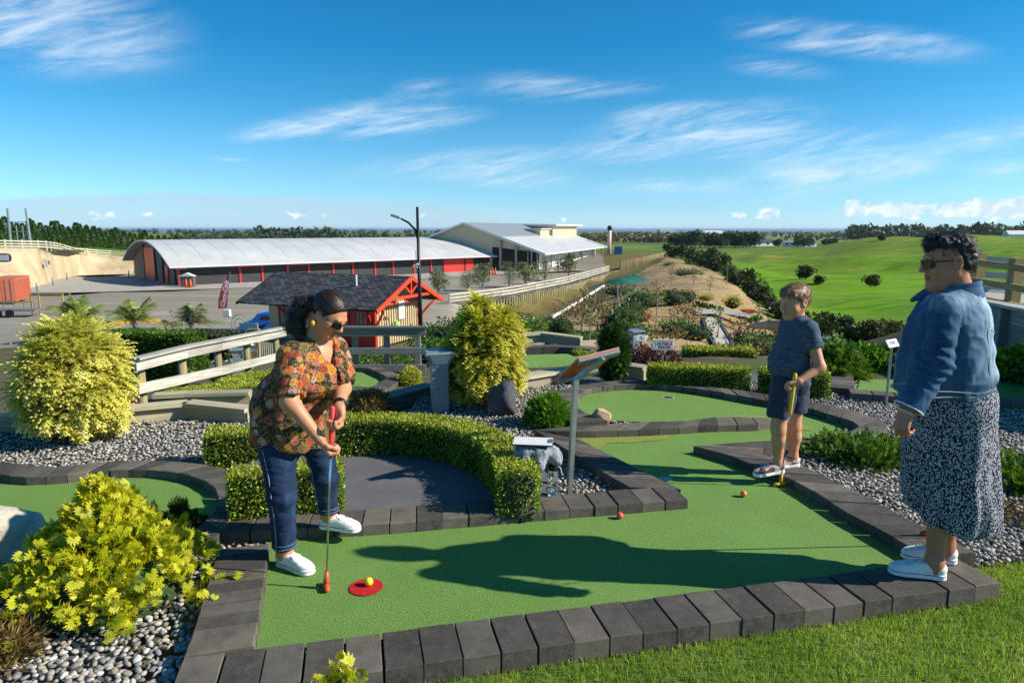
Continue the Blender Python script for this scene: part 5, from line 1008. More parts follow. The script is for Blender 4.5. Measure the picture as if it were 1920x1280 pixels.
shrub('olive loose bush behind the feathery conifer', (lvl(1575, 11, -.5).x, 11, -.7), .45, .45, .35, M_MIDG, 900, .08, 72, lump=.3, cz=.3); shrub('dark scrubby bush below the green paddock', (lvl(1625, 12.5, -.5).x, 12.5, -1.1), .6, .6, .4, M_SCRUB, 1000, .09, 73, lump=.3, cz=.3)
shrub('burgundy-leaved barberry bush behind the numbered sign', (lvl(1232, 9.9, -.1).x, 9.9, -.42), .40, .3, .32, M_BURG, 1500, .05, 74, 'barberry', lump=.25, cz=.12); shrub('second burgundy barberry left of the numbered sign', (lvl(1200, 10.4, -.1).x, 10.4, -.45), .22, .2, .3, M_BURG, 700, .05, 75, 'barberry', lump=.25, cz=.12)
# column conifer behind the tilted sign panel, lollipop tree
shrub('dark upright conifer behind the tilted sign panel', (lvl(1150, 7.75, 0).x, 7.75, -.02), .155, .155, .34, M_DKG, 2600, .06, 76, 'column_conifer', tpl=SPR, lump=.12, low=-.95, cz=.33)
shrub('loose upper shoots of a dark upright conifer', (lvl(1150, 7.95, 0).x, 7.95, -.02), .12, .12, .2, M_DKG, 500, .05, 77, 'column_conifer', tpl=SPR, lump=.4, low=-.9, cz=.64)
t_ = shrub('round-headed standard tree beside the pale low wall', (lvl(1051, 17, -1.4).x, 17, -1.55), .30, .3, .26, M_DKG, 900, .06, 78, 'standard_tree', lump=.1, low=-.8, cz=.82, cat='tree')
shrub('small dark twiggy shrub with a stake left of the standard tree', (lvl(1028, 17.2, -1.4).x, 17.2, -1.5), .14, .14, .25, M_SCRUB, 260, .05, 79, lump=.3, low=-.9, cz=.4)
shrub('tiny golden cone shrub at the end of the grey railing', (lvl(770, 11.9, -1).x, 11.9, -1.02), .17, .17, .24, M_GOLD2, 900, .06, 80, 'cone_shrub', tpl=SPR, low=-.4, cz=.08)
for k, (px, Y, rx, h, mt, lab) in enumerate(((685, 15, .5, .45, M_MIDG, 'green shrub behind the grey railing, below the red wall'), (735, 15.5, .45, .35, M_MIDG, 'leafy shrub behind the grey railing, middle bay'), (716, 14.2, .16, .1, M_YELL, 'yellow flower clump behind the grey railing'), (757, 14.3, .16, .1, M_YELL, 'second yellow flower clump behind the grey railing'),
        (660, 14, .25, .5, M_BRIG, 'upright bright shrub beside the blouse behind the railing'), (700, 26, .6, .5, M_MIDG, 'feathery shrub at the cottage wall'), (760, 27, .9, .7, M_OLIV, 'grassy shrub in front of the cottage gable'), (823, 22, 1.0, 1.1, M_DKG, 'dark tree-like bush right of the lamp post'), (850, 19, .9, 1.0, M_DKG, 'dark bush left of the golden-green conifer'), (815, 17, .6, .6, M_MIDG, 'green bush behind the grey railing end'),
        (975, 24, .9, .55, M_MIDG, 'green bush behind the golden-green conifer top'), (1005, 26, .7, .6, M_BRIG, 'bright green bush on the bank below the pole wall'), (960, 30, 1.1, .7, M_DKG, 'dark bush on the bank below the pole wall'))):
    q = gnd(px, Y); shrub(lab, q, rx, rx * .9, h * .7, mt, int(500 + 500 * rx), .05 + .05 * rx, 90 + k, lump=.25, cz=h * .45)
for k in range(26):                                            # low groundcover rows in front of the sand bank
    q = gnd(985 + (k % 13) * 12 + rng.uniform(-3, 3), 20.5 + (k // 13) * 2.6 + rng.uniform(-.4, .4)); shrub('low green groundcover plant in the rows below the sand bank', q, .36, .34, .22, [M_MIDG, M_DKG][k // 13], 240, .09, 120 + k, 'groundcover_plant', 'groundcover rows below the sand bank', core=False, low=0.)
for k in range(9): q = G(225 + k * 7.5, 752 + rng.uniform(-4, 4)); shrub('red-tipped succulent clump behind the timber edging', (q[0] * 1.04, 6.75 + rng.uniform(-.1, .1), -.0), .045, .04, .07, M_REDL, 46, .035, 150 + k, 'succulent', 'succulents behind the timber edging', core=False, low=0.)
# ---- scattered plants of the sand bank
SB = [(1160, 66, 2.3, 1.2, M_OLIV, 'silvery bush below the pole wall'), (1205, 40, 1.7, 1.2, M_MIDG, 'large leafy green bush right of the green shade roofs'), (1185, 36, 1.1, .9, M_DKG, 'dark green bush in front of the shade roofs'), (1258, 47, .8, .7, M_DKG, 'dark round bush high on the sand bank'), (1265, 40, 1.1, .9, M_DKG, 'dark round bush in the middle of the sand bank'), 
      (1286, 75, 2.2, .9, M_OLIV, 'grey-green bush patch near the top of the sand bank'), (1373, 44, .8, 1.0, M_YELL, 'yellow-green cone shrub on the right of the sand bank'), (1419, 42, .5, .4, M_BRIG, 'bright small shrub right of the yellow cone'), (1322, 44, .7, .5, M_YELL, 'thin yellow sapling on the sand bank'), (1285, 33, 1.0, .8, M_BRNZ, 'bronze twiggy bush left of the concrete lane'), (1270, 27, 1.1, .6, M_MIDG, 'leafy green bush at the near end of the sand bank'), 
      (1400, 46, .8, .25, M_REDL, 'red low patch right of the yellow cone'), (1130, 32, 1.4, 1.3, M_BRNZ, 'tall brown twiggy bush beside the upright conifer'), (1080, 40, 1.3, .9, M_BRNZ, 'brown scrub at the foot of the pole wall'), (1160, 24, .9, .7, M_DKG, 'dark bush behind the upright conifer'), (1185, 21, .8, .7, M_MIDG, 'green bush behind the white lectern sign'),
      (1400, 27, .9, .6, M_BURG, 'purple bush right of the concrete lane'), (1385, 31, .9, .6, M_BRNZ, 'brown seedhead bush right of the concrete lane'), (1420, 24, .9, .8, M_MIDG, 'green bush under the pointing arm'), (1445, 25, 1.0, .9, M_DKG, 'dark bush behind the boy'), (1395, 23, .8, .35, M_DKG, 'low dark groundcover under the pointing hand'), (1370, 18.5, 1.1, .35, M_BRNZ, 'dry grassy patch behind the far hedge'), (1425, 17, .8, .4, M_BRNZ, 'dry grass right of the far hedge'), (1480, 16, .7, .5, M_DKG, 'dark shrub right of the far hedge'), (1255, 110, 1.6, 1.2, M_BRIG, 'bright broadleaf bush at the end of the pole wall')]
SB += [(1100, 34, 1.8, 1.5, M_BRNZ, 'brown twiggy bush on the lower sand bank'), (1286, 41, .9, .9, M_DKG, 'dark bush beside the middle one on the sand bank'), (1195, 31, .8, .5, M_REDL, 'orange-red groundcover below the leafy bush'), (1305, 26, .9, .6, M_DKG, 'dark groundcover beside the concrete lane'), (1178, 30, 1.2, .9, M_MIDG, 'green bush left of the leafy bush'), (1120, 26, 1.3, 1.2, M_BRNZ, 'dry twiggy bush left of the upright conifer'), (1290, 29, 1.2, .9, M_BRNZ, 'bronze twigs left of the lane foot'), (1255, 23, 1.0, .6, M_BRNZ, 'dry brown growth behind the numbered sign')]
for k, (px, Y, rx, h, mt, lab) in enumerate(SB):
    q = gnd(px, Y); rx *= .8; h *= .85; shrub(lab, q, rx, rx, h * .62, mt, int(420 + 160 * rx) if mt is not M_BRNZ else int(220 + 90 * rx), .055 + .07 * rx, 200 + k, lump=.3, cz=h * .42, core=mt is not M_BRNZ, fill=.5 if mt is not M_BRNZ else .9)
# rows of tiny edging plants on the bank
for k in range(22):
    q = gnd(1305 + k * 5.2, 39.5 - .14 * k); shrub('tiny dark edging plant in the curved row on the sand bank', q, .2, .2, .2, M_DKG, 40, .16, 260 + k, 'edging_plant', 'curved row of edging plants', core=False, low=0.)
# young bare saplings with stakes
for k, (px, Y, h) in enumerate(sorted(((1230, 30, 2.0), (1090, 26, 1.6), (1207, 62, 2.4), (1258, 60, 2.2), (1362, 62, 3.0), (1330, 52, 1.6), (1300, 58, 1.5), (1420, 34, 1.4), (1245, 90, 2.4), (1380, 70, 2.0), (1105, 20, 1.1), (1345, 27, 1.2)))):
    q = gnd(px, Y); s = thing('sapling', 'thin young sapling on the sand bank, ' + ORD[k] + ' from the left', 'sapling', q, 'young saplings on the sand bank'); tr_ = MB().tube([q - Vector((0, 0, .1)), q + Vector((.03, 0, h * .6)), q + Vector((rng.uniform(-.1, .1), 0, h))], [.03, .022, .01], 5); tr_.build('trunk', M_BARKG, s)
    g = np.random.default_rng(300 + k); m_ = 70; P = np.c_[g.normal(0, .2 * h / 2, m_), g.normal(0, .2 * h / 2, m_), g.uniform(h * .45, h * 1.05, m_)] + np.array(q); V, F = place(*LEAF, P, g.normal(size=(m_, 3)), np.full(m_, .13), k); foliage('crown', [(V, F, g.random(m_), 1, None)], [M_BRNZ, M_OLIV, M_MIDG][k % 3], s)
# ---- trees with clumped crowns
def tree_tpl(name, cat, h, cw, ch, mat, n, leaf, seed, trunk=.12, clumps=14, tpl=LEAF, bark=None, label='', group=None, cone=False):
    t = thing(name, label, cat, (0, 0, 0), group); g = np.random.default_rng(seed); z0 = h - ch; tops = []
    if cone:
        u = g.random(n) ** .8; a = g.uniform(0, 6.28, n); rr = cw / 2 * np.clip((1 - u) ** .8 + .03, 0, 1) * (.75 + .35 * g.random(n)) * (1 + .18 * np.sin(u * 40 + a)); P = np.c_[np.cos(a) * rr, np.sin(a) * rr, z0 + ch * u]; D = np.c_[np.cos(a), np.sin(a), g.uniform(.1, .7, n)]
        ctr = g.random(n)
    else:
        C_ = g.normal(size=(clumps, 3)); C_ /= np.linalg.norm(C_, axis=1)[:, None]; C_ *= (g.random((clumps, 1)) ** .4) * .72; C_ = C_ * np.array([cw / 2, cw / 2, ch / 2]); k = g.integers(0, clumps, n); dd = g.normal(size=(n, 3)); dd /= np.linalg.norm(dd, axis=1)[:, None]
        P = C_[k] + dd * (g.random((n, 1)) ** .35) * np.array([cw, cw, ch]) * .19 * (.7 + .6 * (k[:, None] % 3) / 2); D = dd + g.normal(0, .5, dd.shape); P[:, 2] += z0 + ch / 2; ctr = np.clip((k % 5) / 8 + g.beta(2, 2, n) * .6, 0, 1); tops = [Vector(c) + Vector((0, 0, z0 + ch / 2)) for c in C_[:7]]
    V, F = place(*tpl[:2], P, D, leaf * g.uniform(.6, 1.3, n), seed); foliage('crown', [(V, F, ctr, len(tpl[1]), None)], mat, t)
    m = MB().tube([(0, 0, -.2), (.03 * h * .1, 0, z0 * .6 + .1 * h), (0, .02 * h * .1, z0 + ch * .5)], [trunk, trunk * .8, trunk * .35], 7); trk = m.build('trunk', bark or M_BARK, t, True)
    for tp in tops: MB().tube([(0, 0, z0 * .7 + .05 * h), tuple(tp * .6 + Vector((0, 0, z0 * .3))), tuple(tp)], [trunk * .5, trunk * .35, trunk * .12], 5).build('limb', bark or M_BARK, trk)
    return t
def put(tpl_, used, p, rz, sc, label=None):
    if not used: used.append(1); tpl_.location = p; tpl_.rotation_euler = (0, 0, rz); tpl_.scale = (sc,) * 3; o = tpl_
    else: o = dup(tpl_, p, rz, sc)
    if label: o['label'] = label
    return o
ley = [tree_tpl('conifer_tree', 'conifer', 6.6, 3.4, 6.3, M_PINE, 1500, .42, 400 + k, .14, label='upright green conifer in the long row above the concrete bank', group='conifer row above the concrete bank', cone=True) for k in range(3)]
lu = [[], [], []]
for k in range(34):
    px = -20 + k * 11.0 + rng.uniform(-3, 3); Y = 142 + k * 1.2; z = -1.6 - max(0, px - 60) * .0135; put(ley[k % 3], lu[k % 3], lvl(px, Y, z - .4), rng.uniform(0, 6), (rng.uniform(.70, .92)))
olv = [tree_tpl('olive_tree', 'olive tree', 4.2, 4.0, 3.5, M_OLIV, 1500, .26, 420 + k, .11, 16, tpl=BLADE if k else LEAF, bark=M_BARKG, label='x', group='olive trees along the yard fence') for k in range(2)]; ou = [[], []]
for k, (px, Y, sc, lab) in enumerate(((822, 79, .82, 'grey-green olive tree nearest the cottage gable'), (878, 82, .86, 'olive tree second from the cottage along the yard fence'), (905, 86, .92, 'olive tree touching the second one, left of the barn'), (955, 90, 1.0, 'widest olive tree in front of the barn'), (985, 92, .9, 'olive tree overlapping the widest one on its right'), (1022, 99, 1.1, 'tall olive tree in front of the barn verandah'), (1066, 108, 1.05, 'olive tree nearest the white roller doors'))): put(olv[k % 2], ou[k % 2], lvl(px, Y, CARZ), k * 1.3, sc, lab)
# shrubs on the paddock and the dark boundary scrub
bsh = [tree_tpl('scrub_bush', 'bush', 3.0, 3.2, 2.9, M_SCRUB, 900, .36, 440 + k, .08, 11, label='dark scrub bush in the boundary row beside the paddock', group='dark boundary scrub row') for k in range(3)]; bu = [[], [], []]
brow = [(1252, 165), (1262, 155), (1276, 148), (1290, 140), (1300, 128), (1312, 122), (1324, 112), (1330, 118), (1340, 100), (1352, 94), (1364, 88), (1372, 80), (1384, 76), (1392, 82), (1400, 70), (1410, 66), (1418, 62), (1428, 60), (1436, 56), (1446, 54), (1455, 52), (1466, 50), (1476, 50), (1490, 52), (1505, 50), (1540, 47), (1552, 45), (1564, 44), (1576, 44), (1588, 43), (1600, 42), (1612, 42), (1624, 41), (1636, 40), (1648, 41), (1662, 40), (1676, 38), (1690, 38), (1520, 38), (1545, 36), (1655, 36), (1630, 36)]
for k, (px, Y) in enumerate(brow): put(bsh[k % 3], bu[k % 3], gnd(px, Y, -.25), k * 1.7, rng.uniform(.62, 1.0) * (1.25 if Y > 90 else .95 if Y > 58 else .72))
pbs = tree_tpl('paddock_bush', 'bush', 1.8, 2.2, 1.85, M_SCRUB, 1300, .30, 450, .06, 16, label='x', group='lone bushes on the paddock'); pu = []
for px, Y, sc, lab in ((1510, 97, 1.15, 'lone dark bush on the paddock left of the others'), (1536, 92, .72, 'smallest lone bush on the paddock'), (1633, 90, .95, 'lone spiky bush on the paddock nearest the denim jacket'), (1652, 168, .9, 'dark clump near the hilltop')): put(pbs, pu, gnd(px, Y, -.1), px, sc, lab)
# pine belt beyond the paddock
pin = [tree_tpl('pine_tree', 'pine', 11, 8, 9.5, M_FAR, 420, 1.5, 460 + k, .3, 10, label='dark pine in the belt beyond the green paddock', group='pine belt beyond the paddock') for k in range(2)]; pn_ = [[], []]
for k in range(34): px = 1258 + k * 4.8 + rng.uniform(-2, 2); put(pin[k % 2], pn_[k % 2], gnd(px, 372 + rng.uniform(-14, 14), -.5), k * 2.1, rng.uniform(.6, .98))
for k in range(16): px = rng.uniform(1445, 1570); put(pin[k % 2], pn_[k % 2], gnd(px, rng.uniform(380, 470), -.5), k, rng.uniform(.4, .72))
# far-off woods: each belt reads as one mass
def far_wood(label, px0, px1, Y0, Y1, n, h, mat, seed, leaf):
    g = np.random.default_rng(seed); px = g.uniform(px0, px1, n); Y = g.uniform(Y0, Y1, n); x = (px - CXP) / FPX * Y; z = hgt(x, Y); hh = h * g.uniform(.5, 1.25, n); m_ = 34
    q = g.normal(size=(n, m_, 3)); q /= np.linalg.norm(q, axis=2)[..., None]; q *= g.random((n, m_, 1)) ** .4; P = q * (hh[:, None, None] * np.array([.52, .52, .5])) + np.stack([x, Y, z + hh * .5], 1)[:, None]
    P = P.reshape(-1, 3); V, F = place(*LEAF, P, g.normal(size=P.shape), np.repeat(hh, m_) * leaf * g.uniform(.6, 1.2, len(P)), seed)
    tag(mkobj('far_trees', npmesh('far_trees', V, F, {'rnd': ('FACE', np.clip(np.repeat(g.random(n), m_) * .5 + g.random(len(P)) * .5, 0, 1))}), mat), label, 'trees', kind='stuff')
far_wood('distant tree belt behind the long shed roof', 330, 860, 520, 700, 260, 6, M_FAR, 500, .5)
far_wood('dark distant wood above the shed roof on the left', 480, 640, 640, 760, 130, 9.5, M_FAR, 501, .5)
far_wood('brownish distant wood right of the tall flue', 1090, 1330, 620, 820, 240, 6.5, M_FARB, 502, .5)
far_wood('distant tree belts towards the sea', 1090, 1720, 1300, 2600, 420, 6.5, M_FAR, 503, .5)
far_wood('distant scattered shelter belts on the plain', 1100, 1720, 700, 1300, 150, 6, M_FAR, 504, .5)
far_wood('dark distant forest on the right horizon', 1590, 2150, 750, 1000, 420, 13, M_FAR, 505, .5)
far_wood('dark distant woods on the left horizon', -250, 900, 1400, 2800, 420, 11, M_FAR, 506, .5)
far_wood('distant wood along the sea horizon', 1560, 2150, 1500, 2800, 260, 9, M_FAR, 507, .5)
# ---- palms
def palm(label, loc, h, R_, nf, seed, cat='palm', mat=None, old=None):
    t = thing('palm_tree', label, cat, loc); g = np.random.default_rng(seed); loc = Vector(loc); m = MB().tube([loc - Vector((0, 0, .2)), loc + Vector((.03, 0, h * .5)), loc + Vector((0, 0, h))], [.16, .12, .15], 9); m.build('trunk', M_BARKG, t, True)
    for k in range(nf):
        a = k * 2.4 + g.uniform(-.2, .2); el = R(78 - 62 * (k / nf) + g.uniform(-6, 6)); L = R_ * g.uniform(.9, 1.1); V = []; F = []; pts = []
        for i in range(9):
            s = i / 8; r_ = L * (math.cos(el) * s + .10 * s * s); z = L * (math.sin(el) * s - (.30 + .22 * k / nf) * s * s); pts.append(loc + Vector((math.cos(a) * r_, math.sin(a) * r_, h + z)))
        fr = MB(); fr.tube(pts, [.035 * (1 - .8 * i / 8) for i in range(9)], 4)
        sd = Vector((-math.sin(a), math.cos(a), 0))
        for i in np.linspace(.1, 1, 34):
            j = min(7, int(i * 8)); u = i * 8 - j; p = pts[j].lerp(pts[j + 1], u); tg = (pts[j + 1] - pts[j]).normalized(); ln = L * .34 * math.sin(math.pi * min(1, i * .85 + .16)) + .1
            for sg in (-1, 1):
                d = (sd * sg * .75 + tg * .55 + Vector((0, 0, -.45 + g.uniform(-.15, .15)))).normalized(); w = tg * .035; q = len(fr.v); fr.v += [tuple(p - w), tuple(p + w), tuple(p + d * ln)]; fr.f.append((q, q + 1, q + 2))
        me = fr.mesh('frond'); ra = me.attributes.new('rnd', 'FLOAT', 'FACE'); ra.data.foreach_set('value', g.random(len(me.polygons)).astype(np.float32)); mkobj('frond', me, old if (old and k >= nf - 3) else (mat or M_PALM), t)
    return t
M_PALM = leafmat('palm_frond', [(0, lin(70, 98, 36)), (.5, lin(112, 134, 54)), (1, lin(158, 168, 92))], .3); M_PALMY = leafmat('yellowing_palm_frond', [(0, lin(150, 140, 40)), (.5, lin(206, 166, 50)), (1, lin(226, 190, 90))], .3)
q = lvl(255, 36, -3.95); palm('palm with yellowing lower fronds, middle of three in the yard', q, .75, 2.0, 9, 601, old=M_PALMY)
q = lvl(150, 35, -3.85); palm('drooping palm above the golden conifer, left of three', q, .9, 1.8, 9, 602)
q = lvl(362, 36, -4.0); palm('grey-green palm beside the red banner, right of three', q, .7, 1.8, 10, 603, mat=M_OLIV)
q = lvl(667, 62, -6.0); palm('stout palm showing above the cottage roof', q, 1.6, 3.0, 15, 604)
# ================================================================== SMALLER OBJECTS
# ---- timber edging and railings
M_WOODE = woodmat('olive_tan_edging_timber', lin(128, 119, 94), lin(190, 180, 148))
def beams(label, pts, h, w, mat=M_WOODE, name='timber_edging', low=-.06):
    P3 = [Vector(p) for p in pts]; t = thing(name, label, 'edging', P3[0], 'timber edging beams')
    for a, b in zip(P3, P3[1:]):
        dn = Vector((0, 0, -h / 2)); MB().bar(a + dn, b + dn, w, h).build('board', mat, t); MB().bar(a + Vector((0, -.01, .018)), b + Vector((0, -.01, .018)), w + .07, .035).build('cap', mat, t)
    return t
ge = lambda px, py, z: Vector((*G(px, py, z), z))
beams('weathered timber edging beam behind the left pebbles', [ge(-40, 788, .10), ge(240, 768, .10), ge(352, 758, .10), ge(470, 770, .10)], .13, .09)
beams('second timber beam behind the left edging', [ge(290, 744, .12), ge(352, 741, .12), ge(470, 738, .12)], .12, .08)
beams('grey timber beam running from the low green to the bollard light', [ge(705, 752, .06), ge(810, 724, .06)], .16, .12, M_WOODG)
beams('curved timber edging behind the golden-green conifer', [ge(905, 724, .08), ge(985, 708, .10), ge(1080, 692, .10)], .16, .12)
beams('timber edging beam left of the far box hedge', [ge(1150, 683, .10), ge(1212, 692, .10)], .16, .12)
beams('low timber beam on the lower terrace behind the conifer', [lvl(978, 11.9, -.12), lvl(1015, 12.0, -.1), lvl(1090, 11.7, -.14)], .14, .12)
lr = [(253, 8.5, .03), (350, 9.6, .0), (415, 10.5, -.05), (535, 12.6, -.16)]
rl = thing('handrail', 'weathered timber handrail of the ramp behind the golden conifer', 'handrail', lvl(253, 8.5, -.9))
LR3 = [lvl(a, d, z) for a, d, z in lr]
for a, b in zip(LR3, LR3[1:]):
    MB().bar(a, b, .045, .14).build('top_rail', M_WOODL, rl); MB().bar(a + Vector((0, 0, .088)), b + Vector((0, 0, .088)), .15, .035).build('cap', M_WOODL, rl)
for (a, d, z), (a2, d2, z2) in (((258, 8.5, -.27), (415, 10.5, -.45)), ((415, 10.5, -.45), (530, 12.5, -.58))): MB().bar(lvl(a, d, z), lvl(a2, d2, z2), .045, .13).build('lower_rail', M_WOODL, rl)
for a, d in ((272, 8.7), (348, 9.65), (413, 10.6), (466, 11.5), (520, 12.4)):
    q = lvl(a, d, -1.3); MB().lathe([(.058, 0), (.058, 1.2)], (q.x, q.y + .08, q.z), 10).build('post', M_WOODP, rl, True)
rr = thing('railing', 'grey timber railing in front of the red cottage', 'railing', lvl(650, 13, -1.1))
ztop = -.22
for z in (ztop, ztop - .37, ztop - .70): MB().bar(lvl(530 if z == ztop else 560, 13.0, z), lvl(798, 13.0, z), .05, .15 if z == ztop else .125).build('rail', M_WOODG, rr)
for a in (600, 667, 726, 784): q = lvl(a, 13.06, -1.1); MB().box(-.055, .055, .0, .1, -.2, .87, Matrix.Translation(q)).build('post', M_WOODG, rr)
MB().bar(lvl(530, 13.03, ztop + .09), lvl(801, 13.03, ztop + .09), .16, .035).build('cap', M_WOODG, rr)
# ---- bollard lights
M_BOLL = simple('bollard_grey_paint', lin(112, 126, 130), .45, var=.06, bump=.05); M_LENS = simple('frosted_lens', lin(196, 200, 196), .3, var=.05)
def bollard(label, loc, rz=.25, h=.60):
    t = thing('bollard_light', label, 'bollard light', loc, 'grey bollard lights'); q = Matrix.Translation(loc) @ Matrix.Rotation(rz, 4, 'Z'); k = h / .6
    def fr(prof, nm, mt, par):
        m = MB()
        for r_, z in prof: m.v += [tuple(q @ Vector((x * r_, y * r_, z * k))) for x, y in ((-1, -1), (1, -1), (1, 1), (-1, 1))]
        n = len(prof); m.f = [(i * 4 + j, i * 4 + (j + 1) % 4, i * 4 + 4 + (j + 1) % 4, i * 4 + 4 + j) for i in range(n - 1) for j in range(4)] + [(3, 2, 1, 0), tuple(n * 4 - 4 + j for j in range(4))]
        return m.build(nm, mt, par)
    fr([(.078, -.02), (.078, .44)], 'column', M_BOLL, t); fr([(.084, .441), (.084, .462)], 'collar', M_BOLL, t)
    lens = fr([(.072, .463), (.118, .562)], 'lens', M_LENS, t)
    for sx_, sy in ((-1, -1), (1, -1), (1, 1), (-1, 1)): MB().bar(q @ Vector((sx_ * .074, sy * .074, .463 * k)), q @ Vector((sx_ * .122, sy * .122, .562 * k)), .018, .018).build('strut', M_BOLL, lens)
    fr([(.145, .563), (.150, .578), (.13, .592)], 'cap', M_BOLL, t)
gx, gy = G(823, 772); bollard('square grey bollard light beside the golden-green conifer', (gx, gy + .08, 0))
bollard('grey bollard light behind the timber handrail', lvl(446, 14.6, -1.42), .4); bollard('grey bollard light beside the burgundy bush', lvl(1187, 12.0, -.62), .5); bollard('far bollard light behind the boy with the putter', lvl(1550, 13.5, -1.0), .3)
# ---- tilted sign seen from behind
px0 = Vector((*G(1067, 921), 0)); sp_ = thing('sign_stand', 'galvanised sign stand with tilted orange-backed panel beside the cap', 'sign', px0)
ptop = at(1080, 708, px0.y); MB().bar(px0 + Vector((0, 0, -.05)), ptop, .032, .032, up=(1, .4, 0)).build('post', M_GALV, sp_)
TL, TR, BL = at(1086, 674, px0.y - .10), at(1162, 655, px0.y - .02), at(1040, 717, px0.y + .10); BR = TR + BL - TL
M_OPAN = simple('orange_brown_panel', lin(196, 98, 34), .5, var=.15, scale=5)
nrm = (TR - TL).cross(BL - TL).normalized(); nrm = nrm if nrm.z > 0 else -nrm
pan = MB().add([p + nrm * o_ for o_ in (.0, .014) for p in (TL, TR, BR, BL)], [(0, 1, 2, 3), (7, 6, 5, 4), (0, 4, 5, 1), (1, 5, 6, 2), (2, 6, 7, 3), (3, 7, 4, 0)]).build('panel', M_OPAN, sp_)
MB().add([p + nrm * o_ for o_ in (.0145, .017) for p in (TL, TR, BR, BL)], [(0, 1, 2, 3), (7, 6, 5, 4), (0, 4, 5, 1), (1, 5, 6, 2), (2, 6, 7, 3), (3, 7, 4, 0)]).build('sign_face', M_WHITE, pan)
for f in (.06, .88): MB().bar(TL.lerp(BL, f) - nrm * .012, TR.lerp(BR, f) - nrm * .012, .055, .02, up=nrm).build('channel', M_GALV, pan)
MB().bar(ptop - Vector((0, 0, .01)), TL.lerp(TR, .55) - nrm * .03, .045, .025, up=nrm).build('arm', M_GALV, sp_)
# ---- lettering
def text_mesh(txt, size, M, mat, parent, name='lettering', shear=0., bold=0.):
    cu_ = bpy.data.curves.new('lettering', 'FONT'); cu_.body = txt; cu_.size = size; cu_.align_x = 'CENTER'; cu_.align_y = 'CENTER'; cu_.shear = shear; cu_.offset = bold; cu_.extrude = .0004
    o = bpy.data.objects.new('t', cu_); COL.objects.link(o); dg = bpy.context.evaluated_depsgraph_get(); me = bpy.data.meshes.new_from_object(o.evaluated_get(dg)); bpy.data.objects.remove(o)
    me.materials.clear(); me.transform(M); return mkobj(name, me, mat, parent)
M_REDT = simple('red_lettering', lin(196, 30, 34), .5); M_DKT = simple('dark_lettering', lin(40, 44, 48), .5); M_WT = simple('white_lettering', lin(240, 240, 238), .5)
def face_M(p, yaw, tilt): return Matrix.Translation(p) @ Matrix.Rotation(yaw, 4, 'Z') @ Matrix.Rotation(math.pi / 2 - tilt, 4, 'X')
def lectern(label, px, py, Y, w, h, yaw, tilt, base_z, texts, border=True):
    p = at(px, py, Y); t = thing('lectern_sign', label, 'sign', (p.x, p.y, base_z)); M = face_M(p, yaw, tilt)
    MB().bevbox(-w / 2, w / 2, -h / 2, h / 2, -.012, 0, .003, M).build('board', M_WHITE, t); MB().tube([M @ Vector((0, -h * .2, -.02)), (p.x, p.y + .02, base_z - .05)], .013, 8).build('post', M_GALV, t)
    if border:
        m = MB()
        for a, b in (((-.42, .36), (.46, .36)), ((.46, -.36), (-.42, -.36)), ((-.42, -.36), (-.34, 0)), ((-.34, 0), (-.42, .36)), ((-.30, -.06), (.46, -.02))): m.bar(M @ Vector((a[0] * w, a[1] * h, .001)), M @ Vector((b[0] * w, b[1] * h, .001)), .004, .002, up=M.to_3x3() @ Vector((0, 0, 1)))
        bo = m.build('border_line', M_DKT, t); bo['kind'] = 'stuff'
    for tx, x, y, s, mt in texts: text_mesh(tx, s, M @ Matrix.Translation((x * w, y * h, .002)), mt, t, bold=.0015)
    return t
lectern('white sign reading 14 PAR 3 behind the box hedge', 1243.5, 646, 9.5, .30, .15, 0, .12, -.3, [('14', -.2, .12, .06, M_DKT), ('PAR', .12, .12, .055, M_REDT), ('3', .38, .12, .055, M_REDT), ('Moana Curls,', .08, -.2, .032, M_DKT)])
lectern('small white tilted sign left of the numbered sign', 1203, 633, 10.6, .16, .15, -.5, 1.0, -.4, [('13', -.1, .1, .04, M_DKT), ('PAR 2', .1, -.15, .03, M_DKT)], False)
gx, gy = G(1655, 757); lectern('pale tilted sign on a thin post left of the denim jacket', 1674, 643, gy, .20, .085, .6, .55, 0, [('12', -.25, 0, .05, M_DKT), ('PAR 2', .15, 0, .04, M_DKT)], False)
# ---- rocks
def rockmat(name, a, b, sc=6.):
    t = NT(name); n1 = t.noise(sc, 6, .62, .4); n2 = t.noise(sc * 9, 4, .6); return t.fin(t.ramp(t.math('ADD', t.math('MULTIPLY', n1, .75), t.math('MULTIPLY', n2, .25)), [(.3, a), (.7, b)]), .85, t.bump(t.math('ADD', n1, t.math('MULTIPLY', n2, .4)), .6, .03))
def rock(label, loc, S, mat, seed, planes=10, rz=0.):
    bm = bmesh.new(); bmesh.ops.create_icosphere(bm, subdivisions=4, radius=1); g = np.random.default_rng(seed); N = g.normal(size=(planes, 3)); N /= np.linalg.norm(N, axis=1)[:, None]; dd = g.uniform(.55, .85, planes)
    for v in bm.verts:
        for n, d in zip(N, dd):
            k = v.co.dot(Vector(n)) - d
            if k > 0: v.co -= Vector(n) * k * .93
        v.co += v.co.normalized() * (.05 * mnoise.noise(v.co * 2.3 + Vector((seed, 0, 0))) + .02 * mnoise.noise(v.co * 7))
        v.co = Matrix.Rotation(rz, 3, 'Z') @ Vector((v.co.x * S[0], v.co.y * S[1], v.co.z * S[2])) + Vector(loc)
    me = bpy.data.meshes.new('rock'); bm.to_mesh(me); bm.free(); me.shade_smooth(); return tag(mkobj('rock', me, mat), label, 'rock')
gx, gy = G(940, 780); rock('dark angular basalt rock beside the golden-green conifer', (gx, gy + .12, .12), (.19, .16, .27), rockmat('basalt', lin(50, 52, 56), lin(92, 94, 98)), 3, 14, .5)
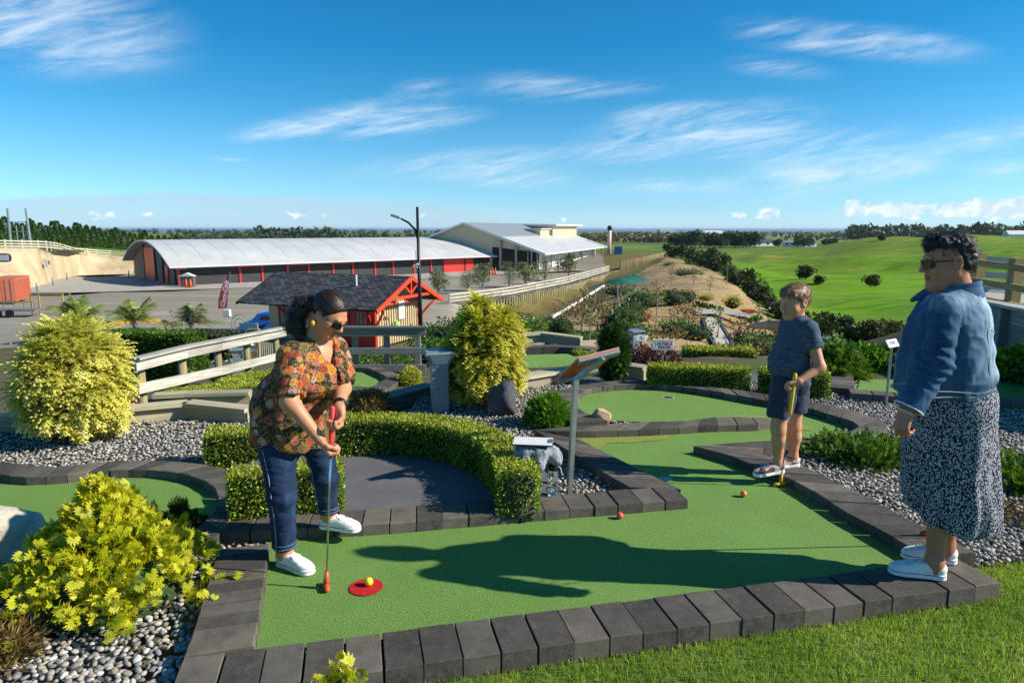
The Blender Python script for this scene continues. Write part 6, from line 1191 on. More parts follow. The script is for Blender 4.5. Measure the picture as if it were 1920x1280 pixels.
gx, gy = G(1127, 796); rock('small tan rock on the divider pavers', (gx, gy + .04, .07), (.10, .08, .085), rockmat('tan_rock', lin(166, 132, 100), lin(204, 176, 142)), 8, 8)
gx, gy = G(20, 1035); rock('large pale grey boulder at the left edge of the green', (gx - .06, gy - .04, .10), (.30, .2, .24), rockmat('pale_boulder', lin(150, 143, 128), lin(214, 205, 186), 6.), 16, 14, .4)
for k, (a, b, s) in enumerate(((1035, 745, .05), (720, 795, .05))): gx, gy = G(a, b); rock(('grey stone at the outer edge of the ring kerb', 'grey stone beside the curved hedge')[k], (gx, gy, .02), (s, s * .8, s * .6), bpy.data.materials['pale_boulder'], 20 + k)
# ---- balls
def ball(label, px, py, col):
    gx, gy = G(px, py); bm = bmesh.new(); bmesh.ops.create_uvsphere(bm, u_segments=28, v_segments=18, radius=.0213); me = bpy.data.meshes.new('golf_ball'); bm.to_mesh(me); bm.free(); me.shade_smooth()
    t = NT(label.split()[0] + '_ball'); d = t.voro(210, vec=t.tc.outputs['Object']).outputs['Distance']; t.fin(col, .3, t.bump(t.step(d, .0, .6), .5, .001)); o = tag(mkobj('golf_ball', me, t.m), label, 'golf ball'); o.location = (gx, gy, .0263 if 'yellow' in label else .0218)
ball('yellow golf ball resting on the red tee mat', 692, 1099, lin(236, 222, 40)); ball('orange golf ball on the turf near the boy', 1394, 931, lin(244, 130, 36)); ball('pinkish red golf ball against the back kerb', 1162, 972, lin(236, 84, 72))
# ---- cap with clipboard on the hedge end, bottle on the kerb
ctr = Vector((*G(1008, 842, .36), .345))
t = NT('grey_marl_cloth'); n1 = t.noise(240, 3); n2 = t.noise(14, 4, .6, .6)
M_MARL = t.fin(t.ramp(n1, [(.3, lin(112, 115, 120)), (.7, lin(160, 163, 166))]), .9, t.bump(n2, .8, .02))
gx, gy = G(1036, 928, KH); bp = (gx, gy, KH + .001); bo_ = thing('water_bottle', 'clear plastic water bottle with black lid on the kerb', 'bottle', bp)
gt = NT('clear_plastic'); gt.fin((.94, .97, .98), .04); gt.b.inputs['Transmission Weight'].default_value = .96; gt.b.inputs['IOR'].default_value = 1.12
MB().lathe([(.034, 0), (.037, .01), (.036, .06), (.033, .10), (.035, .14), (.028, .165), (.024, .17)], bp, 20).build('body', gt.m, bo_, True)
wt = NT('water'); wt.fin((.9, .97, 1), .02); wt.b.inputs['Transmission Weight'].default_value = 1; wt.b.inputs['IOR'].default_value = 1.2
MB().lathe([(.030, .004), (.033, .012), (.033, .05)], bp, 20).build('water', wt.m, bo_, True); lid = MB().lathe([(.028, .168), (.032, .172), (.032, .20), (.026, .208)], bp, 20).build('lid', M_BLACK, bo_, True)
MB().tube([Vector(bp) + Vector((.032, 0, .195)), Vector(bp) + Vector((.048, 0, .18)), Vector(bp) + Vector((.055, 0, .15)), Vector(bp) + Vector((.06, 0, .135))], [.006, .007, .007, .009], 6).build('strap', M_MARL, lid)
# ---- street lamp
p = lvl(791, 30, -4.4); lp = thing('street_lamp', 'black street lamp with curved arm beside the cottage', 'street lamp', p)
MB().tube([p, p + Vector((-.02, 0, 3)), p + Vector((-.05, 0, 7.05))], [.105, .085, .055], 10).build('pole', M_BLACK, lp, True)
hd = p + Vector((-.05, 0, 5.75)); MB().tube([hd + Vector((0, 0, -.05)), hd + Vector((-.10, 0, .32)), hd + Vector((-.38, 0, .62)), hd + Vector((-.72, 0, .80))], [.06, .05, .045, .04], 8).build('arm', M_BLACK, lp, True)
MB().bevbox(-.30, .12, -.09, .09, -.05, .06, .025, Matrix.Translation(hd + Vector((-.86, 0, .86))) @ Matrix.Rotation(.30, 4, 'Y')).build('lamp_head', M_GALV, lp)
MB().bevbox(-.14, .14, -.05, .05, -.05, .05, .02, Matrix.Translation(p + Vector((-.16, -.14, 4.55))) @ Matrix.Rotation(-.5, 4, 'Y')).build('camera_box', M_WHITE, lp); MB().tube([p + Vector((-.04, -.02, 4.4)), p + Vector((-.12, -.1, 4.5))], .025, 6).build('bracket', M_WHITE, lp); MB().tube([p + Vector((-.14, -.05, 4.7)), p + Vector((-.14, -.05, 5.2))], .015, 5).build('antenna', M_BLACK, lp)
# ---- feather banner
p = lvl(424, 46, -4.2); bn = thing('feather_banner', 'red feather banner with white drink lettering beside the palm', 'banner', p); M_BAN = simple('banner_red', lin(224, 92, 92), .7, var=.06)
lf = [(-.42, .55), (-.34, 1.2), (-.22, 1.7), (-.08, 2.2), (.06, 2.6), (.24, 2.88), (.44, 3.0)]; rt_ = [(.06, .60), (.16, 1.2), (.22, 1.7), (.28, 2.2), (.34, 2.6), (.40, 2.85), (.46, 3.0)]
m = MB(); n = len(lf)
for yy in (0, .012): m.v += [tuple(p + Vector((x, yy + .03 * math.sin(z * 3), z))) for x, z in [(a_ * 1.25, b_) for a_, b_ in lf] + [(a_ * 1.1, b_) for a_, b_ in rt_]]
m.f = [(i, n + i, n + i + 1, i + 1) for i in range(n - 1)] + [(2 * n + i + 1, 3 * n + i + 1, 3 * n + i, 2 * n + i) for i in range(n - 1)] + [(i, i + 1, 2 * n + i + 1, 2 * n + i) for i in range(n - 1)] + [(n + i + 1, n + i, 3 * n + i, 3 * n + i + 1) for i in range(n - 1)]
m.build('cloth', M_BAN, bn); MB().tube([p + Vector((.10, .02, 0)), p + Vector((.2, .02, 1.2)), p + Vector((.34, .02, 2.4)), p + Vector((.48, .02, 3.03))], .022, 6).build('pole', M_GALV, bn); MB().bevbox(-.12, .3, -.15, .2, 0, .5, .03, Matrix.Translation(p)).build('base', M_WHITE, bn)
text_mesh('Coca-Cola', .42, Matrix.Translation(p + Vector((.02, -.05, 1.55))) @ Matrix.Rotation(math.pi / 2, 4, 'X') @ Matrix.Rotation(R(77), 4, 'Z'), M_WT, bn, shear=.35, bold=.012)
# ---- cafe corner
M_ALU = simple('brushed_aluminium', lin(190, 194, 198), .3, .85)
def cafe_table(label, p, mt):
    t = thing('cafe_table', label, 'table', p, 'cafe tables'); p = Vector(p); MB().lathe([(.38, .70), (.40, .715), (.38, .73)], p, 20).build('table_top', mt, t); MB().tube([p, p + Vector((0, 0, .70))], .03, 8).build('stem', M_ALU, t); MB().lathe([(.26, 0), (.24, .02), (.04, .05)], p, 14).build('base', M_ALU, t)
def cafe_chair(label, p, rz):
    t = thing('cafe_chair', label, 'chair', p, 'cafe chairs'); q = Matrix.Translation(p) @ Matrix.Rotation(rz, 4, 'Z'); MB().bevbox(-.22, .22, -.22, .22, .42, .45, .01, q).build('seat', M_ALU, t)
    for sx_ in (-1, 1):
        for sy in (-1, 1): MB().tube([q @ Vector((sx_ * .21, sy * .21, 0)), q @ Vector((sx_ * .19, sy * .19, .44))], .014, 6).build('leg', M_ALU, t)
    MB().tube([q @ Vector((.27 * math.cos(a), .25 * math.sin(a), .66 + .12 * max(0, math.sin(a)))) for a in np.linspace(-.4, 3.54, 14)], .015, 6).build('backrest', M_ALU, t)
M_BLUET = simple('blue_table_top', lin(60, 92, 140), .35); M_REDC = simple('red_cushion', lin(200, 60, 62), .7)
cafe_table('blue-topped cafe table by the iron fence', lvl(456, 27, -3.55), M_BLUET); cafe_table('low dark cafe table nearer the handrail', lvl(451, 24.5, -3.75), simple('dark_table_top', lin(52, 66, 92), .3)); cafe_chair('aluminium cafe chair left of the tables', lvl(414, 24.6, -3.82), .8); cafe_chair('aluminium cafe chair behind the blue table', lvl(470, 28, -3.7), 2.6); cafe_chair('aluminium cafe chair with a red seat between the tables', lvl(434, 24.9, -3.82), -.6)
fe = thing('iron_fence', 'black iron picket fence in front of the cottage', 'fence', lvl(440, 28.5, -4))
pa, pb = lvl(405, 29.5, -4.0), lvl(532, 31, -4.2); nP = 34
for k in range(nP): q = pa.lerp(pb, k / (nP - 1)); MB().box(-.014, .014, -.014, .014, 0, 1.05, Matrix.Translation(q)).build('picket', M_BLACK, fe)
for z in (.15, .95): MB().bar(pa + Vector((0, 0, z)), pb + Vector((0, 0, z)), .03, .05).build('rail', M_BLACK, fe)
for k, px in enumerate((474, 484)): q = lvl(px, 29.6, -4.0); g__ = thing('gate_post', ('green-grey timber gate post by the cafe', 'pale timber gate post by the cafe')[k], 'post', q); MB().box(-.11, .11, -.11, .11, 0, 1.35, Matrix.Translation(q)).build('shaft', M_WOODP, g__); MB().box(-.13, .13, -.13, .13, 1.35, 1.4, Matrix.Translation(q)).build('cap', M_WOODP, g__)
q = lvl(470, 31, -4.1); wb = thing('menu_board', 'white board behind the cafe tables', 'board', q); MB().box(-.42, .42, -.03, .03, 1.25, 1.55, Matrix.Translation(q)).build('panel', M_WHITE, wb); MB().box(-.05, .05, -.02, .02, 0, 1.25, Matrix.Translation(q)).build('leg', M_WOODL, wb)
q = lvl(453, 33, -4.2); orn = thing('iron_arch', 'ornamental blue-grey iron arch behind the cafe tables', 'garden ornament', q)
for r_ in (.42, .28): MB().tube([q + Vector((r_ * math.cos(a), 0, 1.2 + .6 * math.sin(a) * r_ / .42)) for a in np.linspace(0, 3.14159, 12)] , .02, 5).build('hoop', M_BOLL, orn)
for x in (-.42, -.28, .28, .42): MB().tube([q + Vector((x, 0, 0)), q + Vector((x, 0, 1.2))], .02, 5).build('upright', M_BOLL, orn)
# ---- blue car behind the cottage
p = lvl(520, 49, -5.75); car = thing('parked_car', 'bright blue car half hidden behind the cottage', 'car', p); M_CAR = simple('blue_car_paint', lin(38, 100, 178), .2, .2, var=.04)
prof = [(-2.0, .45), (-2.05, .75), (-1.9, 1.0), (-1.55, 1.08), (-1.2, 1.5), (-.6, 1.62), (.5, 1.6), (1.1, 1.12), (1.8, 1.0), (2.0, .8), (2.0, .45)]
q = Matrix.Translation(p) @ Matrix.Rotation(R(12), 4, 'Z'); n = len(prof); m = MB()
for y, s_ in ((-.85, .96), (-.7, 1.), (.7, 1.), (.85, .96)): m.v += [tuple(q @ Vector((x * s_, y, .3 + (z - .3) * s_))) for x, z in prof]
m.f = [(r_ * n + i, r_ * n + i + 1, (r_ + 1) * n + i + 1, (r_ + 1) * n + i) for r_ in range(3) for i in range(n - 1)] + [tuple(range(n))[::-1], tuple(3 * n + i for i in range(n))]
m.build('body', M_CAR, car); MB().add([q @ Vector(v) for v in ((-1.1, -.87, 1.08), (.85, -.87, 1.08), (.42, -.84, 1.5), (-.75, -.84, 1.5))], [(0, 1, 2, 3)]).build('side_window', M_DARKIN, car)
for x in (-1.25, 1.25):
    for y in (-.86, .86): w_ = MB().tube([q @ Vector((x, y - .1, .32)), q @ Vector((x, y + .1, .32))], .32, 18).build('wheel', M_BLACK, car); MB().tube([q @ Vector((x, y - .115, .32)), q @ Vector((x, y + .115, .32))], .19, 12).build('rim', M_GALV, w_)
MB().bevbox(-2.06, -1.95, -.6, -.3, .78, .92, .02, q).build('tail_lamp', M_REDP, car)
# ---- things on the sand bank
M_BOLLD = simple('dark_edge_board', lin(70, 74, 80), .7)
def lane(label, L, Rr_, h):
    t = thing('concrete_lane', label, 'golf lane', gnd(1345, 27)); n = 26; a = spline([gnd(px, Y, .05)[:] for px, Y in L], n); b = spline([gnd(px, Y, .05)[:] for px, Y in Rr_], n); m = MB(); m.v = [tuple(p) for p in a] + [tuple(p) for p in b]; m.f = [(i, n + i, n + i + 1, i + 1) for i in range(n - 1)]; m.build('slab', conc, t)
    for e, nm in ((a, 'edge_board'), (b, 'edge_board')):
        m = MB()
        for i in range(n): m.v += [tuple(e[i] + np.array([0, 0, -.1])), tuple(e[i] + np.array([0, 0, h])), tuple(e[i] + np.array([.12, 0, h])), tuple(e[i] + np.array([.12, 0, -.1]))]
        m.f = [(i * 4 + j, i * 4 + (j + 1) % 4, i * 4 + 4 + (j + 1) % 4, i * 4 + 4 + j) for i in range(n - 1) for j in range(4)]; m.build(nm, M_BOLLD, t)
lane('pale curved concrete lane with dark edge boards on the slope', [(1322, 33.5), (1318, 31), (1325, 28), (1332, 26), (1344, 24)], [(1352, 33.5), (1348, 31.5), (1360, 28.5), (1370, 26.2), (1368, 24)], .05)
sheet('path', [tuple(gnd(px, Y)[:2]) for px, Y in ((1302, 36), (1360, 36.5), (1410, 34), (1400, 33), (1350, 34.5), (1305, 34))], -2.52, conc)
M_GRN = simple('green_shade_cloth', lin(30, 92, 74), .6, var=.15)
for k, (px, Y) in enumerate(((1163, 46), (1176, 49), (1189, 52))):
    q = gnd(px, Y); u = thing('shade_umbrella', 'green shade canopy ' + ('nearest', 'in the middle', 'farthest')[k] + ' of three below the pole wall', 'canopy', q); MB().lathe([(1.15, 1.55), (.7, 1.75), (.05, 1.95)], q, 12).build('canopy', M_GRN, u); MB().tube([q, q + Vector((0, 0, 1.95))], .05, 7).build('pole', M_GALV, u)
q = gnd(1140, 50); pr_ = thing('pipe_frame', 'galvanised pipe frame beside the green shade canopies', 'frame', q)
for k in range(4): MB().tube([gnd(1100 + k * 4, 52 + k * 3.2, 1.75), gnd(1172 + k * 6, 49 + k * 3, 1.9)], .05, 6).build('pipe', M_GALV, pr_)
MB().tube([gnd(1098, 50, 1.7), gnd(1118, 64, 1.75)], .05, 6).build('pipe', M_GALV, pr_)
for px, Y in ((1100, 52), (1116, 62), (1158, 48)): MB().tube([gnd(px, Y, -.1), gnd(px, Y, 1.8)], .05, 6).build('leg', M_GALV, pr_)
pp = thing('white_pipe', 'long white pipe lying along the foot of the pole wall', 'pipe', gnd(1050, 70)); MB().tube([gnd(1036, 62, .2), gnd(1075, 74, .5), gnd(1132, 88, .8)], .16, 8).build('run', M_WHITE, pp); MB().lathe([(.2, 0), (.2, .3)], gnd(1036, 62, .1), 8).build('end_cap', M_WHITE, pp)
pwl = thing('low_wall', 'pale low block wall below the groundcover rows', 'low wall', lvl(985, 18, -1.6)); wa, wb2 = lvl(975, 17.6, -1.35), lvl(1128, 18.6, -1.35)
for k in range(17): a_ = wa.lerp(wb2, k / 17 + .001); b_ = wa.lerp(wb2, (k + 1) / 17 - .001); MB().bar(a_ + Vector((0, 0, -.1)), b_ + Vector((0, 0, -.1)), .1, .34).build('block', conc, pwl)
# small putter head and yellow-tip details are built with the people

lb = rail_fence('low timber barrier with squat posts along the yard edge', [gnd(175, 33.5), gnd(250, 33), gnd(330, 32.5)], .42, (.3,), 2.6, M_WOODL, .2, .10, .06)
hz = MB().box(-40000, 40000, -200, 33900, -75, 12).build('haze', None); hz['kind'] = 'stuff'; hz['label'] = 'thin pale blue sea haze over the far plain'; hz['category'] = 'haze'
t = NT('haze_air'); t.t.nodes.remove(t.b); pv = t.n('ShaderNodeVolumePrincipled'); pv.inputs['Color'].default_value = (.78, .88, 1., 1); pv.inputs['Density'].default_value = 4.5e-5; pv.inputs['Anisotropy'].default_value = .2; t.t.links.new(pv.outputs[0], t.o.inputs['Volume']); hz.data.materials.append(t.m)
# ================================================================== PEOPLE
# bodies and clothes are distance fields meshed with surface nets
A3 = lambda v: np.array(v[:], np.float32)
def unit(v): v = np.array(v, float); return v / np.linalg.norm(v)
def seg(P, a, b, r0, r1):
    a = A3(a); ba = A3(b) - a; pa = P - a; t = np.clip(pa @ ba / (ba @ ba), 0, 1)[:, None]; return np.linalg.norm(pa - t * ba, axis=1) - (r0 + (r1 - r0) * t[:, 0])
def segE(P, a, b, ra, rb, w):
    "tapered capsule with elliptical section: radii (along w, across)"
    a = A3(a); ba = A3(b) - a; w = np.array(w, np.float32); pa = P - a; t = np.clip(pa @ ba / (ba @ ba), 0, 1); d = pa - t[:, None] * ba; dx = d @ w; dn = np.sqrt(np.maximum((d * d).sum(1) - dx * dx, 1e-12))
    rx = ra[0] + (rb[0] - ra[0]) * t; ry = ra[1] + (rb[1] - ra[1]) * t; q = np.sqrt((dx / rx) ** 2 + (dn / ry) ** 2); return (q - 1) * np.minimum(rx, ry)
def ell(P, c, r, ax=None):
    q = P - A3(c)
    if ax is not None: q = q @ np.array(ax, np.float32).T
    r = np.array(r, np.float32); k0 = np.linalg.norm(q / r, axis=1); k1 = np.linalg.norm(q / (r * r), axis=1); return k0 * (k0 - 1) / np.maximum(k1, 1e-6)
def smin(a, b, k):
    h = np.clip(.5 + .5 * (b - a) / k, 0, 1); return b + (a - b) * h - k * h * (1 - h)
def smax(a, b, k): return -smin(-a, -b, k)
def U_(k, *ds):
    d = ds[0]
    for e in ds[1:]: d = smin(d, e, k)
    return d
_T = np.random.default_rng(99).random((64, 64, 64)).astype(np.float32) * 2 - 1
def vn(P, f, s=0.):
    Q = P * np.float32(f) + np.float32(s); I = np.floor(Q).astype(np.int64); t = (Q - I).astype(np.float32); t = t * t * (3 - 2 * t); I &= 63; J = (I + 1) & 63; o = 0
    for a, wx in ((I[:, 0], 1 - t[:, 0]), (J[:, 0], t[:, 0])):
        for b, wy in ((I[:, 1], 1 - t[:, 1]), (J[:, 1], t[:, 1])):
            for c, wz in ((I[:, 2], 1 - t[:, 2]), (J[:, 2], t[:, 2])): o = o + _T[a, b, c] * wx * wy * wz
    return o
def surf(f, lo, hi, h, name, newton=1):
    "mesh the zero set of f inside the box lo..hi with voxel h"
    lo = np.array(lo, np.float32); hi = np.array(hi, np.float32); B = 8; nb = np.ceil((hi - lo) / (h * B)).astype(int); n = nb * B + 1
    g = np.stack(np.meshgrid(*[np.arange(k) for k in nb], indexing='ij'), -1).reshape(-1, 3); c = lo + (g * B + B / 2) * h; d = f(c.astype(np.float32)); act = np.abs(d) < B * h * 1.25
    D = np.repeat(np.repeat(np.repeat(np.where(d.reshape(nb) < 0, -1., 1.).astype(np.float32), B, 0), B, 1), B, 2); D = np.pad(D, ((0, 1), (0, 1), (0, 1)), mode='edge')
    o = np.stack(np.meshgrid(*[np.arange(B)] * 3, indexing='ij'), -1).reshape(-1, 3); ga = g[act]
    for i in range(0, len(ga), 400):
        idx = (ga[i:i + 400, None] * B + o[None]).reshape(-1, 3); D[idx[:, 0], idx[:, 1], idx[:, 2]] = f((lo + idx * h).astype(np.float32))
    D[0], D[-1], D[:, 0], D[:, -1], D[:, :, 0], D[:, :, -1] = 1, 1, 1, 1, 1, 1
    S = D < 0; m = np.array(D.shape) - 1; cnt = np.zeros(m, np.int8); offs_ = [(a, b, c) for a in (0, 1) for b in (0, 1) for c in (0, 1)]
    for a, b, c_ in offs_: cnt += S[a:a + m[0], b:b + m[1], c_:c_ + m[2]]
    ci = np.argwhere((cnt > 0) & (cnt < 8)); vid = np.full(m, -1, np.int64); vid[tuple(ci.T)] = np.arange(len(ci)); acc = np.zeros((len(ci), 3)); num = np.zeros(len(ci))
    for p in offs_:
        for ax in range(3):
            if p[ax]: continue
            q = list(p); q[ax] = 1; da = D[ci[:, 0] + p[0], ci[:, 1] + p[1], ci[:, 2] + p[2]]; db = D[ci[:, 0] + q[0], ci[:, 1] + q[1], ci[:, 2] + q[2]]; k = (da < 0) != (db < 0)
            t = np.where(k, da / np.where(k, da - db, 1), 0); e = np.tile(np.array(p, float), (len(ci), 1)); e[:, ax] += t; acc += e * k[:, None]; num += k
    V = lo + (ci + acc / np.maximum(num, 1)[:, None]) * h; F = []
    for ax in range(3):
        a, b = [(1, 2), (2, 0), (0, 1)][ax]; s0 = np.take(S, range(0, S.shape[ax] - 1), ax); s1 = np.take(S, range(1, S.shape[ax]), ax); e = np.argwhere(s0 != s1); e = e[(e[:, a] > 0) & (e[:, b] > 0) & (e[:, a] < m[a]) & (e[:, b] < m[b])]
        sg = s0[tuple(e.T)]; ia = np.zeros(3, int); ia[a] = 1; ib = np.zeros(3, int); ib[b] = 1; Q = np.stack([vid[tuple((e - ia - ib).T)], vid[tuple((e - ib).T)], vid[tuple(e.T)], vid[tuple((e - ia).T)]], 1); Q[~sg] = Q[~sg][:, ::-1]; F.append(Q)
    F = np.vstack(F); F = F[(F >= 0).all(1)]
    V = V.astype(np.float32)
    for _ in range(newton):
        d = f(V); e = np.float32(h * .4); gr = np.stack([f(V + np.array([e if j == k else 0 for j in range(3)], np.float32)) - d for k in range(3)], 1) / e; gl = np.linalg.norm(gr, axis=1); st = np.clip(d / np.maximum(gl, .3), -h * .6, h * .6); V = V - gr / np.maximum(gl, .3)[:, None] * st[:, None]
    return npmesh(name, V, F, smooth=True), V
def onto(f, pts, out=.002):
    "slide points onto the surface of f"
    V = np.array([p[:] for p in pts], np.float32)
    for _ in range(6):
        d = f(V) - out; e = np.float32(.002); gr = np.stack([f(V + np.array([e if j == k else 0 for j in range(3)], np.float32)) - out - d for k in range(3)], 1) / e; gl = np.maximum(np.linalg.norm(gr, axis=1), .3); V = V - gr / (gl ** 2)[:, None] * d[:, None]
    return V
def bounds(*ps, m=.2): A_ = np.array([p[:] for p in ps]); return A_.min(0) - m, A_.max(0) + m
class Head:
    def __init__(s, c, F, U, sc=1.): s.c = A3(c); s.F = unit(F); s.L = unit(np.cross(U, s.F)); s.U = np.cross(s.F, s.L); s.s = sc; s.M = np.stack([s.F, s.L, s.U]).astype(np.float32)
    def loc(s, P): return ((P - s.c) @ s.M.T) / np.float32(s.s)
    def w(s, x, y, z): return Vector(s.c + (s.F * x + s.L * y + s.U * z) * s.s)
    def sdf(s, P, full=0.):
        q = s.loc(P); d = U_(.03, ell(q, (-.012, 0, .028), (.098, .076, .088)), ell(q, (.030, 0, -.030), (.062, .060 + full, .082)))
        for sg in (-1, 1):
            d = smin(d, seg(q, (-.005, sg * .052, -.045), (.055, sg * .02, -.094), .018 + full, .017 + full), .03); d = smin(d, ell(q, (.052, sg * .036, -.036), (.028, .026 + full, .028)), .02)
        d = smin(d, ell(q, (.070, 0, -.096), (.020, .022, .017)), .02); d = smin(d, seg(q, (.080, -.030, .022), (.080, .030, .022), .011, .011), .018)
        for sg in (-1, 1): d = smax(d, -ell(q, (.100, sg * .032, .001), (.014, .019, .012)), .012); d = smin(d, ell(q, (.080, sg * .031, .000), (.012, .0145, .0115)), .003)
        d = smin(d, seg(q, (.090, 0, .010), (.109, 0, -.028), .0085, .0120), .010)
        for sg in (-1, 1): d = smin(d, ell(q, (.097, sg * .011, -.033), (.010, .0085, .008)), .006)
        d = smin(d, ell(q, (.088, 0, -.059), (.010, .022, .0065)), .006); d = smin(d, ell(q, (.086, 0, -.072), (.010, .019, .0070)), .005); d = smax(d, -ell(q, (.100, 0, -.0655), (.008, .022, .0018)), .004)
        for sg in (-1, 1):
            e = smax(ell(q, (-.010, sg * .079, -.004), (.020, .010, .033)), -ell(q, (-.006, sg * .090, -.002), (.011, .009, .020)), .006); d = smin(d, e, .008)
        return d * s.s
    def tint(s, V):
        q = s.loc(V); lip = np.clip(1.4 - np.minimum(np.abs(ell(q, (.088, 0, -.059), (.014, .024, .0075))), 9) * 0 - np.minimum(ell(q, (.090, 0, -.066), (.018, .026, .0145)), 9) / .003, 0, 1)
        brow = np.zeros(len(V))
        for sg in (-1, 1): brow = np.maximum(brow, np.clip(1 - seg(q, (.090, sg * .018, .021), (.078, sg * .048, .024), .0045, .003) / .002, 0, 1))
        return lip, brow
FL = ((.030, .072), (.011, .080), (-.009, .074), (-.027, .058))
def hand(P, wr, F, N, S, curl, sc=1., thumb=.6, spread=0., tcurl=.5):
    "wr wrist, F towards the knuckles, N palm normal (fingers curl towards it), S thumb side"
    F = unit(F); N = unit(np.array(N) - F * np.dot(N, F)); S = unit(np.array(S) - F * np.dot(S, F) - N * np.dot(S, N)); wr = A3(wr); pt = lambda f, s, n: wr + (F * f + S * s + N * n) * sc
    d = None
    for k, (o, L) in enumerate(FL):
        kn = pt(.088 - abs(o - .008) * .25, o, 0); m = seg(P, pt(.0, o * .55, 0), kn, .0155 * sc, .0125 * sc); d = m if d is None else smin(d, m, .016 * sc)
    for k, (o, L) in enumerate(FL):
        a = 0.; p = pt(.088 - abs(o - .008) * .25, o, 0); cu = curl if isinstance(curl, (int, float)) else curl[k]; ch = None
        for j, (fr, r0, r1) in enumerate(((.45, .0098, .0088), (.30, .0088, .0080), (.25, .0080, .0068))):
            a += cu * (.9, 1.15, .8)[j]; q = p + (F * math.cos(a) + N * math.sin(a) + S * spread * o * 8) * L * fr * sc; e = seg(P, p, q, r0 * sc, r1 * sc); ch = e if ch is None else np.minimum(ch, e); p = q
        d = smin(d, ch, .005 * sc)
    t0 = pt(.022, .026, .004); t1 = t0 + (F * .72 + S * .55 * (1 - tcurl * .4) + N * .25) * .036 * sc; t2 = t1 + (F * .80 + S * (.3 - tcurl * .6) + N * (.2 + tcurl * .6)) * .032 * sc; t3 = t2 + (F * .7 - S * tcurl * .8 + N * (.1 + tcurl * .5)) * .024 * sc
    return U_(.007 * sc, smin(d, seg(P, pt(.006, .012, .002), t0, .016 * sc, .015 * sc), .012 * sc), seg(P, t0, t1, .0145 * sc, .0115 * sc), seg(P, t1, t2, .0115 * sc, .010 * sc), seg(P, t2, t3, .010 * sc, .0078 * sc))
def skinmat(name, base, blush):
    t = NT(name); n1 = t.noise(30, 4); n2 = t.noise(7, 3); c = t.ramp(n1, [(.3, tuple(v * .9 for v in base)), (.7, tuple(min(1, v * 1.08) for v in base))]); c = t.mix(t.step(n2, .45, .75, 0., .45), c, blush)
    c = t.mix(t.math('MULTIPLY', t.attr('lip'), .75), c, (blush[0] * .75, blush[1] * .48, blush[2] * .5)); c = t.mix(t.math('MULTIPLY', t.attr('brow'), .85), c, (.03, .02, .015))
    t.fin(c, .5, t.bump(t.noise(260, 2), .12, .002), spec=.4); t.b.inputs['Subsurface Weight'].default_value = .12; t.b.inputs['Subsurface Radius'].default_value = (.02, .008, .004); t.b.inputs['Subsurface Scale'].default_value = .35; return t.m
def hairmat(name, a, b, rough=.42):
    t = NT(name); n1 = t.noise(90, 4, .6, 1.2); return t.fin(t.ramp(t.math('ADD', t.math('MULTIPLY', t.attr('rnd'), .6), t.math('MULTIPLY', n1, .4)), [(.25, a), (.75, b)]), rough, t.bump(n1, .5, .004), spec=.5)
def strands(f, V, n, length, width, dirf, seed, mat, parent, lift=.003, curl=0., name='hair_strands'):
    "thin ribbons combed over the surface of f, starting at random surface points"
    g = np.random.default_rng(seed); P = V[g.integers(0, len(V), n)].astype(np.float32); K = 6; pts = [P]; step = (length / K * g.uniform(.6, 1.3, n))[:, None]
    def nor(P): e = np.float32(.003); d = f(P); gr = np.stack([f(P + np.array([e if j == k else 0 for j in range(3)], np.float32)) - d for k in range(3)], 1); return gr / np.maximum(np.linalg.norm(gr, axis=1), 1e-9)[:, None], d
    off = (lift * g.uniform(.3, 2.2, n))[:, None]; ph = g.uniform(0, 6.28, (n, 3)); ns = []
    for k in range(K):
        N, d = nor(P); ns.append(N); D = dirf(P, g) + curl * np.sin(ph + k * 1.1); D = D - N * (D * N).sum(1)[:, None]; D /= np.maximum(np.linalg.norm(D, axis=1), 1e-6)[:, None]; P = (P + D * step - N * (d[:, None] - off * (1 + .4 * k * curl))).astype(np.float32); pts.append(P)
    ns.append(nor(P)[0]); W_ = []
    for k in range(K + 1):
        tn = pts[min(k + 1, K)] - pts[max(k - 1, 0)]; s = np.cross(tn, ns[k]); s /= np.maximum(np.linalg.norm(s, axis=1), 1e-9)[:, None]; w = width * (1 - (k / K) ** 2 * .9); W_ += [pts[k] - s * w, pts[k] + s * w]
    Vv = np.stack(W_, 1).reshape(-1, 3); q = 2 * (K + 1); F = (np.array([[2 * k, 2 * k + 1, 2 * k + 3, 2 * k + 2] for k in range(K)])[None] + (np.arange(n) * q)[:, None, None]).reshape(-1, 4)
    o = mkobj(name, npmesh(name, Vv, F, {'rnd': ('FACE', np.repeat(g.random(n), K))}), mat, parent); o['kind'] = 'stuff'; return o
def seam(f, pts, r, mat, parent, name='seam', n=24, out=.001):
    V = onto(f, [Vector(p) for p in resample([p[:] for p in pts], n)], out)
    for _ in range(4): V[1:-1] = (V[:-2] + V[1:-1] * 2 + V[2:]) / 4
    return MB().tube([tuple(v) for v in V], r, 5).build(name, mat, parent, True)
def part(name, f, lo, hi, h, mat, parent, newton=1): me, V = surf(f, lo, hi, h, name, newton); return mkobj(name, me, mat, parent), V
M_CANV = simple('white_canvas', lin(232, 230, 222), .75, var=.04, bump=.2, bscale=260); M_RUB = simple('white_rubber', lin(236, 235, 230), .5, var=.03); M_NAVYL = simple('navy_stripe', lin(24, 30, 58), .5)
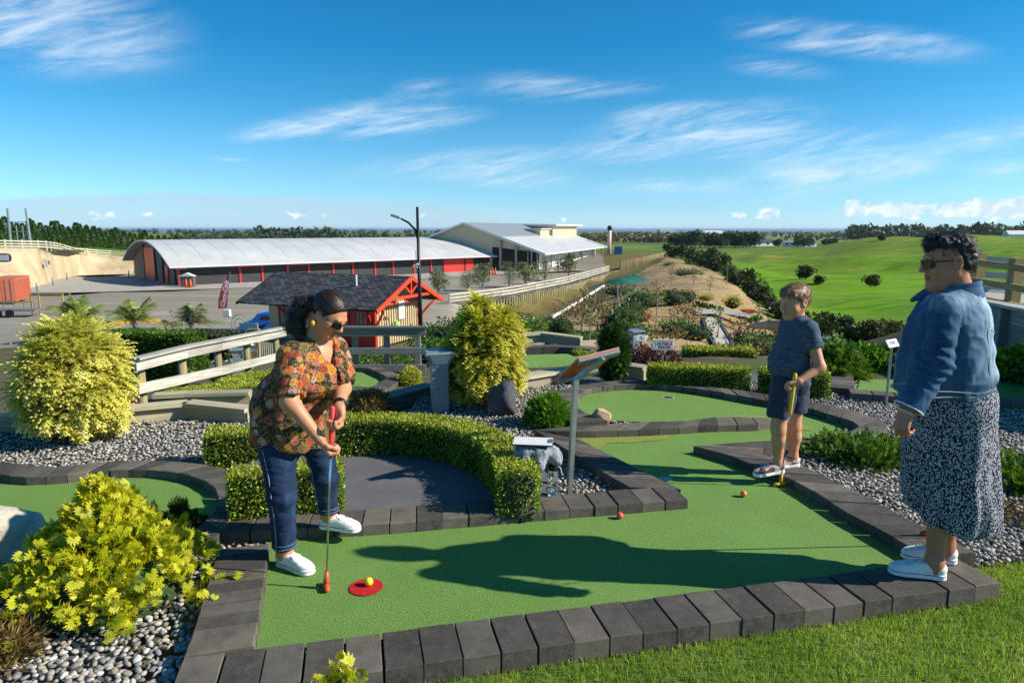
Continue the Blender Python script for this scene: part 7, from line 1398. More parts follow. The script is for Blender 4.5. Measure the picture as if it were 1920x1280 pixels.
def sneaker(parent, ankle, dirv, gz, sc, upper=None, lace=None, stripe=True, sole=None, pitch=0.):
    "shoe under an ankle point; dirv horizontal toe direction, gz ground height"
    X = unit((dirv[0], dirv[1], 0)); Yv = np.array([-X[1], X[0], 0]); Z = np.array([0, 0, 1.])
    if pitch: X, Z = X * math.cos(pitch) - Z * math.sin(pitch), Z * math.cos(pitch) + X * math.sin(pitch)
    o = np.array([ankle[0], ankle[1], gz]) + X * .055 * sc; Mx = np.stack([X, Yv, Z]).astype(np.float32); L = lambda P: ((P - o.astype(np.float32)) @ Mx.T) / np.float32(sc); Wp = lambda x, y, z: Vector(o + (X * x + Yv * y + Z * z) * sc)
    def up(P):
        q = L(P); d = U_(.03, ell(q, (.075, 0, .028), (.062, .041, .036)), ell(q, (.0, 0, .034), (.085, .036, .042)), seg(q, (-.078, 0, .05), (-.05, 0, .060), .034, .030)); d = smin(d, seg(q, (-.055, 0, .06), (.015, 0, .058), .031, .026), .02); d = smax(d, -(q[:, 2] - .014), .003); d = smax(d, q[:, 2] - (.088 - .25 * np.clip(q[:, 0] + .05, 0, .2)), .006)
        d = smax(d, -seg(q, (-.055, 0, .115), (-.045, 0, .07), .034, .027), .005); return d * sc
    def so(P):
        q = L(P); c = q.copy(); w = np.interp(q[:, 0], [-.12, -.09, -.02, .06, .11, .15], [.034, .036, .034, .044, .042, .036]); dx = np.maximum(np.abs(q[:, 0] - .012) - .090, 0); e = np.sqrt(dx ** 2 + q[:, 1] ** 2) - w; return smax(e, np.abs(q[:, 2] - .014) - .013, .004) * sc
    b = bounds(Wp(-.15, 0, 0), Wp(.17, 0, .1), m=.07 * sc)
    s, _ = part('shoe', up, *b, .0042, upper or M_CANV, parent); part('sole', so, *b, .0042, sole or M_RUB, s)
    if stripe:
        pts = []
        for a in np.linspace(0, 6.283, 41): c_, s_ = math.cos(a), math.sin(a); pts.append(Wp(.012 + .128 * math.copysign(abs(c_) ** .75, c_), .052 * math.copysign(abs(s_) ** .75, s_), .024))
        V = onto(so, pts, .0003); V[:, 2] = np.array([Wp(0, 0, .0235)[2]] * len(V)) if not pitch else V[:, 2]; MB().tube([tuple(v) for v in V], .0017, 5).build('stripe', M_NAVYL, s)
    for k in range(5):
        x = .01 + k * .014; V = onto(up, [Wp(x - .006, -.022, .07 - k * .006), Wp(x, 0, .085 - k * .006), Wp(x + .006, .022, .07 - k * .006)], .002); MB().tube([tuple(v) for v in V], .0028, 5).build('lace', lace or M_CANV, s)
    if lace is None:
        for sg in (-1, 1): V = onto(up, [Wp(.002, 0, .09), Wp(.012, sg * .02, .085), Wp(.03, sg * .026, .07), Wp(.035, sg * .014, .07)], .004); MB().tube([tuple(v) for v in V], .0026, 5).build('lace_bow', M_CANV, s)
    return s
def putter(label, grip, headp, hd, gripm, headm, gl=.26):
    a, b = Vector(grip), Vector(headp); t = thing('putter', label, 'putter', b); d = (a - b).normalized(); neck = b + Vector((0, 0, .012)); MB().tube([neck + d * .06, a], [.0045, .006], 8).build('shaft', simple('chrome_shaft', lin(200, 204, 206), .2, .95) if 'chrome_shaft' not in bpy.data.materials else bpy.data.materials['chrome_shaft'], t, True)
    MB().tube([a + d * .04, a + d * .03, a - d * gl, a - d * (gl + .02)], [.008, .0135, .0115, .008], 10).build('grip', gripm, t, True)
    X = Vector(unit((hd[0], hd[1], 0))); h_ = MB().tube([neck - X * .052, neck - X * .048, neck - X * .02, neck + X * .02, neck + X * .048, neck + X * .052], [.005, .012, .0145, .0145, .012, .005], 10).build('club_head', headm, t, True); MB().tube([neck, neck + d * .075], [.013, .009], 10).build('hosel', headm, h_, True); return t
def denim(name, a, b, c, fade=.5, sun_paint=None):
    t = NT(name); n1 = t.noise(2.6, 4, .55, .5); n2 = t.noise(330, 2, .6, 0., t.vec((1, 1, .25))); n3 = t.noise(9, 4, .6, .3, t.vec((1.6, 1.6, .4)))
    k = t.math('ADD', t.math('MULTIPLY', n1, fade), t.math('MULTIPLY', n3, 1 - fade)); col = t.ramp(k, [(.34, a), (.5, b), (.66, c)]); col = t.mix(t.step(n2, .45, .7, 0., .35), col, tuple(min(1, v * 1.7 + .03) for v in b)); 
    if sun_paint: col = t.mix(t.math('MULTIPLY', t.attr('sun_paint'), t.step(n3, .3, .6, .35, .9)), col, sun_paint)  # mixes in a paler tone as painted sunlight
    return t.fin(col, .85, t.bump(n2, .25, .003), spec=.2)
M_STITCH = simple('pale_stitching', lin(176, 172, 160), .8)

# ------------------------------------------------------------------ jacket bundled on the hedge end, clipboard on top
def bundle(P):
    q = P - A3(ctr); d = U_(.03, ell(q, (0, 0, .005), (.135, .085, .045)), seg(q, (.085, -.01, .0), (.12, -.06, -.03), .050, .042), seg(q, (-.07, -.05, .0), (-.085, -.12, -.075), .040, .022), seg(q, (.02, -.06, .0), (.01, -.12, -.055), .045, .030), seg(q, (-.12, .0, .0), (-.15, -.05, -.03), .035, .02))
    return d + .010 * (np.abs(vn(P * np.array([1, 1, .7], np.float32), 22, 3)) - .3) * 1.6 + .006 * (np.abs(vn(P, 48, 7)) - .3)
cap = thing('folded_jacket', 'grey marl jacket bundled on the hedge end', 'jacket', ctr - Vector((0, 0, .07))); b = bounds(ctr, m=.24); part('cloth', bundle, *b, .005, M_MARL, cap)
seam(bundle, [ctr + Vector((-.13, -.14, -.06)), ctr + Vector((-.08, -.17, -.12)), ctr + Vector((-.04, -.16, -.10))], .005, M_REDT, cap, 'red_lining'); seam(bundle, [ctr + Vector((.17, -.02, .05)), ctr + Vector((.2, -.08, .0)), ctr + Vector((.16, -.12, -.08))], .005, M_MARL, cap, 'cuff')
Mc = Matrix.Translation(ctr + Vector((-.03, .0, .066))) @ Matrix.Rotation(-.12, 4, 'Z') @ Matrix.Rotation(.04, 4, 'X')
cb_ = thing('clipboard', 'white scorecard clipboard lying on the grey jacket', 'clipboard', Mc.translation); MB().bevbox(-.13, .13, -.075, .075, -.004, 0, .0015, Mc).build('board', M_BLACK, cb_); MB().bevbox(-.125, .125, -.07, .07, .0005, .006, .001, Mc).build('paper', M_WHITE, cb_); MB().bevbox(.10, .13, -.03, .03, .0065, .013, .002, Mc).build('clip', M_GALV, cb_)

# ------------------------------------------------------------------ woman bending over the putter
p1_ = thing('person', 'woman in a floral blouse and jeans bending over a red putter', 'person', (*G(560, 1065), 0))
f1 = unit((.80, -.60, 0)); l1 = unit((.60, .80, 0)); z3 = np.array([0, 0, 1.])
rH, rK, rA = at(518, 812, 3.40), at(528, 925, 3.30), lvl(534, 3.36, .085); lH, lK, lA = at(592, 812, 3.60), at(609, 893, 3.61), lvl(616, 3.68, .15)
pel = at(548, 800, 3.48); bel = at(553, 762, 3.46); che = at(584, 690, 3.43); nkb = at(594, 640, 3.43); rS, lS = at(548, 668, 3.27), at(628, 655, 3.52)
rE, rW = at(543, 752, 3.14), at(603, 826, 3.13); lE, lW = at(641, 728, 3.40), at(631, 768, 3.22)
hd1 = Head(at(618, 590, 3.38), (.74, -.36, -.56), (.45, -.1, .9), .91)
gripT = at(622, 795, 3.15); clubH = Vector((*G(612, 1103), .004)); shaft = (gripT - clubH).normalized(); onsh = lambda py: clubH + shaft * ((at(615, py, 3.15).z - clubH.z) / shaft.z)
hR, hL = onsh(848), onsh(800)
rWp = hR + Vector((-.045, -.02, .075)); lWp = hL + Vector((.03, .035, .085))
def body1(P):
    d = U_(.05, segE(P, pel, bel, (.17, .15), (.18, .16), l1), segE(P, bel, che, (.18, .16), (.17, .12), l1), seg(P, che, nkb, .13, .06)); d = smin(d, seg(P, rS, lS, .055, .055), .06)
    d = smin(d, seg(P, nkb, hd1.w(-.03, 0, -.05), .062, .056), .03); d = smin(d, hd1.sdf(P, .006), .015)
    for S, E, Wr in ((rS, rE, rWp), (lS, lE, lWp)): d = smin(d, U_(.03, seg(P, S, E, .050, .043), seg(P, E, Wr, .042, .025)), .03)
    for H, K, A_ in ((rH, rK, rA), (lH, lK, lA)): d = smin(d, U_(.04, seg(P, H, K, .085, .058), seg(P, K, A_, .052, .036), seg(P, A_, A_ - Vector((0, 0, .03)), .036, .035)), .04)
    sh = np.array(shaft[:])
    d = smin(d, hand(P, rWp, A3(hR - rWp) + f1 * .012 - l1 * .012, l1 * .8 + f1 * .6, -sh * .35 + f1 * .9, (1.05, 1.1, 1.15, 1.2), .98, tcurl=.7), .016)
    d = smin(d, hand(P, lWp, A3(hL - lWp) + f1 * .016 + l1 * .01, -l1 * .8 + f1 * .2, f1 * .9 - sh * .4, (1.0, 1.05, 1.1, 1.15), .98, tcurl=.7), .016)
    return d
M_SK1 = skinmat('skin_warm', lin(196, 136, 98), lin(194, 114, 82))
b = bounds(rA, lA, rS, lS, hd1.w(0, 0, .12), rE, lE, pel, gripT, m=.2); o, V = part('body', body1, b[0] - np.array([.05, .05, -.0]), b[1], .0046, M_SK1, p1_)
lip, brow = hd1.tint(V)
for nm, a in (('lip', lip), ('brow', brow)): q = o.data.attributes.new(nm, 'FLOAT', 'POINT'); q.data.foreach_set('value', a.astype(np.float32))
# jeans
hemR, hemL = rA + Vector((0, 0, .025)), lA + Vector((0, 0, .02))
def jeans1(P):
    fold = .004 * vn(P * np.array([1, 1, 2.4], np.float32), 17, 3) + .0025 * vn(P * np.array([1, 1, 3.], np.float32), 38, 9)
    def leg(H, K, A_, r): return U_(.05, seg(P, H, K, r[0], r[1]), seg(P, K, A_ + Vector((0, 0, -.02)), r[1], r[2]))
    a = leg(rH, rK, rA, (.108, .068, .057)); c = leg(lH, lK, lA, (.098, .064, .055)); hz = hemR.z + .05 * 0
    a = smax(a, (hemR.z - P[:, 2]), .006); c = smax(c, (hemL.z - P[:, 2]), .006)
    a = a - .0035 * np.clip(1 - np.abs(P[:, 2] - hemR.z - .016) / .018, 0, 1); c = c - .0035 * np.clip(1 - np.abs(P[:, 2] - hemL.z - .016) / .018, 0, 1)
    d = smin(smin(a, c, .03), ell(P, pel - Vector((0, 0, .01)), (.175, .165, .14), [l1, f1, z3]), .06)
    bk = .0045 * np.sin((P[:, 2] - rK.z) * 75 + 3 * vn(P, 8, 2)) * np.exp(-((P[:, 2] - rK.z) / .07) ** 2); return d + fold * .9 + bk
M_JEAN = denim('blue_denim_jeans', lin(14, 27, 46), lin(24, 44, 70), lin(50, 80, 112))
b = bounds(rH, lH, rA, lA, pel, m=.23); b[0][2] = .05; jo, Vj = part('jeans', jeans1, *b, .0055, M_JEAN, p1_)
M_STJ = simple('denim_stitching', lin(128, 150, 172), .8)
for H, K, A_, hz, nrm_ in ((rH, rK, rA, hemR, (-.30, -.95, 0)), (lH, lK, lA, hemL, (-.62, -.78, 0))):
    nn = Vector(unit(nrm_)); seam(jeans1, [H + nn * .12 + Vector((0, 0, -.05)), K + nn * .1, hz + nn * .08 + Vector((0, 0, .01))], .0020, M_STJ, jo, 'side_seam', 30, .0005)
    for dz in (.012, .034):
        V = onto(jeans1, [A_ * 1 + Vector((.08 * math.cos(a), .08 * math.sin(a), hz.z - A_.z + dz)) for a in np.linspace(0, 6.283, 36)], .0003); MB().tube([tuple(v) for v in V], .0013, 4).build('hem_stitch', M_STJ, jo)
# blouse
hemz = at(560, 832, 3.4).z
def blouse1(P):
    lowc = pel + Vector((0, 0, -.03)); d = U_(.05, segE(P, che, bel, (.165, .142), (.212, .19), l1), segE(P, bel, lowc, (.212, .19), (.22, .212), l1)); d = smin(d, ell(P, che + Vector(f1 * .10) + Vector((0, 0, -.045)), (.15, .10, .09), [l1, f1, z3]), .05)
    d = smin(d, segE(P, che, nkb - Vector((0, 0, .01)), (.16, .13), (.085, .085), l1), .06); d = smin(d, seg(P, rS, lS, .058, .058), .05)
    def slv(S, E, k0, k1, cut): dr = (E - S).normalized(); e = U_(.04, seg(P, S, S.lerp(E, .55), k0, k1), seg(P, S.lerp(E, .55), E, k1, k1 * .92)); return smax(e, (P - A3(S.lerp(E, cut))) @ A3(dr), .006)
    d = smin(d, slv(rS, rE, .058, .076, .92), .05); d = smin(d, slv(lS, lE, .060, .066, .85), .04)
    q = P - A3(pel); d = smax(d, (hemz - P[:, 2]) + .10 * (q @ f1.astype(np.float32)) * -1 - .05 * (q @ l1.astype(np.float32)), .012)
    vp = nkb + Vector(f1 * .16) + Vector((0, 0, -.095)); d = smax(d, -segE(P, nkb + Vector(f1 * .07) + Vector((0, 0, .06)), vp, (.085, .12), (.008, .075), l1), .004); d = smax(d, -seg(P, nkb + Vector((0, 0, .10)), nkb + Vector((0, 0, .012)), .11, .074), .006)
    drape = .012 * np.sin(34 * (P @ l1.astype(np.float32)) + 5 * vn(P, 6, 4) + 14 * P[:, 2]) * np.clip((che.z - P[:, 2]) / .25 + .25, 0, 1); fold = .012 * (np.abs(vn(P * np.array([1.5, 1.5, .7], np.float32), 10, 21)) - .3) * 1.5 + .005 * (np.abs(vn(P, 26, 8)) - .3)
    dr = np.linalg.norm(P - A3(rE), axis=1); fold = fold + .010 * np.sin((P[:, 2] - P[:, 0] * .8) * 95 + 4 * vn(P, 10, 7)) * np.exp(-(dr / .12) ** 2); return d + fold + drape * .55
t = NT('floral_blouse'); v1 = t.voro(22); vd = t.noise(40, 3); dist = t.math('ADD', v1.outputs['Distance'], t.math('MULTIPLY', t.math('SUBTRACT', vd, .5), .18)); sepc = t.n('ShaderNodeSeparateColor'); t.set(sepc.inputs[0], v1.outputs['Color'])
fcol = t.ramp(sepc.outputs[0], [(0, lin(176, 88, 40)), (.2, lin(186, 128, 40)), (.38, lin(156, 66, 44)), (.54, lin(182, 144, 128)), (.68, lin(174, 104, 80)), (.84, lin(104, 92, 54))], 'CONSTANT')
dots = t.voro(105); fl = t.mix(t.step(dots.outputs['Distance'], .42, .28, 0., .9), fcol, lin(40, 28, 22)); bgc = t.mix(t.step(t.voro(80).outputs['Distance'], .46, .30, 0., .85), lin(56, 48, 32), lin(134, 108, 70)); rim = t.step(dist, .58, .50)
colb = t.mix(rim, bgc, fl); colb = t.mix(t.math('MULTIPLY', t.math('MULTIPLY', t.step(dist, .42, .50), t.step(dist, .62, .54)), .25), colb, lin(166, 146, 108)); M_BLOU = t.fin(colb, .8, t.bump(t.noise(300, 2), .15, .002), spec=.2)
b = bounds(rS, lS, rE, lE, pel, nkb, m=.27); b[0][2] = hemz - .08; bl, Vb = part('blouse', blouse1, *b, .0055, M_BLOU, p1_)
# hair with ponytail
hw = hd1.w
pt0, pt1, pt2, pt3 = hw(-.090, .0, .040), at(563, 572, 3.42), at(552, 606, 3.40), at(570, 643, 3.38)
def hair1(P):
    q = hd1.loc(P); d = ell(q, (-.018, 0, .036), (.105, .086, .092)); d = smax(d, -((-.55 * (q[:, 2] - .055)) - (q[:, 0] - .062)), .02) if False else d
    d = smax(d, (q[:, 0] - .052) * .8 + (-(q[:, 2] - .045)) * .6, .012)       # hairline above the forehead
    d = smax(d, -ell(q, (.04, 0, -.07), (.085, .12, .085)), .012) * hd1.s
    return U_(.02, d, seg(P, pt0, pt1, .022, .030)) 
def tail1(P): return U_(.03, seg(P, pt0, pt1, .020, .034), seg(P, pt1, pt2, .038, .042), seg(P, pt2, pt3, .040, .020)) + .008 * vn(P, 38, 5)
M_HR1 = hairmat('dark_brown_hair', (.012, .007, .005), (.060, .030, .018), .40)
b = bounds(hw(0, 0, 0), m=.17); h1, Vh = part('hair', hair1, *b, .0045, M_HR1, p1_); b = bounds(pt0, pt1, pt2, pt3, m=.07); ta, Vt = part('ponytail', tail1, *b, .0045, M_HR1, h1)
tg1 = A3(pt0); strands(hair1, Vh, 1200, .07, .0012, lambda P, g: tg1 - P + g.normal(0, .006, P.shape), 1, M_HR1, h1, .002); dn1 = A3(pt3 - pt1); strands(tail1, Vt, 900, .09, .0013, lambda P, g: dn1 + g.normal(0, .03, P.shape), 2, M_HR1, ta, .006, .035)
MB().tube([hw(-.100 + .006 * math.cos(a), .024 * math.cos(a), .045 + .026 * math.sin(a)) for a in np.linspace(0, 6.283, 18)], .006, 6).build('hair_tie', simple('hair_tie_grey', (.3, .28, .27), .6), h1)
M_SHADE = simple('sunglass_lens', (.008, .008, .010), .08, var=.0); 
def glasses(hd, parent, mt=None, w=.0):
    g = None; m = MB()
    fr = MB().tube([hd.w(.100, -.018, .008), hd.w(.106, 0, .012), hd.w(.100, .018, .008)], .0028, 6).build('sunglasses', mt or M_BLACK, parent)
    for sg in (-1, 1):
        m = MB(); n = 18
        for k in range(n): a = 2 * math.pi * k / n; y = .033 + .026 * math.copysign(abs(math.cos(a)) ** .8, math.cos(a)); z = -.004 + .020 * math.copysign(abs(math.sin(a)) ** .8, math.sin(a)); m.v += [tuple(hd.w(.104 - 9. * y * y * .9, sg * y, z)), tuple(hd.w(.108 - 9. * y * y * .9, sg * y, z))]
        m.f = [(2 * k, 2 * ((k + 1) % n), 2 * ((k + 1) % n) + 1, 2 * k + 1) for k in range(n)] + [tuple(2 * k + 1 for k in range(n)), tuple(2 * k for k in range(n - 1, -1, -1))]
        m.build('lens', M_SHADE, fr); MB().tube([hd.w(.076, sg * .060, .008), hd.w(.05, sg * .074, .008), hd.w(-.005, sg * .082, .006), hd.w(-.02, sg * .080, -.006)], [.004, .0035, .003, .002], 6).build('temple', mt or M_BLACK, fr)
    return fr
glasses(hd1, p1_, simple('two_tone_frame', lin(60, 62, 66), .3))
MB().lathe([(.004, 0), (.012, .006), (.014, .016), (.010, .028), (.003, .03)], hw(-.006, -.090, -.062) - Vector((0, 0, .012)), 10).build('earring', M_YELL and simple('yellow_earring', lin(216, 160, 40), .4), p1_, True)
wd = (lWp - lE).normalized(); MB().tube([lWp - wd * .045, lWp - wd * .018], [.0345, .033], 16).build('watch_band', M_BLACK, p1_, True); 
sneaker(p1_, rA, (.88, -.47), .002, 1.0); sneaker(p1_, lA, (.97, -.22), KH + .002, 1.0)
M_GRIPR = simple('red_grip', lin(206, 62, 62), .6); M_HEADR = simple('orange_red_club', lin(222, 84, 50), .45); M_GRIPY = simple('yellow_grip', lin(216, 178, 40), .55); M_HEADY = simple('yellow_club', lin(222, 170, 40), .45)
putter('putter with red grip and orange head in the floral woman\'s hands', gripT + shaft * .05, clubH, (.35, -.94), M_GRIPR, M_HEADR, .2)

# ------------------------------------------------------------------ woman in the denim jacket
p2_ = thing('person', 'dark-haired woman in denim jacket and speckled skirt watching at the kerb', 'person', (*G(1750, 1075, KH), KH))
f2 = unit((-.80, .60, 0)); l2 = unit((-.60, -.80, 0)); YB = 3.18
nA, nK, nH = lvl(1752, 3.12, KH + .085), at(1755, 905, 3.15), at(1770, 770, 3.17); fA, fK, fH = lvl(1773, 3.28, KH + .085), at(1778, 905, 3.28), at(1792, 770, 3.28)
pe2 = at(1775, 750, 3.2); wa2 = at(1772, 680, 3.2); ch2 = at(1782, 600, 3.2); nk2 = at(1792, 546, 3.2); S2, T2 = at(1772, 578, 3.00), at(1806, 580, 3.40)
E2, W2_ = at(1757, 682, 2.94), at(1702, 768, 2.92); E3, W3 = at(1735, 690, 3.45), at(1722, 770, 3.36)
hd2 = Head(at(1777, 489, 3.18), (-.97, .16, -.12), (-.06, 0, 1), 1.03)
def body2(P):
    d = U_(.05, segE(P, pe2, wa2, (.15, .15), (.15, .15), l2), segE(P, wa2, ch2, (.15, .15), (.15, .11), l2), seg(P, ch2, nk2, .10, .062)); d = smin(d, seg(P, S2, T2, .036, .036), .04); d = smin(d, seg(P, nk2, hd2.w(-.02, 0, -.06), .068, .062), .03); d = smin(d, hd2.sdf(P, .004), .015); d = smin(d, ell(hd2.loc(P), (.045, 0, -.115), (.04, .045, .025)) * hd2.s, .03)
    for S, E, Wr in ((S2, E2, W2_), (T2, E3, W3)): d = smin(d, U_(.03, seg(P, S, E, .036, .036), seg(P, E, Wr, .036, .028)), .03)
    for H, K, A_ in ((nH, nK, nA), (fH, fK, fA)):
        cf = K.lerp(A_, .32) - Vector(f2 * .015); d = smin(d, U_(.04, seg(P, H, K, .085, .058), seg(P, K, cf, .056, .056), seg(P, cf, A_, .055, .036), seg(P, A_, A_ - Vector((0, 0, .04)), .036, .036)), .04)
    d = smin(d, hand(P, W2_, A3(at(1690, 800, 2.91) - W2_), l2 * -.75 + f2 * -.55, f2 * .9 - l2 * .2, (.75, .85, .9, .95), 1.0, tcurl=.5), .016)
    d = smin(d, hand(P, W3, (-.05, .02, -1), l2 * .8 - f2 * .3, f2, (.9, .95, 1, 1), 1.0), .016); return d
M_SK2 = skinmat('skin_tan', lin(176, 118, 88), lin(176, 100, 76))
b = bounds(nA, fA, S2, T2, hd2.w(0, 0, .12), E2, W2_, W3, pe2, m=.2); b[0][2] = KH - .02; b[0][:2] -= .04; o, V = part('body', body2, *b, .0048, M_SK2, p2_)
lip, brow = hd2.tint(V)
for nm, a in (('lip', lip), ('brow', brow)): q = o.data.attributes.new(nm, 'FLOAT', 'POINT'); q.data.foreach_set('value', a.astype(np.float32))
# skirt: high in front, low behind
zs_, zb_ = at(1700, 922, 3.15).z, at(1850, 988, 3.15).z
def skirt2(P):
    q = P - A3(pe2); hs = at(1779, 960, 3.2); d = U_(.05, segE(P, wa2 - Vector((0, 0, .02)), pe2, (.165, .165), (.188, .195), l2), segE(P, pe2, hs, (.188, .195), (.195, .202), l2)); a = np.arctan2(q @ l2.astype(np.float32), q @ f2.astype(np.float32)); lo_ = np.clip((pe2.z - P[:, 2]) / .5, 0, 1)
    d = d + (.014 * np.sin(a * 7 + 1.2 + 1.5 * vn(P, 3, 2)) + .006 * np.sin(a * 15 + 2 * vn(P, 5, 6))) * lo_ + .003 * vn(P, 20, 1)
    s = (q @ f2.astype(np.float32)) / .24; hem = zb_ + (zs_ - zb_) * np.clip(.5 + .5 * s, 0, 1) ** 1.6 - .02 * (1 - np.clip(s, -1, 1) ** 2); return smax(d, hem - P[:, 2], .006)
t = NT('speckled_skirt'); vv_ = t.voro(135, vec=t.vec((1, 1, .7)), rnd=.9); sp2 = t.noise(90, 2, .5); col = t.mix(t.step(t.math('ADD', vv_.outputs['Distance'], t.math('MULTIPLY', t.math('SUBTRACT', sp2, .5), .4)), .52, .38), lin(42, 48, 62), lin(168, 171, 177)); M_SKIRT = t.fin(col, .85, t.bump(t.noise(300, 2), .1, .002), spec=.2)
b = bounds(wa2, pe2, at(1783, 960, 3.2), m=.32); b[0][2] = zb_ - .06; sk, Vs = part('skirt', skirt2, *b, .0055, M_SKIRT, p2_)
# jacket
hj = at(1780, 738, 3.2).z
def jacket2(P):
    q = P - A3(wa2); lw = Vector((wa2.x, wa2.y, hj)); d = U_(.05, segE(P, ch2, wa2, (.188, .150), (.192, .195), l2), segE(P, wa2, lw, (.192, .195), (.205, .215), l2)); d = smin(d, ell(P, ch2 + Vector(f2 * .10) + Vector((0, 0, -.08)), (.14, .075, .09), [l2, f2, z3]), .05); d = smin(d, segE(P, ch2, nk2 - Vector((0, 0, .03)), (.19, .15), (.10, .10), l2), .07); d = smin(d, seg(P, S2, T2, .057, .057), .04)
    d = smax(d, hj - P[:, 2], .006); band = np.clip(1 - np.abs(P[:, 2] - hj - .025) / .028, 0, 1); d = d + .012 * np.clip((hj + .10 - P[:, 2]) / .10, 0, 1) - .004 * (band > 0)
    def slv(S, E, Wr, k): dr = (Wr - E).normalized(); e = U_(.025, seg(P, S, E, .066, .061), seg(P, E, Wr, .060, k)); return smax(e, (P - A3(Wr - dr * .012)) @ A3(dr), .004)
    fo = .006 * (np.abs(vn(P * np.array([1, 1, 1.6], np.float32), 11, 40)) - .3) * 1.6 + .004 * (np.abs(vn(P * np.array([1.4, 1.4, 1], np.float32), 24, 3)) - .3); e2 = np.linalg.norm(P - A3(E2), axis=1); fo2 = .005 * np.sin((P[:, 2] * 1.2 + P[:, 0] * .5) * 110 + 6 * vn(P, 12, 5)) * np.exp(-(e2 / .13) ** 2)
    s = slv(S2, E2, W2_, .060) + fo2; s = smin(s, slv(T2, E3, W3, .062), .01); d = smin(d, s, .010)
    bk = .007 * np.sin(P[:, 2] * 48 + 9 * (P @ l2.astype(np.float32)) + 4 * vn(P, 6, 11)) * np.clip(-(q @ f2.astype(np.float32)) / .15, 0, 1) * np.exp(-((P[:, 2] - wa2.z) / .11) ** 2)
    d = smax(d, -seg(P, nk2 + Vector((0, 0, .14)), nk2 + Vector((0, 0, .0)), .12, .078), .006); return d + fo + bk
M_JACK = denim('faded_sunlit_denim', lin(30, 56, 82), lin(48, 82, 110), lin(84, 120, 146), .5, lin(168, 190, 204))  # last colour is the painted sunlit tone of the back
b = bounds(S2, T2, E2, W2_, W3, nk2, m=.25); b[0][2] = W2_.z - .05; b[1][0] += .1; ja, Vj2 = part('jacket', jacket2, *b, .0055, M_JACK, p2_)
qj = Vj2 - A3(wa2); lat = qj @ l2.astype(np.float32); sun_w = np.exp(-((lat + .02) / .13) ** 2) * np.clip(-(qj @ f2.astype(np.float32)) / .10, 0, 1) * np.clip((Vj2[:, 2] - hj - .05) / .08, 0, 1) + np.clip((Vj2[:, 2] - nk2.z + .075) / .05, 0, 1) * .4; q = ja.data.attributes.new('sun_paint', 'FLOAT', 'POINT'); q.data.foreach_set('value', np.clip(sun_w, 0, 1).astype(np.float32))  # sunlight on back and shoulders painted into the denim, along with its fading
# collar
def collar2(P):
    q = P - A3(nk2); e = segE(P, nk2 - Vector((0, 0, .03)), nk2 + Vector((0, 0, .028)), (.118, .118), (.098, .096), l2); c = smax(np.abs(e) - .006, np.abs(q[:, 2] + .004 + .20 * (q @ f2.astype(np.float32))) - .040, .005); tip = U_(.01, seg(P, nk2 + Vector(f2 * .10) + Vector(l2 * .05) + Vector((0, 0, -.005)), nk2 + Vector(f2 * .165) + Vector(l2 * .075) + Vector((0, 0, -.045)), .030, .010)); return smin(c, smax(tip, np.abs((P - A3(nk2 + Vector(l2 * .072))) @ l2.astype(np.float32)) - .012, .004), .01)
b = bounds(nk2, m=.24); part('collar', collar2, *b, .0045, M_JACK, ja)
bk_ = lambda s, z: wa2 - Vector(f2 * .26) + Vector(l2 * s) + Vector((0, 0, z))
for s in (.13,): seam(jacket2, [bk_(s * 1.05, ch2.z - wa2.z - .015), bk_(s * 1.05, -.02), bk_(s * .85, hj - wa2.z + .055)], .0019, M_STITCH, ja)
seam(jacket2, [bk_(.0, ch2.z - wa2.z - .005), bk_(.06, ch2.z - wa2.z - .008), bk_(.12, ch2.z - wa2.z - .005)], .0019, M_STITCH, ja)
for dz in (.006, .05): 
    V = onto(jacket2, [Vector((wa2.x, wa2.y, hj + dz)) + Vector(f2 * .3 * math.cos(a)) + Vector(l2 * .3 * math.sin(a)) for a in np.linspace(.5, 5.8, 50)], .0015)
    for _ in range(4): V[1:-1] = (V[:-2] + V[1:-1] * 2 + V[2:]) / 4
    MB().tube([tuple(v) for v in V], .0016, 4).build('waist_stitch', M_STITCH, ja)
seam(jacket2, [S2 + Vector((.02, -.02, .09)), S2 + Vector((.075, -.06, .0)), S2 + Vector((.08, -.02, -.09))], .0020, M_STITCH, ja, 'armhole_seam')
fr2 = lambda s, z: wa2 + Vector(f2 * .30) + Vector(l2 * s) + Vector((0, 0, z))
for z in (-.10, -.02, .06, .14):
    V = onto(jacket2, [fr2(.03, z)], .002); MB().tube([Vector(V[0]), Vector(V[0]) + Vector(l2 * .004) + Vector(f2 * .004)], .009, 10).build('button', simple('brass_button', lin(150, 134, 104), .35, .8) if 'brass_button' not in bpy.data.materials else bpy.data.materials['brass_button'], ja)
seam(jacket2, [fr2(.06, hj - wa2.z + .01), fr2(.08, 0), fr2(.05, .18)], .0024, M_STITCH, ja, 'placket_seam')
dr2 = (W2_ - E2).normalized(); sx1 = dr2.orthogonal().normalized(); sx2 = dr2.cross(sx1); MB().tube([W2_ - dr2 * .010 + (sx1 * math.cos(a) + sx2 * math.sin(a)) * .061 for a in np.linspace(0, 6.283, 30)], .004, 5).build('frayed_cuff', simple('frayed_white', lin(206, 214, 222), .9), ja)
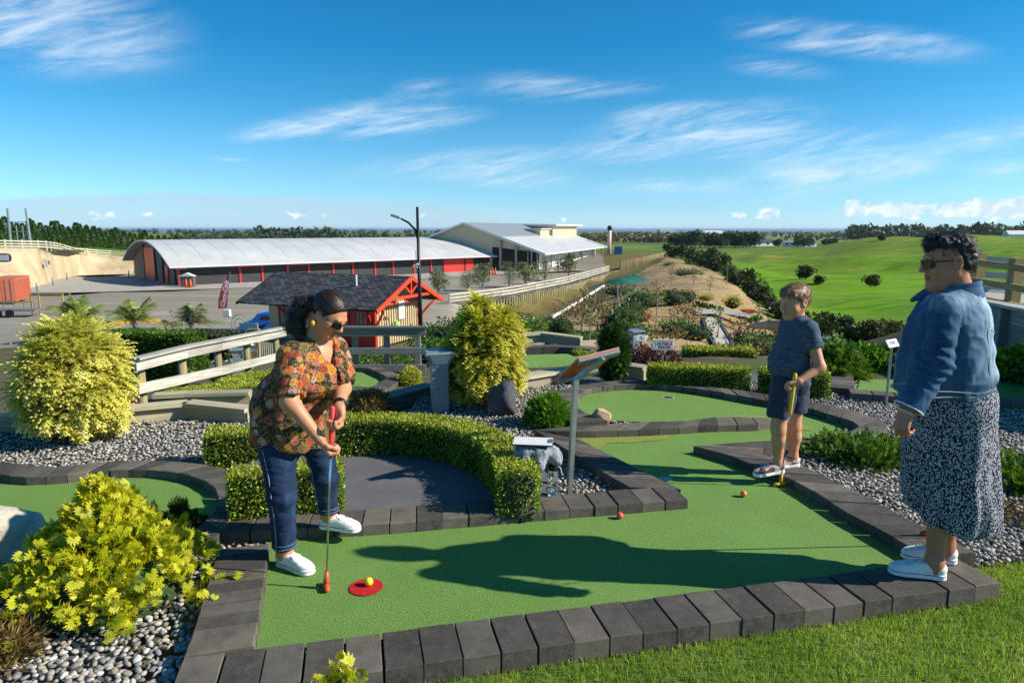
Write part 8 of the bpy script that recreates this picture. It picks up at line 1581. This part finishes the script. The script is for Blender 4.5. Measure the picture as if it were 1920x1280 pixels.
# hair, glasses, bracelet, shoes
def hair2(P):
    q = hd2.loc(P); d = ell(q, (-.022, 0, .038), (.092, .080, .086)); d = smin(d, ell(q, (-.065, 0, -.005), (.045, .062, .062)), .03); d = smin(d, ell(q, (.05, .0, .085), (.05, .06, .035)), .03); d = smax(d, -ell(q, (.082, 0, -.055), (.085, .13, .108)), .015); d = smax(d, -ell(q, (.0, .09, -.03), (.03, .04, .045)), .01); d = smax(d, -ell(q, (.0, -.09, -.03), (.03, .04, .045)), .01)
    return (d + .012 * vn(q * np.array([1, 1, .6], np.float32), 26, 3) + .005 * vn(q, 70, 5)) * hd2.s
M_HR2 = hairmat('black_hair', (.006, .006, .007), (.024, .022, .024), .55); b = bounds(hd2.w(0, 0, .02), m=.19); h2, Vh2 = part('hair', hair2, *b, .0045, M_HR2, p2_)
strands(hair2, Vh2, 1000, .06, .0013, lambda P, g: (-hd2.U * .5 - hd2.F * .35).astype(np.float32) + g.normal(0, .35, P.shape), 3, M_HR2, h2, .005, .28)
glasses(hd2, p2_, simple('brown_frame', lin(92, 66, 46), .35))
MB().tube([W2_ + dr2 * .004, W2_ + dr2 * .022], [.036, .035], 18).build('bracelet', simple('rose_band', lin(196, 160, 142), .4, .3), p2_, True)
qr = W2_ + Vector(unit(A3(at(1690, 800, 2.91) - W2_))) * .098; MB().tube([qr + Vector((.012 * math.cos(a), .004, .012 * math.sin(a))) for a in np.linspace(0, 6.283, 14)], .0022, 5).build('ring', simple('gold_ring', lin(214, 178, 100), .3, .9), p2_)
sneaker(p2_, nA, (-.92, .30), KH + .002, 1.02); sneaker(p2_, fA, (-.95, .30), KH + .002, 1.02)
hp = Vector((*G(1742, 1004, KH), KH + .006)); putter('putter with red head standing behind the denim woman\'s legs', W3 + Vector((.0, 0, -.03)), hp, (1, .1), M_GRIPR, M_REDP, .2)

# ------------------------------------------------------------------ boy pointing
p3_ = thing('person', 'boy in grey t-shirt and navy shorts pointing while leaning on a yellow putter', 'person', (*G(1460, 890, KH), KH))
f3 = unit((-.87, -.49, 0)); l3 = unit((.49, -.87, 0)); YC = 4.60
bA, bK, bH = lvl(1458, 4.56, KH + .075), at(1459, 803, 4.55), at(1470, 722, 4.57); cA, cK, cH = lvl(1487, 4.70, KH + .075), at(1488, 798, 4.70), at(1492, 722, 4.70)
pe3 = at(1483, 714, 4.63); be3 = at(1480, 680, 4.61); ch3 = at(1494, 622, 4.63); nk3 = at(1494, 594, 4.63); S3, T3 = at(1517, 618, 4.52), at(1482, 611, 4.74)
E4, W4 = at(1537, 688, 4.46), at(1498, 714, 4.42); E5, W5 = at(1446, 609, 4.86), at(1416, 611, 5.02); hd3 = Head(at(1490, 566, 4.63), (-.90, -.40, -.10), (-.05, 0, 1), 1.0)
g3 = at(1489, 716, 4.43); c3h = Vector((*G(1463, 911), .004)); sh3 = (g3 - c3h).normalized()
def body3(P):
    d = U_(.05, segE(P, pe3, be3, (.11, .10), (.112, .112), l3), segE(P, be3, ch3, (.112, .112), (.105, .08), l3), seg(P, ch3, nk3, .085, .045)); d = smin(d, seg(P, S3, T3, .042, .042), .05); d = smin(d, seg(P, nk3, hd3.w(-.02, 0, -.05), .046, .045), .025); d = smin(d, hd3.sdf(P, .006), .015)
    for S, E, Wr, r in ((S3, E4, W4, 1.), (T3, E5, W5, 1.)): d = smin(d, U_(.025, seg(P, S, E, .043, .036), seg(P, E, Wr, .036, .023)), .025)
    for H, K, A_ in ((bH, bK, bA), (cH, cK, cA)):
        cf = K.lerp(A_, .35) - Vector(f3 * .010); d = smin(d, U_(.03, seg(P, H, K, .072, .049), seg(P, K, cf, .045, .044), seg(P, cf, A_, .044, .029), seg(P, A_, A_ - Vector((0, 0, .035)), .030, .030)), .03)
    d = smin(d, hand(P, W4, A3(g3 - W4) * 1.0 + np.array([-.05, .0, -.01]), np.array([0, 0, -1.]) + f3 * .1, f3 * .3 + l3 * -.8, (.75, .8, .85, .9), .80, tcurl=.6), .012)
    d = smin(d, hand(P, W5, A3(W5 - E5), np.array([0, 0, -1.]), np.array([.35, -.75, .1]), (.12, .8, 1., 1.1), .78, tcurl=.5), .012); return d
M_SK3 = skinmat('skin_boy', lin(202, 144, 108), lin(204, 120, 90)); b = bounds(bA, cA, S3, T3, hd3.w(0, 0, .12), E4, W4, W5, m=.16); b[0][2] = KH - .01; b[0][0] -= .05; o, V = part('body', body3, *b, .0046, M_SK3, p3_)
lip, brow = hd3.tint(V)
for nm, a in (('lip', lip * .6), ('brow', brow * .35)): q = o.data.attributes.new(nm, 'FLOAT', 'POINT'); q.data.foreach_set('value', a.astype(np.float32))
M_EYE = simple('eye_white', lin(226, 222, 216), .25, var=.02); M_IRIS = simple('dark_iris', (.02, .014, .01), .15)
for sg in (-1, 1):
    bm = bmesh.new(); bmesh.ops.create_uvsphere(bm, u_segments=14, v_segments=10, radius=.0105); me = bpy.data.meshes.new('eye'); bm.to_mesh(me); bm.free(); me.shade_smooth(); me.transform(Matrix.Translation(hd3.w(.0815, sg * .031, -.001))); e_ = mkobj('eye', me, M_EYE, p3_); c_ = hd3.w(.0905, sg * .032, -.002)
    bm = bmesh.new(); bmesh.ops.create_uvsphere(bm, u_segments=10, v_segments=8, radius=.0048); me = bpy.data.meshes.new('iris'); bm.to_mesh(me); bm.free(); me.transform(Matrix.Translation(c_ - Vector(hd3.F) * .0022)); mkobj('iris', me, M_IRIS, e_)
hz3 = at(1480, 719, 4.6).z
def shirt3(P):
    lw = Vector((pe3.x, pe3.y, hz3)); d = U_(.04, segE(P, ch3, be3, (.122, .100), (.128, .122), l3), segE(P, be3, lw, (.128, .122), (.128, .122), l3)); d = smin(d, ell(P, be3 + Vector(f3 * .040) - Vector((0, 0, .01)), (.10, .088, .085), [l3, f3, z3]), .05); d = smin(d, segE(P, ch3, nk3 - Vector((0, 0, .015)), (.11, .09), (.068, .066), l3), .05); d = smin(d, seg(P, S3, T3, .056, .056), .04)
    def slv(S, E, cut): dr = (E - S).normalized(); e = seg(P, S, E, .058, .066); return smax(e, (P - A3(S.lerp(E, cut))) @ A3(dr), .004)
    d = smin(d, slv(S3, E4, .50), .03); d = smin(d, slv(T3, E5, .30), .03); d = smax(d, hz3 - P[:, 2] + .03 * ((P - A3(pe3)) @ f3.astype(np.float32)), .006); d = smax(d, -seg(P, nk3 + Vector((0, 0, .09)), nk3 + Vector((0, 0, .012)), .085, .053), .005)
    lo_ = np.exp(-((P[:, 2] - hz3 - .05) / .10) ** 2); return d + .0035 * vn(P * np.array([1, 1, 1.8], np.float32), 18, 30) + .005 * np.sin(P[:, 2] * 85 + 12 * (P @ l3.astype(np.float32)) + 5 * vn(P, 7, 2)) * lo_ * .8 + .003 * vn(P, 30, 3)
t = NT('grey_marl_tshirt'); n1 = t.noise(60, 3, .6, 0., t.vec((.6, .6, 5))); M_TEE = t.fin(t.ramp(n1, [(.34, lin(50, 62, 76)), (.52, lin(74, 88, 102)), (.68, lin(104, 118, 130))]), .9, t.bump(t.noise(300, 2), .15, .002), spec=.15)
b = bounds(S3, T3, nk3, pe3, be3, S3.lerp(E4, .6), m=.2); b[0][2] = hz3 - .05; te, Vt3 = part('t_shirt', shirt3, *b, .005, M_TEE, p3_)
seam(shirt3, [S3.lerp(E4, .46) + Vector((.08 * math.cos(a), .08 * math.sin(a) * .5 - .02, .05 * math.sin(a))) for a in np.linspace(2.2, 6.2, 10)], .0016, M_TEE, te, 'sleeve_hem')
hs3 = at(1470, 779, 4.57).z
def shorts3(P):
    d = ell(P, pe3 - Vector((0, 0, .01)), (.135, .125, .10), [l3, f3, z3])
    for H, K in ((bH, bK), (cH, cK)): e = seg(P, H, K, .092, .082); d = smin(d, e, .02)
    d = smax(d, hs3 - P[:, 2], .005); return d + .006 * vn(P * np.array([1.6, 1.6, .8], np.float32), 15, 3) + .003 * vn(P, 34, 7)
M_SHORT = simple('navy_shorts', lin(44, 52, 72), .85, var=.2, scale=18, bump=.3, bscale=220); b = bounds(pe3, bH, cH, bK, cK, m=.18); b[0][2] = hs3 - .04; part('shorts', shorts3, *b, .005, M_SHORT, p3_)
def hair3(P):
    q = hd3.loc(P); d = ell(q, (-.018, 0, .036), (.106, .086, .094)); d = smin(d, ell(q, (.05, 0, .072), (.048, .060, .034)), .03); d = smax(d, -ell(q, (.085, 0, -.05), (.085, .13, .104)), .012); d = smax(d, -ell(q, (.0, .09, -.045), (.035, .04, .06)), .01); d = smax(d, -ell(q, (.0, -.09, -.045), (.035, .04, .06)), .01); d = smax(d, -(q[:, 2] + .062), .01); return (d + .004 * vn(q, 45, 3)) * hd3.s
M_HR3 = hairmat('light_brown_hair', lin(104, 76, 50), lin(192, 152, 110), .45); b = bounds(hd3.w(0, 0, .02), m=.16); h3, Vh3 = part('hair', hair3, *b, .0045, M_HR3, p3_)
fw3 = (hd3.F * .8 - hd3.U * .5).astype(np.float32); strands(hair3, Vh3, 900, .04, .0014, lambda P, g: fw3 + g.normal(0, .25, P.shape), 5, M_HR3, h3, .003, .15)
t = NT('burgundy_tan_sneaker'); vc = t.voro(22, vec=t.vec((1, 1, 1.3))); sc_ = t.n('ShaderNodeSeparateColor'); t.set(sc_.inputs[0], vc.outputs['Color']); M_SNK = t.fin(t.ramp(sc_.outputs[1], [(0, lin(96, 40, 50)), (.25, lin(184, 164, 146)), (.6, lin(72, 78, 94)), (.8, lin(200, 186, 172))], 'CONSTANT'), .7, t.bump(t.noise(200, 2), .2, .003))
sneaker(p3_, bA, (-.93, -.20), KH + .004, .93, M_SNK, M_WHITE, False, pitch=.06); sneaker(p3_, cA, (-.90, -.15), KH + .002, .93, M_SNK, M_WHITE, False)
for A_ in (bA, cA): MB().tube([A_ - Vector((0, 0, .022)), A_ + Vector((0, 0, .012))], [.036, .033], 14).build('sock', M_CANV, p3_, True)
putter('yellow putter the boy leans on', g3 + sh3 * .02, c3h, (1, .25), M_GRIPY, M_HEADY, .24)
